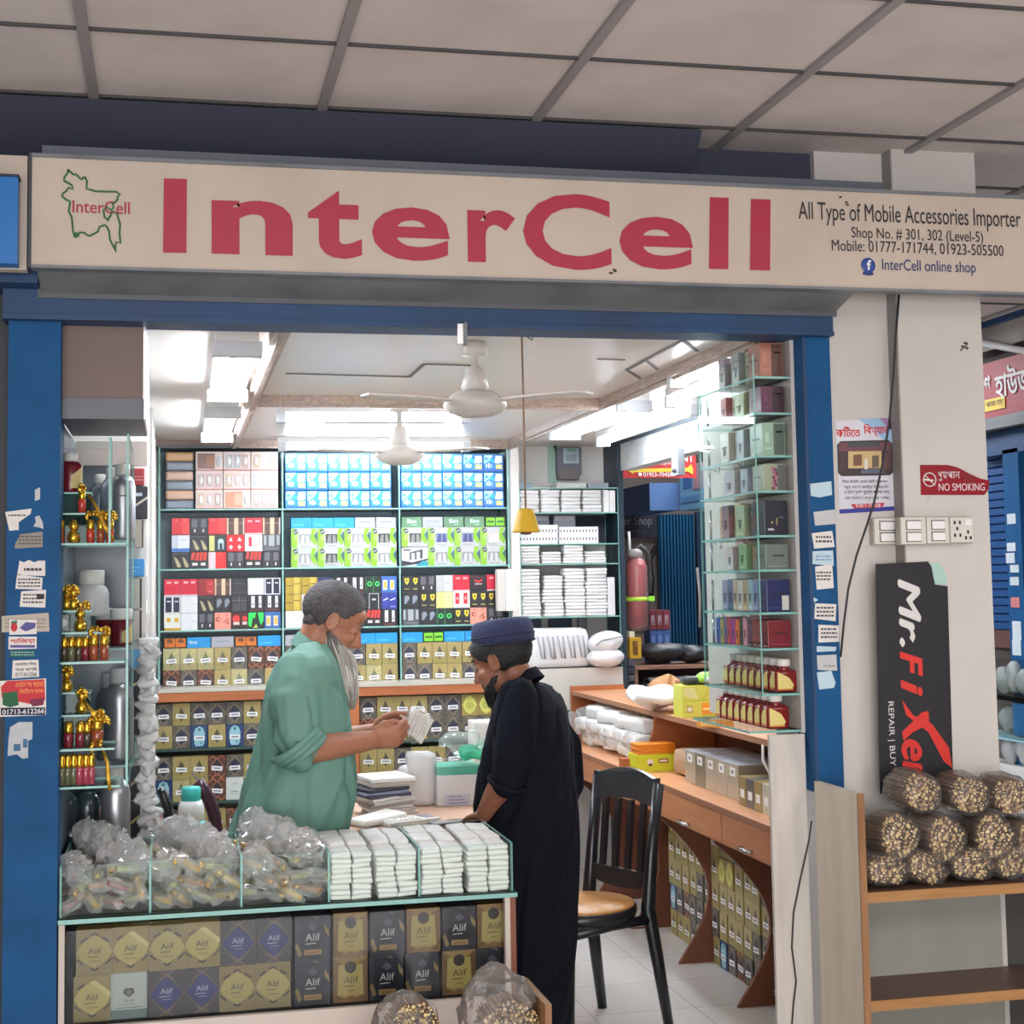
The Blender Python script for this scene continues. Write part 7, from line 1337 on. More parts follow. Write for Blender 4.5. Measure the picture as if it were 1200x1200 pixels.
m = MB(); m.rbox(2.1, 2.3, 6.0, 6.35, zt_, zt_+.1, M((170, 140, 112), .7), .03, True); m.jitter(.012, 12, 3); lo = min(v.z for v in m.v); m.v = [v+Vector((0, 0, zt_+.0005-lo)) for v in m.v]; tag(m.build('cloth_bundle'), 'tan cloth bundle on the worktop deep under the ledge', 'bundle')
m = MB(); m.tube([(2.1, 5.3, .984), (2.09, 5.28, .93), (2.1, 5.2, .86), (2.12, 5.15, .8)], .006, M((206, 196, 186), .5), 6); tag(m.build('cord'), 'pale cord hanging from the ledge over the silver cartons', 'cord')
# white packets piled on the worktop
for k in range(14):
    col_, lay = k % 5, k//5; Y = 6.72+.23*col_+.05*lay
    m = MB(); m.rbox(-.13, .13, -.11, .11, 0, .062, M((232, 230, 228), .35, var=.03), .02, True); m.jitter(.016, 14, k+70); m.xf(Matrix.Translation((2.19-.02*(lay % 2), Y, zt_+.064*lay+.006)) @ Matrix.Rotation(random.uniform(-.15, .15), 4, 'Z'))
    tag(m.build('white_parcel'), f'white plastic-wrapped parcel, {ORD[col_]} from the near end, {ORD[lay]} layer on the worktop', 'parcel', 'white parcels on the worktop')
for k in range(7):
    m = MB(); m.ell((0, 0, 0), (.1, .12, .055), CLEAR2, nu=18, nv=12, smooth=False); m.jitter(.03, 18, k+90); m.jitter(.012, 60, k)
    m.v = [v+Vector((2.1+.06*(k % 2), 6.75+.2*k, zt_+.085+.05*(k % 2))) for v in m.v]
    tag(m.build('clear_bag'), f'crinkled clear bag over the white parcels, {ORD[k]} from the near end', 'plastic bag', 'clear bags over the parcels')
# on the ledge
zl_ = 1.0055
p = PZ(767, 834, zl_); m = MB(); m.ell((0, 0, 0), (.13, .17, .045), M((236, 234, 234), .3, bump=.4, bscale=25), nu=26, nv=16); m.jitter(.03, 13, 4); m.jitter(.008, 45, 6); lo = min(v.z for v in m.v); m.v = [v+Vector((p.x+.03, p.y+.03, zl_-lo)) for v in m.v]; tag(m.build('crumpled_bag'), 'crumpled white plastic bag lying on the wooden ledge', 'plastic bag')
a, c = PZ(800, 838, zl_), PZ(842, 843, zl_); yb = (a.y+c.y)/2
LG2 = M((202, 204, 84), .45, var=.05); a = PY(800, 838, yb); c = PY(848, 838, yb); zm = PY(820, 821, yb).z; zt2 = PY(820, 803, yb).z
for k, (z0, z1) in enumerate(((zl_, zm), (zm+.0005, zt2))):
    t = thing('tea_carton', f'yellow-green carton on the ledge, {("lower","upper")[k]} of the two stacked', 'box', ((a.x+c.x)/2, yb, z0))
    m = MB(); m.rbox(a.x, c.x, yb, yb+.12, z0, z1, LG2, .002); m.build('carton', t)
    m = MB(); w = c.x-a.x
    if k == 0:
        m.box(a.x+w*.47, a.x+w*.73, yb-.001, yb, z0+.012, z1-.01, M((232, 150, 40), .5)); m.box(a.x+w*.5, a.x+w*.7, yb-.0014, yb-.001, z0+.03, z0+.038, M((240, 220, 150), .5)); m.box(a.x+w*.1, a.x+w*.25, yb-.001, yb, z0+.02, z0+.05, M((160, 150, 90), .5)); m.box(a.x+w*.12, a.x+w*.23, yb-.0014, yb-.001, z0+.026, z0+.044, M((226, 226, 206), .5))
    else: m.poly([(a.x+w*.02, yb-.001, z0+.02), (a.x+w*.4, yb-.001, z0+.004), (a.x+w*.3, yb-.001, z1-.01), (a.x+w*.05, yb-.001, z1-.006)], M((214, 214, 150), .3)); m.poly([(a.x+w*.5, yb-.001, z0+.004), (a.x+w*.66, yb-.001, z1-.01), (a.x+w*.67, yb-.001, z1-.01), (a.x+w*.52, yb-.001, z0+.004)], M((170, 170, 60), .4))
    m.build('print', t)
m = MB(); m.rbox(a.x+.02, a.x+.13, yb+.01, yb+.1, zt2+.0005, zt2+.035, M((40, 42, 44), .4), .016, True); tag(m.build('dark_cap'), 'black pouch on top of the stacked yellow-green cartons', 'pouch')
m = MB(); m.ell((a.x+.12, yb+.03, zt2+.028), (.05, .04, .026), M((150, 206, 80), .3), nu=16, nv=10); m.ell((a.x+.13, yb-.005, zt2+.022), (.03, .012, .014), M((226, 230, 220), .3)); m.jitter(.008, 26, 2); tag(m.build('green_packet'), 'green and white packet on top of the stacked yellow-green cartons', 'packet')
m = MB(); m.ell((c.x-.03, yb+.03, zt2+.018), (.045, .03, .016), M((130, 196, 100), .35), nu=14, nv=10); m.jitter(.008, 40, 7); tag(m.build('green_herbs'), 'crumpled pale green packet at the right end of the stacked cartons', 'packet')
p = PZ(850, 852, zl_); m = MB(); ox, oy = p.x-.04, p.y; m.rbox(-.07, .07, 0, .09, 0, .032, M((226, 150, 40), .5), .002); m.box(-.06, .0, -.001, 0, .006, .026, M((236, 190, 110), .5)); m.xf(Matrix.Translation((min(ox, 2.3), oy, zl_)) @ Matrix.Rotation(-.3, 4, 'Z')); tag(m.build('orange_carton'), 'flat orange carton on the ledge in front of the yellow-green ones', 'box')
# ================================================================== desk in the middle
dk = thing('wooden_desk', 'pale wooden desk between the two men', 'desk', (.84, 5.84, 0))
DX0, DX1, DY0, DY1, DZ = .56, 1.21, 5.19, 6.5, .77
DTOP = mat_wood((214, 176, 152), (202, 160, 134), 2., (12, 1, 12), .3)
m = MB(); m.rbox(DX0, DX1, DY0, DY1, DZ-.025, DZ, DTOP, .003); m.build('desk_top', dk)
for x in (DX0+.02, DX1-.2):
    m = MB(); m.box(x, x+.03, DY0+.03, DY1-.03, 0, DZ-.025, TANX); m.build('side_panel', dk)
m = MB(); m.box(DX0+.05, DX1-.2, DY0+.5, DY0+.52, .2, DZ-.025, TANX); m.build('modesty_panel', dk)
def dz(x, y, z=DZ): return PZ(x, y, z)
# ledgers and papers
rnd = random.Random(3); base = dz(462, 962)
for k in range(9):
    w, d, h = .16, .2, .011; c = [(206, 200, 196), (180, 172, 168), (206, 198, 190), (170, 160, 156), (196, 190, 188), (214, 208, 204), (80, 80, 96), (150, 156, 186), (44, 46, 56)][k]
    m = MB(); m.rbox(-w/2, w/2, -d/2, d/2, 0, h, M(c, .7), .003); 
    for i, v in enumerate(m.v): m.v[i].z += .012*(v.x/w+.5)**2*(1 if k < 6 else .3)
    m.xf(Matrix.Translation((.76-.006*k+rnd.uniform(-.008, .008), 5.5+rnd.uniform(-.01, .01), DZ+.0005+.0115*k)) @ Matrix.Rotation(rnd.uniform(-.2, .25)+.15, 4, 'Z')); tag(m.build('ledger'), f'{("grey paper bundle","grey paper bundle","pale paper bundle","grey paper bundle","grey paper bundle","pale paper bundle","dark blue notebook","lilac notebook","black notebook")[k]}, {ORD[k]} from bottom of the desk pile', 'notebook', 'papers piled on the desk')
for k in range(2):
    m = MB(); m.rbox(-.085, .08, -.1, .1, 0, .015, M((232, 228, 222) if k else (190, 176, 166), .6), .003); m.xf(Matrix.Translation((.745, 5.52, DZ+.106+.016*k)) @ Matrix.Rotation(.2, 4, 'Z')); tag(m.build('thick_book'), f'{("tan-edged","white")[k]} thick book on top of the desk paper pile', 'book')
m = MB(); m.rbox(-.09, .09, -.06, .06, 0, .022, M((232, 228, 222), .45), .01, True); m.jitter(.01, 18, 5); m.xf(Matrix.Translation((.685, 5.3, DZ+.001)) @ Euler((0, -.12, .5)).to_matrix().to_4x4()); lo = min(v.z for v in m.v); m.v = [v+Vector((0, 0, DZ+.0005-lo)) for v in m.v]; tag(m.build('white_packet'), 'soft white packet lying on the desk in front of the paper pile', 'packet')
t = thing('calculator', 'white desk calculator in front of the paper pile', 'calculator', (.79, 5.27, DZ), rz=.38)
def loc(t, m): m.xf(world(t)); return m
m = MB(); m.rbox(-.1, .1, -.05, .05, 0, .018, M((222, 218, 212), .4), .005); loc(t, m).build('case', t)
m = MB(); m.box(.05, .09, -.03, .035, .018, .0195, M((120, 124, 140), .3)); loc(t, m).build('display', t)
m = MB()
for i in range(6):
    for j in range(4): m.rbox(-.09+.021*i, -.074+.021*i, -.038+.02*j, -.023+.02*j, .018, .022, M((236, 234, 228), .5), .001)
loc(t, m).build('keys', t)
t = thing('phone', 'grey smartphone lying flat on the desk near edge', 'phone', (.93, 5.225, DZ), rz=.2)
m = MB(); m.rbox(-.075, .075, -.036, .036, 0, .009, M((130, 128, 130), .3), .003); loc(t, m).build('body', t)
m = MB(); m.box(-.068, .068, -.03, .03, .009, .0096, M((160, 152, 150), .15)); m.box(.0, .03, .012, .026, .0096, .011, M((120, 100, 60), .4)); loc(t, m).build('screen', t)
# white tub with green lid under clear wrap, and bags round it
YT = 5.62; a, c = PY(513, 949, YT), PY(566, 949, YT); zt3 = PY(540, 908, YT).z; zg = PY(540, 898, YT).z
t = thing('white_container', 'white container with green band and taped note on the desk', 'container', ((a.x+c.x)/2, YT, DZ))
m = MB(); m.rbox(a.x, c.x, YT, YT+.17, DZ+.0005, zt3, M((226, 226, 226), .4), .005); m.build('body', t)
m = MB(); m.rbox(a.x+.002, c.x-.002, YT+.002, YT+.168, zt3, zg, M((70, 176, 150), .4), .003); m.build('green_band', t)
m = MB(); q0, q1 = PY(521, 948, YT), PY(551, 930, YT); m.box(q0.x, q1.x, YT-.001, YT, max(q0.z, DZ+.004), q1.z, M((206, 208, 222), .6))
for k in range(3): m.box(q0.x+.015, q1.x-.012-.01*k, YT-.0016, YT-.001, q0.z+.018+.012*k, q0.z+.021+.012*k, M((120, 126, 160), .6))
m.build('note', t)
m = MB(); m.rbox(a.x-.01, c.x+.01, YT-.004, YT+.176, DZ+.003, zg+.012, mat_glass((255, 255, 255), .3, .06, .1, .3, 26), .01, True); m.jitter(.006, 24, 3); m.build('clear_wrap', t)
m = MB(); q = PY(545, 886, YT+.06); m.ell((q.x, YT+.08, zg+.045), (.085, .07, .042), mat_glass((248, 255, 253), .4, .2, .12, .3, 26), nu=24, nv=16); m.jitter(.03, 18, 9); m.jitter(.01, 60, 3); lo = min(v.z for v in m.v); m.v = [v+Vector((0, 0, zg+.014-lo)) for v in m.v]; tag(m.build('clear_bag'), 'crumpled clear bag lying on the white container', 'plastic bag')
m = MB(); q = PY(557, 884, YT); m.ell((q.x, YT+.05, zg+.04), (.05, .05, .028), mat_glass((150, 236, 206), 1., .55, .15, .8, 30, (100, 216, 180)), nu=20, nv=14); m.jitter(.022, 22, 4); lo = min(v.z for v in m.v); m.v = [v+Vector((0, 0, zg+.016-lo)) for v in m.v]; tag(m.build('green_bag'), 'crumpled mint green bag on the white container', 'plastic bag')
a2, c2 = PY(482, 948, YT+.02), PY(511, 948, YT+.02)
m = MB(); m.rbox(a2.x, c2.x, YT+.02, YT+.16, DZ+.0005, PY(496, 885, YT).z, mat_glass((252, 252, 253), .5, .62, .2, .4, 24), .02, True); m.jitter(.014, 16, 12); lo = min(v.z for v in m.v); m.v = [v+Vector((0, 0, DZ+.001-lo)) for v in m.v]; tag(m.build('full_bag'), 'full translucent white bag left of the white container', 'plastic bag')
m = MB(); q = PY(478, 925, YT+.06); m.ell((q.x, YT+.08, 0), (.05, .06, .07), mat_glass((240, 226, 206), 1., .5, .2, .6, 24), nu=18, nv=14); m.jitter(.018, 20, 2); lo = min(v.z for v in m.v); m.v = [v+Vector((0, 0, DZ+.001-lo)) for v in m.v]; tag(m.build('small_bag'), 'small cream bag of tags at the left end of the bags on the desk', 'plastic bag')
YT2 = 6.05; a, c = PY(556, 874, YT2), PY(588, 874, YT2); m = MB(); t = thing('white_box', 'white box with green stripe standing behind the white container', 'box', ((a.x+c.x)/2, YT2, DZ))
m = MB(); m.rbox(a.x, c.x, YT2, YT2+.14, DZ+.0005, PY(570, 846, YT2).z, M((230, 230, 230), .4), .006); m.build('carton', t)
m = MB(); m.box(a.x+.008, c.x-.005, YT2-.001, YT2, PY(570, 875, YT2).z, PY(570, 870, YT2).z, M((70, 176, 150), .4)); m.build('stripe', t)
# ================================================================== plastic chair
BLK = M((22, 24, 30), .28, var=.05); SEATM = mat_wood((206, 152, 86), (166, 108, 56), 6, (26, 2, 2), .35)
def rot2(v, a): return Vector((v[0]*cos(a)-v[1]*sin(a), v[0]*sin(a)+v[1]*cos(a), v[2]))
ch = thing('plastic_chair', 'black plastic chair with slatted back and woodgrain seat', 'chair', (1.41, 5.37, 0), rz=radians(204))
# local: +x = towards the sitter's knees, back at -x
def part(nm, m): return loc(ch, m).build(nm, ch)
for sy in (-1, 1):
    m = MB(); m.tube([(.17, sy*.165, .405), (.185, sy*.175, .3), (.2, sy*.19, .0)], [.03, .022, .016], BLK, 10); part('leg', m)
    m = MB(); m.tube([(-.255, sy*.185, 0), (-.215, sy*.175, .25), (-.185, sy*.165, .43), (-.205, sy*.165, .6), (-.245, sy*.17, .86)], [.016, .021, .024, .02, .018], BLK, 10, flat=1.2); part('leg', m)
m = MB(); m.lathe([(.0, .432), (.195, .436), (.205, .444), (.2, .451), (.0, .452)], SEATM, (0, 0, 0), 36, sy=.96); part('seat', m)
m = MB(); o = [(.205*cos(2*pi*k/36), .198*sin(2*pi*k/36)) for k in range(36)]
m.rings([[(x*s, y*s, z) for x, y in o] for s, z in ((.95, .443), (1.03, .44), (1.04, .42), (.97, .385), (.9, .388), (.9, .435), (.95, .443))], BLK, True, False)
m.tube([(.2, 0, .4), (.17, -.16, .385), (0, -.19, .395), (-.18, -.165, .39)], [.018, .024, .015, .02], BLK, 8); m.tube([(.2, 0, .4), (.17, .16, .385), (0, .19, .395), (-.18, .165, .39)], [.018, .024, .015, .02], BLK, 8); part('seat_frame', m)
m = MB(); n = 14; top = []; bot = []
for k in range(n+1):
    y = -.175+.35*k/n; top.append((-.25-.012*cos(y*9), y, .868+.035*cos(y/.175*pi/2)+(.012 if k in (0, n) else 0))); bot.append((-.237-.012*cos(y*9), y, .775+.02*cos(y/.175*pi/2)))
m.prism(top+bot[::-1], (.02, 0, 0), BLK); part('top_rail', m)
m = MB(); m.prism([(-.212, -.165, .545), (-.212, .165, .545), (-.206, .165, .5), (-.206, .1, .485), (-.206, 0, .478), (-.206, -.1, .485), (-.206, -.165, .5)], (.02, 0, 0), BLK); part('lower_rail', m)
for k in range(4):
    y = -.105+.07*k; m = MB(); m.prism([(-.212, y-.0125, .54), (-.212, y+.0125, .54), (-.238, y+.0125, .79), (-.238, y-.0125, .79)], (.016, 0, 0), BLK); part('slat', m)
# ------------------------------------------------------------------ things behind the left trays
YF2 = 5.42
stl = thing('stool', 'small wooden stool carrying the drink flask behind the left trays', 'stool', (.2, YF2, 0))
zf = PY(225, 990, YF2).z; xf_ = PY(224, 960, YF2).x
m = MB(); m.rbox(xf_-.14, xf_+.14, YF2-.13, YF2+.13, zf-.03, zf, TANX, .004); m.build('seat', stl)
for sx in (-1, 1):
    for sy in (-1, 1): m = MB(); m.box(xf_+sx*.11-.015, xf_+sx*.11+.015, YF2+sy*.1-.015, YF2+sy*.1+.015, 0, zf-.03, TANX); m.build('leg', stl)
t = thing('drink_flask', 'white drink flask with turquoise cap and base behind the left trays', 'flask', (xf_, YF2, zf))
r = (PY(240, 950, YF2).x-PY(209, 950, YF2).x)/2; z1, z2, z3 = (PY(224, y, YF2).z for y in (965, 938, 922)); TQ = M((64, 196, 190), .35)
m = MB(); m.lathe([(.01, z1), (r, z1+.004), (r*.98, z2-.02), (r*.8, z2)], M((232, 232, 230), .35), (xf_, YF2, 0), 24); m.build('body', t)
m = MB(); m.lathe([(r*.74, z2-.002), (r*.74, z3-.005), (r*.66, z3)], TQ, (xf_, YF2, 0), 24); m.build('cap', t)
m = MB(); m.lathe([(.01, zf+.001), (r*1.1, zf+.004), (r*1.12, z1), (r, z1+.01)], TQ, (xf_, YF2, 0), 24); m.build('base', t)
m = MB(); m.tube([(xf_+r*.9, YF2-r*.4, z1-.01), (xf_+r*.2, YF2-r*1.25, z1-.045), (xf_-r*.7, YF2-r*1.1, zf+.01)], .011, TQ, 8); m.build('handle', t)
def chairback(label, pts, Y, col, lean):
    t = thing('plastic_chair', label, 'chair', PY(pts[0][0], 1000, Y)*1.0); t.location.z = 0; mat = M(col, .25)
    P3 = [PY(x, y, Y) for x, y in pts]; m = MB(); m.tube([p+lean*((p.z-.7)) for p in P3], [.016]*len(P3), mat, 8, flat=1.5); m.build('back_frame', t)
    m = MB(); q = P3[0]; c = Vector((q.x+.05, Y+.2, 0))
    m.prism([p for p in P3]+[p+Vector((-.02, .3, 0)) for p in P3[::-1]], Vector((.012, .008, 0)), mat); m.build('backrest', t)
    m = MB(); m.rbox(c.x-.06, c.x+.26, Y-.1, Y+.3, .42, .45, mat, .01); m.build('seat', t)
    for sx in (-.04, .24):
        for sy in (-.08, .28): m = MB(); m.tube([(c.x+sx, Y+sy, .42), (c.x+sx*1.1, Y+sy*1.05, 0)], .017, mat, 8); m.build('leg', t)
chairback('dark maroon plastic chair behind the flask beside the man in green', [(231, 916), (238, 925), (246, 938), (251, 955), (255, 985), (257, 1010)], 5.75, (58, 30, 44), Vector((0, 0, 0)))
t = thing('plastic_chair', 'black plastic chair left of the flask, only its back post in view', 'chair', (PY(196, 1000, 5.2).x, 5.2, 0))
m = MB(); m.tube([PY(x, y, 5.2) for x, y in ((186, 925), (191, 930), (196, 945), (199, 985), (200, 1060))], [.012, .016, .018, .02, .02], BLK, 8); m.build('back_frame', t)
q = PY(200, 1060, 5.2); m = MB(); m.tube([q, (q.x, 5.2, 0)], .018, BLK, 8); m.build('leg', t); m = MB(); m.rbox(q.x-.02, q.x+.3, 5.2, 5.26, .42, .45, BLK, .01); m.build('seat', t)
m = MB(); m.tube([(q.x+.28, 5.22, .42), (q.x+.28, 5.22, 0)], .016, BLK, 8); m.build('leg', t)
m = MB(); p = PY(188, 968, 5.5); m.rbox(p.x-.06, p.x+.02, 5.5, 5.6, p.z-.05, p.z+.03, M((140, 44, 40), .4), .003); m.box(p.x-.06, p.x+.02, 5.499, 5.5, p.z-.0, p.z+.012, M((200, 150, 130), .5)); 
tag(m.build('red_box'), 'small red box on the floor stack left of the flask', 'box')
m = MB(); m.rbox(max(p.x-.12, -.08), p.x+.03, 5.48, 5.66, 0, p.z-.0505, M((150, 120, 90), .6), .004); tag(m.build('brown_carton'), 'brown carton under the small red box left of the flask', 'box')
# ================================================================== the two men
def fuse(mb, voxel, smooth=2, fold=None):
    """one continuous skin over overlapping closed forms"""
    me = bpy.data.meshes.new('form'); me.from_pydata([tuple(v) for v in mb.v], [], mb.f); o = bpy.data.objects.new('form', me); COL.objects.link(o)
    r = o.modifiers.new('r', 'REMESH'); r.mode = 'VOXEL'; r.voxel_size = voxel; r.use_smooth_shade = True
    if smooth: s = o.modifiers.new('s', 'SMOOTH'); s.iterations = smooth; s.factor = .5
    dg = bpy.context.evaluated_depsgraph_get(); m2 = bpy.data.meshes.new_from_object(o.evaluated_get(dg))
    if fold:
        nn = [v.normal.copy() for v in m2.vertices]
        for v, n in zip(m2.vertices, nn): v.co = v.co+n*fold(v.co, n)
    vs = [v.co.copy() for v in m2.vertices]; fs = [tuple(p.vertices) for p in m2.polygons]
    bpy.data.objects.remove(o); bpy.data.meshes.remove(me); bpy.data.meshes.remove(m2); return vs, fs
def skinned(vs, fs, pick):
    m = MB(); m.v = vs; m.f = [list(f) for f in fs]; m.sm = [True]*len(fs)
    for f in fs: c = (vs[f[0]]+vs[f[2]])/2; m.m.append(m.mi(pick(c)))
    return m
def limb(m, pts, rs, n=14):
    k = M((128, 128, 128)); m.tube(pts, rs, k, n)
    for p, r in zip(pts, rs): m.ell(p, (r, r, r), k, nu=12, nv=8)
DUM = M((128, 128, 128))
def headmb(jaw=1.):
    m = MB(); e = lambda c, r, ro=None: m.ell(c, r, DUM, Euler(ro) if ro else None, 20, 14)
    e((-.008, 0, .035), (.1, .077, .086)); e((.03, 0, -.04), (.066, .06*jaw, .078)); e((.048, 0, -.088), (.042, .04*jaw, .03)); e((.015, 0, -.07), (.05, .056*jaw, .04))
    e((.074, 0, .024), (.022, .05, .013)); e((.066, 0, .05), (.03, .056, .03))
    m.tube([(.084, 0, .018), (.098, 0, -.006), (.109, 0, -.03)], [.009, .011, .013], DUM, 10); e((.11, 0, -.033), (.014, .014, .012)); e((.098, .012, -.037), (.012, .009, .009)); e((.098, -.012, -.037), (.012, .009, .009))
    for s in (-1, 1):
        e((.062, .038*s, -.026), (.026, .022, .022)); e((.074, .032*s, .003), (.014, .017, .012)); e((-.006, .078*s, -.006), (.017, .007, .027), (0, .25, .25*s)); e((-.001, .077*s, -.026), (.01, .007, .012))
        m.tube([(-.004+.0165*cos(a), .083*s, -.004+.026*sin(a)) for a in [2*pi*k/14 for k in range(15)]], .0045, DUM, 8)
    e((.086, 0, -.062), (.014, .025, .007)); e((.084, 0, -.073), (.013, .022, .007)); return m
def hairmb(mat, th, off=.007, seed=1, amp=.003, nu=56, nv=40):
    m = MB(); m.ell((-.008, 0, .035), (1, 1, 1), mat, nu=nu, nv=nv)
    for i, v in enumerate(m.v):
        d = (v-Vector((-.008, 0, .035))); p = Vector((d.x*.1, d.y*.077, d.z*.086)); q = Vector((-.008, 0, .035))+p
        k = off+amp*noise.noise(d*9+Vector((seed, 0, 0)))+amp*.7*noise.noise(d*26) if q.z > th(q.x)+.006*noise.noise(d*12) else -.012
        m.v[i] = q+d.normalized()*k
    return m
def lerp_th(tab):
    def f(x):
        for (a, b), (c, d) in zip(tab, tab[1:]):
            if x <= c: return b+(d-b)*max(0, (x-a))/(c-a)
        return tab[-1][1]
    return f
def handmb(curl, thumb, spread=.1):
    """wrist at the origin, fingers along +x, back of the hand +z, thumb on +y"""
    m = MB(); R = []
    for x, ry, rz, dz in ((-.02, .024, .019, 0), (.01, .028, .018, 0), (.045, .038, .016, -.002), (.075, .041, .0145, -.002), (.09, .036, .011, -.003)): R.append([(x, ry*cos(2*pi*k/16), dz+rz*sin(2*pi*k/16)) for k in range(16)])
    m.rings(R, DUM); m.ell((.028, .026, -.008), (.028, .017, .015), DUM)
    for j, (y, x0, ls, r) in enumerate(((.029, .084, (.042, .026, .02), .0088), (.0095, .089, (.046, .03, .021), .009), (-.01, .085, (.042, .027, .02), .0085), (-.028, .076, (.033, .02, .017), .0076))):
        p = Vector((x0-.012, y, -.001)); a = 0; pts = [p.copy(), Vector((x0, y, 0))]; p = pts[1].copy(); yaw = spread*(1.3-j)
        for l, c in zip(ls, curl[j] if isinstance(curl[0], (list, tuple)) else curl): a += c; p = p+Vector((l*cos(a)*cos(yaw), l*cos(a)*sin(yaw), -l*sin(a))); pts.append(p.copy())
        limb(m, pts, [r*1.05, r*1.08, r, r*.92, r*.78], 10)
    limb(m, [Vector(q) for q in thumb], [.0135, .0115, .0105, .0088], 10); return m
def frame(o, fwd, up):
    f = Vector(fwd).normalized(); u = Vector(up); u = (u-f*u.dot(f)).normalized(); return f, u, Matrix.Translation(o)
def place_hand(m, o, fwd, dorsal, thumbside):
    f = Vector(fwd).normalized(); d = Vector(dorsal); d = (d-f*d.dot(f)).normalized(); s = d.cross(f); s = s if s.dot(Vector(thumbside)) > 0 else -s; o = Vector(o)
    m.v = [o+f*v.x+s*v.y+d*v.z for v in m.v]; return m
def robe_rings(levels, Y, th, alpha, ry, n=36, sq=2.3):
    R = []; f = Vector((cos(th), sin(th), 0)); l = Vector((-sin(th), cos(th), 0))
    for (y, xl, xr), rl in zip(levels, ry):
        a, b = PY(xl, y, Y), PY(xr, y, Y); c = (a+b)/2; hw = (b.x-a.x)/2*.985; rx = math.sqrt(max(hw*hw-(rl*sin(alpha))**2, .0036))/cos(alpha); ring = []
        for k in range(n):
            t = 2*pi*k/n; cx, sx = cos(t), sin(t); q = (abs(cx)**sq+abs(sx)**sq)**(-1/sq); ring.append(Vector((c.x, Y, c.z))+f*rx*cx*q+l*rl*sx*q)
        R.append(ring)
    return R
def strands(mats, rings, n, rad, seed, sway=.006):
    """hair strands running down over a stack of rings"""
    rnd = random.Random(seed); m = MB(); N = len(rings[0])
    for _ in range(n):
        j = rnd.randrange(N); a = rnd.randint(0, max(0, len(rings)-4)); b = rnd.randint(min(a+3, len(rings)-1), len(rings)-1); pts = []
        o = Vector((rnd.uniform(-1, 1), rnd.uniform(-1, 1), 0))*sway
        for i in range(a, b+1): c = sum(rings[i], Vector())/N; p = rings[i][j]; pts.append(c+(p-c)*1.02+o*(i-a)/(b-a+1))
        if len(pts) > 1: pts[-1] = pts[-1]+Vector((rnd.uniform(-.004, .006), 0, -.012)); m.tube(pts, [rad]*(len(pts)-1)+[rad*.4], rnd.choice(mats), 4)
    return m
# ------------------------------------------------------------------ the older man in green
YE = 4.95
SK1 = M((172, 116, 90), .5, var=.12, scale=30, sub=.04); SK1D = M((136, 84, 66), .5, var=.1)
hc = PY(389, 727, YE); HM = Matrix.Translation(hc) @ Matrix.Rotation(radians(29), 4, 'Y')
man = thing('person', 'bearded man in a green long shirt holding a white bundle, head bowed to the right', 'person', (PY(340, 1000, YE).x, YE, 0))
b = MB(); h = headmb(1.02).xf(HM); b.join(h)
nk = PY(366, 752, YE); limb(b, [HM @ Vector((-.022, 0, -.045)), PY(367, 752, YE), PY(362, 775, YE)], [.056, .052, .05], 18)
for r in (robe_rings([(785, 340, 384), (805, 332, 386), (850, 318, 395), (900, 310, 404), (960, 305, 402), (1010, 305, 395)], YE, 0, .1, [.14, .165, .15, .15, .155, .15]),): b.rings(r, DUM)
eS, eE, eW = PY(348, 796, 4.84), PY(352, 880, 4.745), PY(437, 867, 4.86)
limb(b, [eS, (eS+eE)/2, eE], [.05, .05, .046]); limb(b, [eE, eE*.62+eW*.38, eW], [.045, .043, .03])
fS, fE, fW = PY(352, 798, 5.07), PY(378, 872, 5.16), PY(438, 858, 5.04)
limb(b, [fS, (fS+fE)/2, fE], [.05, .05, .045]); limb(b, [fE, fE*.6+fW*.4, fW], [.043, .041, .029])
for s, xo in ((-1, .0), (1, .06)):
    hx = PY(345, 1000, YE).x+xo; limb(b, [(hx, YE+.095*s, .82), (hx+.02, YE+.1*s, .47), (hx-.01, YE+.1*s, .09)], [.085, .06, .04])
    b.ell((hx+.05, YE+.1*s, .035), (.12, .045, .035), DUM)
hd = handmb((.75, .7, .45), [(.012, .022, -.006), (.045, .04, -.022), (.075, .036, -.03), (.1, .028, -.034)]); b.join(place_hand(hd, eW, (1, .1, .1), (-.1, -1, -.35), (0, -.3, 1)))
hd = handmb((.7, .75, .5), [(.012, .022, -.006), (.045, .042, -.018), (.078, .044, -.026), (.104, .038, -.032)]); b.join(place_hand(hd, fW, (1, -.12, .18), (-.1, 1, -.2), (0, .1, 1)))
vs, fs = fuse(b, .0042, 2); HI = HM.inverted()
def pick1(c):
    q = HI @ c
    if q.x > .07 and -.079 < q.z < -.055 and abs(q.y) < .024: return M((140, 78, 70), .45)
    return SK1
body = skinned(vs, fs, pick1).build('body', man)
HG = M((84, 80, 82), .75, var=.6, scale=55, bump=.8, bscale=120)
hr = MB(); hr.ell((-.058, 0, -.022), (.03, .054, .038), HG, nu=20, nv=14); hr.jitter(.003, 60, 3); hr.join(hairmb(HG, lerp_th([(-.12, -.075), (-.04, -.05), (-.012, -.0), (.012, .012), (.035, .025), (.06, .06), (.085, .092), (.1, .1)]), .007, 2, .003)); hr.xf(HM); hr.build('hair', man)
GD = M((112, 106, 104), .7, var=.3, scale=80); GM = M((172, 167, 162), .7, var=.3, scale=80); GW = M((216, 212, 206), .7, var=.15, scale=80)
brd = []
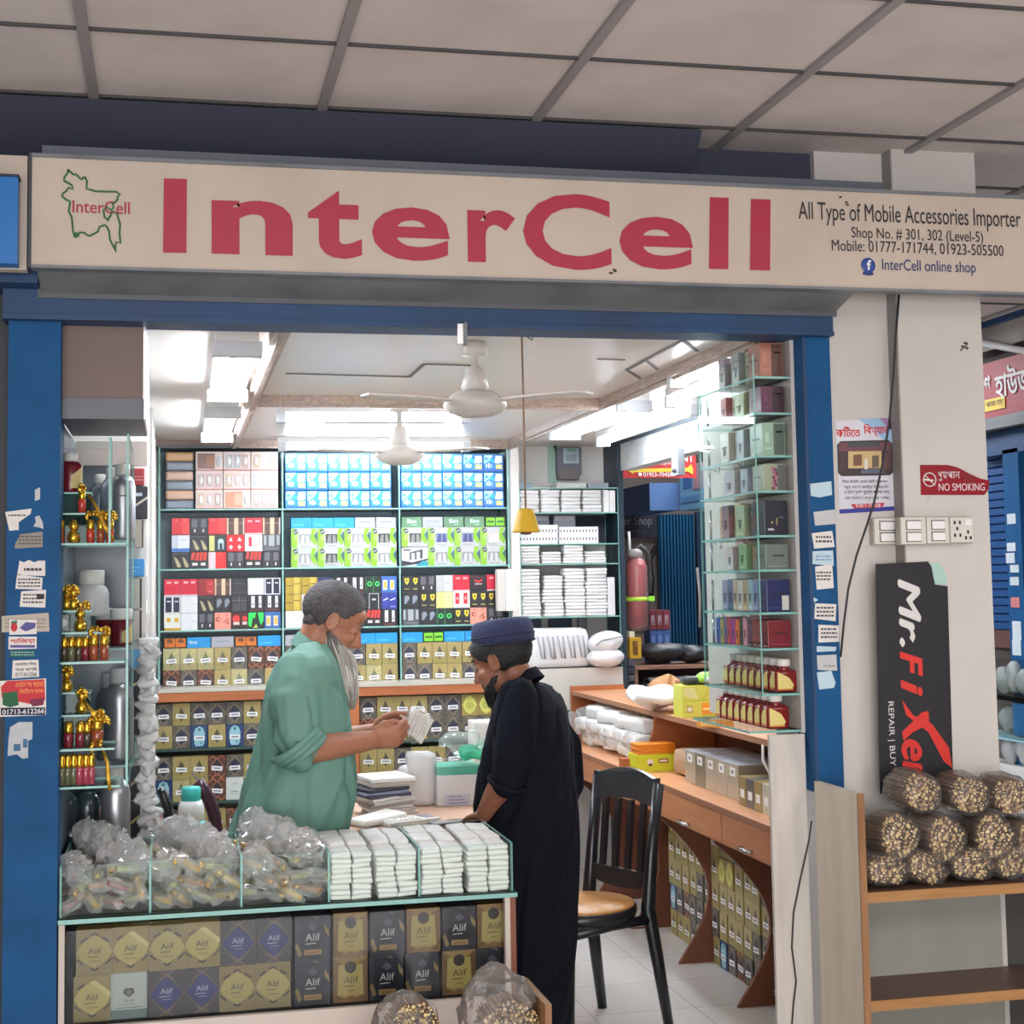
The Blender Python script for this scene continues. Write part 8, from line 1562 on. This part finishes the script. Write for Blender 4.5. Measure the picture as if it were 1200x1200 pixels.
for y, x0, x1, ry in ((740, 379, 389, .072), (748, 377, 397, .076), (756, 376, 404, .077), (764, 376, 410, .075), (771, 378, 415, .07), (781, 380, 416.5, .062), (791, 384, 417, .053), (802, 390, 417, .045), (812, 394, 417, .036), (820, 398, 415, .026), (827, 402, 412, .012)):
    a, c = PY(x0, y, YE), PY(x1, y, YE); cx, rx = (a.x+c.x)/2, (c.x-a.x)/2; brd.append([Vector((cx+rx*cos(2*pi*k/22), YE+ry*sin(2*pi*k/22), a.z)) for k in range(22)])
m = MB(); m.rings(brd, GM); m.jitter(.009, 34, 3); m.jitter(.004, 110, 5); zz = brd[4][0].z
for i, f in enumerate(m.f): c = sum((m.v[q] for q in f), Vector())/len(f); m.m[i] = m.mi(GW if c.z < zz-.035 and c.x > hc.x+.01 else GD if c.z > zz+.05 or (c.x < hc.x+.012 and c.z > zz-.05) else GM)
m.build('beard', man)
strands((GM, GW, GM, GW, GW), brd[1:], 560, .0012, 4, .012).build('beard_strands', man)
m = MB()
for s in (-1, 1):
    m.tube([(.088, .004*s, -.05), (.086, .018*s, -.055), (.074, .03*s, -.066), (.062, .036*s, -.08)], [.006, .007, .006, .004], GM, 8)
m.jitter(.002, 90, 2); m.xf(HM).build('moustache', man)
m = MB()
for s in (-1, 1): m.tube([(.093, .014*s, .026), (.09, .032*s, .033), (.076, .05*s, .028)], [.004, .005, .003], GD, 6)
m.xf(HM).build('eyebrows', man)
m = MB()
for s in (-1, 1): m.tube([(.088, .022*s, -.003), (.0885, .03*s, -.006), (.083, .042*s, -.004)], [.0014, .002, .0014], M((50, 34, 30), .4), 6)
m.xf(HM).build('eyelashes', man)
CLG = M((106, 150, 136), .65, var=.06, scale=6, bump=.12, bscale=300)
def folds(p, n):
    f = .013*noise.noise(Vector((p.x*9, p.y*9, p.z*2.2)))+.005*noise.noise(Vector((p.x*20, p.y*20, p.z*6+p.x*8)))
    r = abs(noise.noise(Vector((p.x*7+3, p.y*7, p.z*3.2-p.x*5))))
    return f-.015*max(0, .16-r)/.16
c = MB(); lv = [(751, 350, 380), (757, 341, 385), (766, 331, 391), (778, 322, 396), (800, 313, 401), (830, 305, 406), (870, 297, 412), (905, 286, 419), (935, 276, 420), (962, 268, 413), (985, 262, 404), (1040, 256, 404), (1100, 252, 404), (1160, 250, 402)]
c.rings(robe_rings(lv, YE, 0, .1, [.075, .12, .175, .2, .2, .19, .18, .178, .178, .178, .178, .178, .178, .178]), DUM)
limb(c, [PY(349, 786, 4.82), PY(346, 822, 4.765), PY(347, 858, 4.745), PY(353, 880, 4.745)], [.068, .076, .074, .062])
c.tube([PY(342, 868, 4.745), PY(360, 880, 4.747)], [.082, .068], DUM, 16)
limb(c, [PY(352, 790, 5.09), PY(362, 835, 5.14), PY(377, 868, 5.16)], [.066, .072, .062])
vs, fs = fuse(c, .0075, 3, folds); sh = skinned(vs, fs, lambda c: CLG).build('long_shirt', man)
m = MB(); d = (PY(370, 868, 4.745)-PY(350, 880, 4.745)).normalized()
for k, (x, y, r) in enumerate(((346, 872, .078), (351, 876, .074), (357, 880, .07))):
    o = PY(x, y, 4.745); ax = Vector((.55, .05, -.75)).normalized(); u = ax.cross(Vector((0, 1, 0))).normalized(); w = ax.cross(u); m.tube([o+u*r*cos(q)+w*r*.92*sin(q) for q in [2*pi*k2/20 for k2 in range(21)]], .011, CLG, 8)
m.jitter(.005, 24, 6); m.build('rolled_cuff', man)
m = MB(); cl = []
for q in range(2):
    o = PY((363, 366.5)[q], (766, 753)[q], YE); u = (Vector((.88, 0, -.48)), Vector((.76, 0, -.65)))[q]; w = Vector((0, 1, 0)); rr = (.074, .059)[q]
    cl.append([o+u*rr*cos(2*pi*k/24)+w*rr*sin(2*pi*k/24) for k in range(24)])
m.rings(cl, CLG, cap=False); m.rings([[p*1.0 for p in cl[1]], [o+(p-o)*.9 for p in cl[1]], [p+Vector((0, 0, -.03)) for p in [o+(p-o)*.88 for p in cl[1]]]], CLG, cap=False); m.build('collar', man)
m = MB(); m.tube([PY(381, 770, YE-.085), PY(390, 800, YE-.09), PY(398, 835, YE-.09), PY(405, 862, YE-.085)], [.006, .008, .008, .006], M((44, 74, 66), .7), 8, flat=.6); m.build('front_placket', man)
m = MB()
for s, xo in ((-1, 0), (1, .06)): hx = PY(345, 1000, YE).x+xo; m.tube([(hx, YE+.095*s, .8), (hx+.02, YE+.1*s, .45), (hx-.01, YE+.1*s, .1)], [.1, .085, .075], M((206, 206, 204), .7), 16)
m.build('trousers', man)
m = MB()
for s, xo in ((-1, 0), (1, .06)): hx = PY(345, 1000, YE).x+xo; m.rbox(hx-.08, hx+.18, YE+.1*s-.05, YE+.1*s+.05, -.0, .02, M((60, 40, 30), .5), .01); m.tube([(hx+.08, YE+.1*s-.05, .02), (hx+.08, YE+.1*s, .085), (hx+.08, YE+.1*s+.05, .02)], .012, M((60, 40, 30), .5), 8)
m.build('sandals', man)
# the bundle in his hands
m = MB(); rnd = random.Random(8); c0 = PY(488, 850, 4.95)
for k in range(9):
    x = -.032+.008*k; m.rbox(x-.0036, x+.0036, -.045, .045, -.04+rnd.uniform(-.005, .004), .042+rnd.uniform(-.004, .007), M((222, 220, 214), .4), .0034, True)
m.jitter(.003, 40, 3); m.xf(Matrix.Translation(c0) @ Euler((0, .5, 0)).to_matrix().to_4x4())
t = thing('white_bundle', 'fanned bundle of white packets held in the hands of the man in green', 'bundle', c0); m.build('packets', t)
m = MB(); m.ell((0, 0, .004), (.047, .055, .056), CLEAR, nu=18, nv=14); m.jitter(.012, 40, 5); m.xf(Matrix.Translation(c0) @ Euler((0, .5, 0)).to_matrix().to_4x4()); m.build('clear_wrapper', t)
# ------------------------------------------------------------------ the man in black
YM = 4.98; TH = radians(143); AL = radians(24.4)
SK2 = M((138, 88, 66), .5, var=.12, scale=30, sub=.04)
fw = Vector((cos(TH), sin(TH), 0)); lf = Vector((-sin(TH), cos(TH), 0))
hc2 = PY(589, 774, YM); HM2 = Matrix.Translation(hc2) @ Matrix.Rotation(TH, 4, 'Z') @ Matrix.Rotation(radians(20), 4, 'Y')
man2 = thing('person', 'bearded man in black robe and dark blue cap leaning one hand on the desk', 'person', (PY(625, 1000, YM).x, YM, 0))
b = MB(); b.join(headmb(1.).xf(HM2)); limb(b, [HM2 @ Vector((-.025, 0, -.05)), PY(604, 803, YM), PY(612, 830, YM)], [.056, .056, .06], 18)
tor = [(815, 592, 650), (850, 585, 656), (900, 578, 656), (950, 575, 660), (1000, 580, 660), (1060, 590, 660)]
b.rings(robe_rings(tor, YM, TH, AL, [.14, .16, .15, .15, .15, .14]), DUM)
s1, e1, w1 = PY(604, 824, 4.87), PY(598, 902, 4.80), PY(568, 954, 4.90); w1.z = max(w1.z, DZ+.036)
limb(b, [s1, (s1+e1)/2, e1], [.045, .043, .04]); limb(b, [e1, e1*.62+w1*.38, w1], [.04, .043, .029])
s2 = PY(640, 828, 5.11); e2 = PY(664, 925, 5.14); w2 = PY(640, 975, 4.98)+fw*.02+Vector((0, .14, 0))
limb(b, [s2, (s2+e2)/2, e2], [.056, .052, .045]); limb(b, [e2, w2], [.044, .03])
for s in (-1, 1):
    hp = Vector((PY(625, 1000, YM).x, YM, .0))+lf*.095*s; limb(b, [hp+Vector((0, 0, .8)), hp+fw*.02+Vector((0, 0, .46)), hp+Vector((0, 0, .09))], [.09, .062, .042]); b.tube([hp-fw*.06+Vector((0, 0, .035)), hp+fw*.06+Vector((0, 0, .035)), hp+fw*.17+Vector((0, 0, .025))], [.036, .042, .03], DUM, 12)
tip = PY(535, 965, 5.12); tip.z = max(tip.z, DZ+.02)
b.join(place_hand(handmb([(.15, .25, .2), (.2, .3, .25), (.25, .4, .3), (.3, .45, .3)], [(.012, .024, -.008), (.04, .045, -.014), (.068, .056, -.018), (.09, .058, -.02)], .12), w1, tip-w1, (0, -.15, 1), (.2, 1, 0)))
b.join(place_hand(handmb((.5, .5, .4), [(.012, .024, -.008), (.04, .04, -.02), (.068, .04, -.03), (.09, .036, -.034)]), w2, fw*.4+Vector((0, 0, -1)), -lf, fw))
vs, fs = fuse(b, .0042, 2); skinned(vs, fs, lambda c: SK2).build('body', man2)
HB = M((22, 21, 24), .6, var=.4, scale=80, bump=.6, bscale=120)
hairmb(HB, lerp_th([(-.12, -.07), (-.04, -.06), (-.01, -.03), (.012, .0), (.03, .01), (.055, .03), (.08, .052), (.1, .06)]), .009, 5, .003).xf(HM2).build('hair', man2)
# cap: a low round drum
CAPM = M((44, 50, 84), .8, var=.15, scale=40, bump=.5, bscale=200)
m = MB(); R = []
for z, s in ((.05, 1.0), (.053, 1.07), (.075, 1.09), (.1, 1.07), (.122, 1.02), (.132, .9), (.136, .6), (.137, .2)): R.append([Vector((-.008+.1*s*cos(2*pi*k/36)*1.0, .081*s*sin(2*pi*k/36), z-.18*(.1*s*cos(2*pi*k/36))*0)) for k in range(36)])
m.rings(R, CAPM); m.xf(HM2 @ Matrix.Translation((-.004, 0, 0)) @ Matrix.Rotation(radians(-13), 4, 'Y')).build('cap', man2)
m = MB(); 
for z, s in ((.056, 1.085), (.08, 1.1)): m.tube([(-.008+.1*s*cos(2*pi*k/36), .081*s*sin(2*pi*k/36), z) for k in range(37)], .0025, M((34, 38, 64), .8), 6)
m.xf(HM2 @ Matrix.Translation((-.004, 0, 0)) @ Matrix.Rotation(radians(-13), 4, 'Y')).build('cap_band', man2)
# beard, moustache, brows
bl = MB(); R = []
for x, z, rx, ry in ((.02, -.045, .03, .064), (.035, -.062, .044, .06), (.05, -.08, .046, .052), (.058, -.1, .042, .043), (.062, -.122, .034, .034), (.062, -.145, .022, .022), (.06, -.16, .008, .008)): R.append([Vector((x+rx*cos(2*pi*k/20), ry*sin(2*pi*k/20), z)) for k in range(20)])
bl.rings(R, HB); bl.jitter(.005, 50, 2); bl.xf(HM2).build('beard', man2)
strands((HB,), [[HM2 @ p for p in r] for r in R], 120, .0011, 7, .004).build('beard_strands', man2)
m = MB()
for s in (-1, 1): m.tube([(.095, .004*s, -.05), (.09, .018*s, -.054), (.078, .03*s, -.066)], [.004, .005, .004], HB, 8)
m.xf(HM2).build('moustache', man2)
m = MB()
for s in (-1, 1): m.tube([(.093, .014*s, .026), (.09, .032*s, .033), (.076, .05*s, .028)], [.004, .005, .003], HB, 6)
m.xf(HM2).build('eyebrows', man2)
m = MB()
for s in (-1, 1): m.tube([(.088, .022*s, -.003), (.0885, .03*s, -.006), (.083, .042*s, -.004)], [.0014, .002, .0014], HB, 6)
m.xf(HM2).build('eyelashes', man2)
CLB = M((15, 18, 28), .85, var=.1, scale=8, bump=.1, bscale=300, spec=.15)
c = MB(); lv = [(802, 592, 638), (808, 588, 646), (816, 585, 656), (830, 579, 664), (855, 571, 669), (890, 563, 672), (920, 558, 674), (940, 555, 676), (962, 557, 677), (1000, 562, 677), (1060, 573, 675), (1110, 580, 673), (1160, 586, 671), (1200, 590, 670), (1216, 592, 670)]
c.rings(robe_rings(lv, YM, TH, AL, [.085, .12, .165, .19, .195, .19, .185, .185, .19, .2, .2, .2, .205, .21, .21]), DUM)
limb(c, [PY(606, 819, 4.85), PY(601, 852, 4.82), PY(599, 888, 4.80), PY(595, 914, 4.805)], [.068, .07, .068, .06])
limb(c, [s2, PY(658, 875, 5.14), e2, e2*.4+w2*.6], [.066, .066, .058, .05])
vs, fs = fuse(c, .0075, 3, folds); skinned(vs, fs, lambda c: CLB).build('long_robe', man2)
m = MB(); o = PY(594, 918, 4.80); ax = Vector((-.25, .3, -.9)).normalized(); u = ax.cross(Vector((0, 1, 0))).normalized(); w = ax.cross(u)
m.tube([o+u*.06*cos(q)+w*.058*sin(q) for q in [2*pi*k/20 for k in range(21)]], .008, CLB, 8); m.build('cuff', man2)
m = MB(); cl = []
for q in range(3):
    o = PY((607, 605, 603)[q], (808, 803, 797)[q], YM); rr = (.086, .079, .072)[q]
    cl.append([o+fw*rr*1.05*cos(2*pi*k/24)+lf*rr*sin(2*pi*k/24)+Vector((0, 0, -.046*cos(2*pi*k/24))) for k in range(24)])
cl.append([p*.12+0.88*p for p in cl[2]]); o = sum(cl[2], Vector())/24; m.rings(cl[:3]+[[o+(p-o)*.9 for p in cl[2]], [o+(p-o)*.88+Vector((0, 0, -.03)) for p in cl[2]]], CLB, cap=False); m.build('collar', man2)
m = MB()
for s in (-1, 1): hp = Vector((PY(625, 1000, YM).x, YM, 0))+lf*.095*s; m.prism([hp+fw*a+lf*bb for a, bb in ((-.1, -.045), (.1, -.05), (.19, -.02), (.19, .03), (.1, .05), (-.1, .045))], (0, 0, .018), M((50, 34, 28), .5))
m.build('sandals', man2)
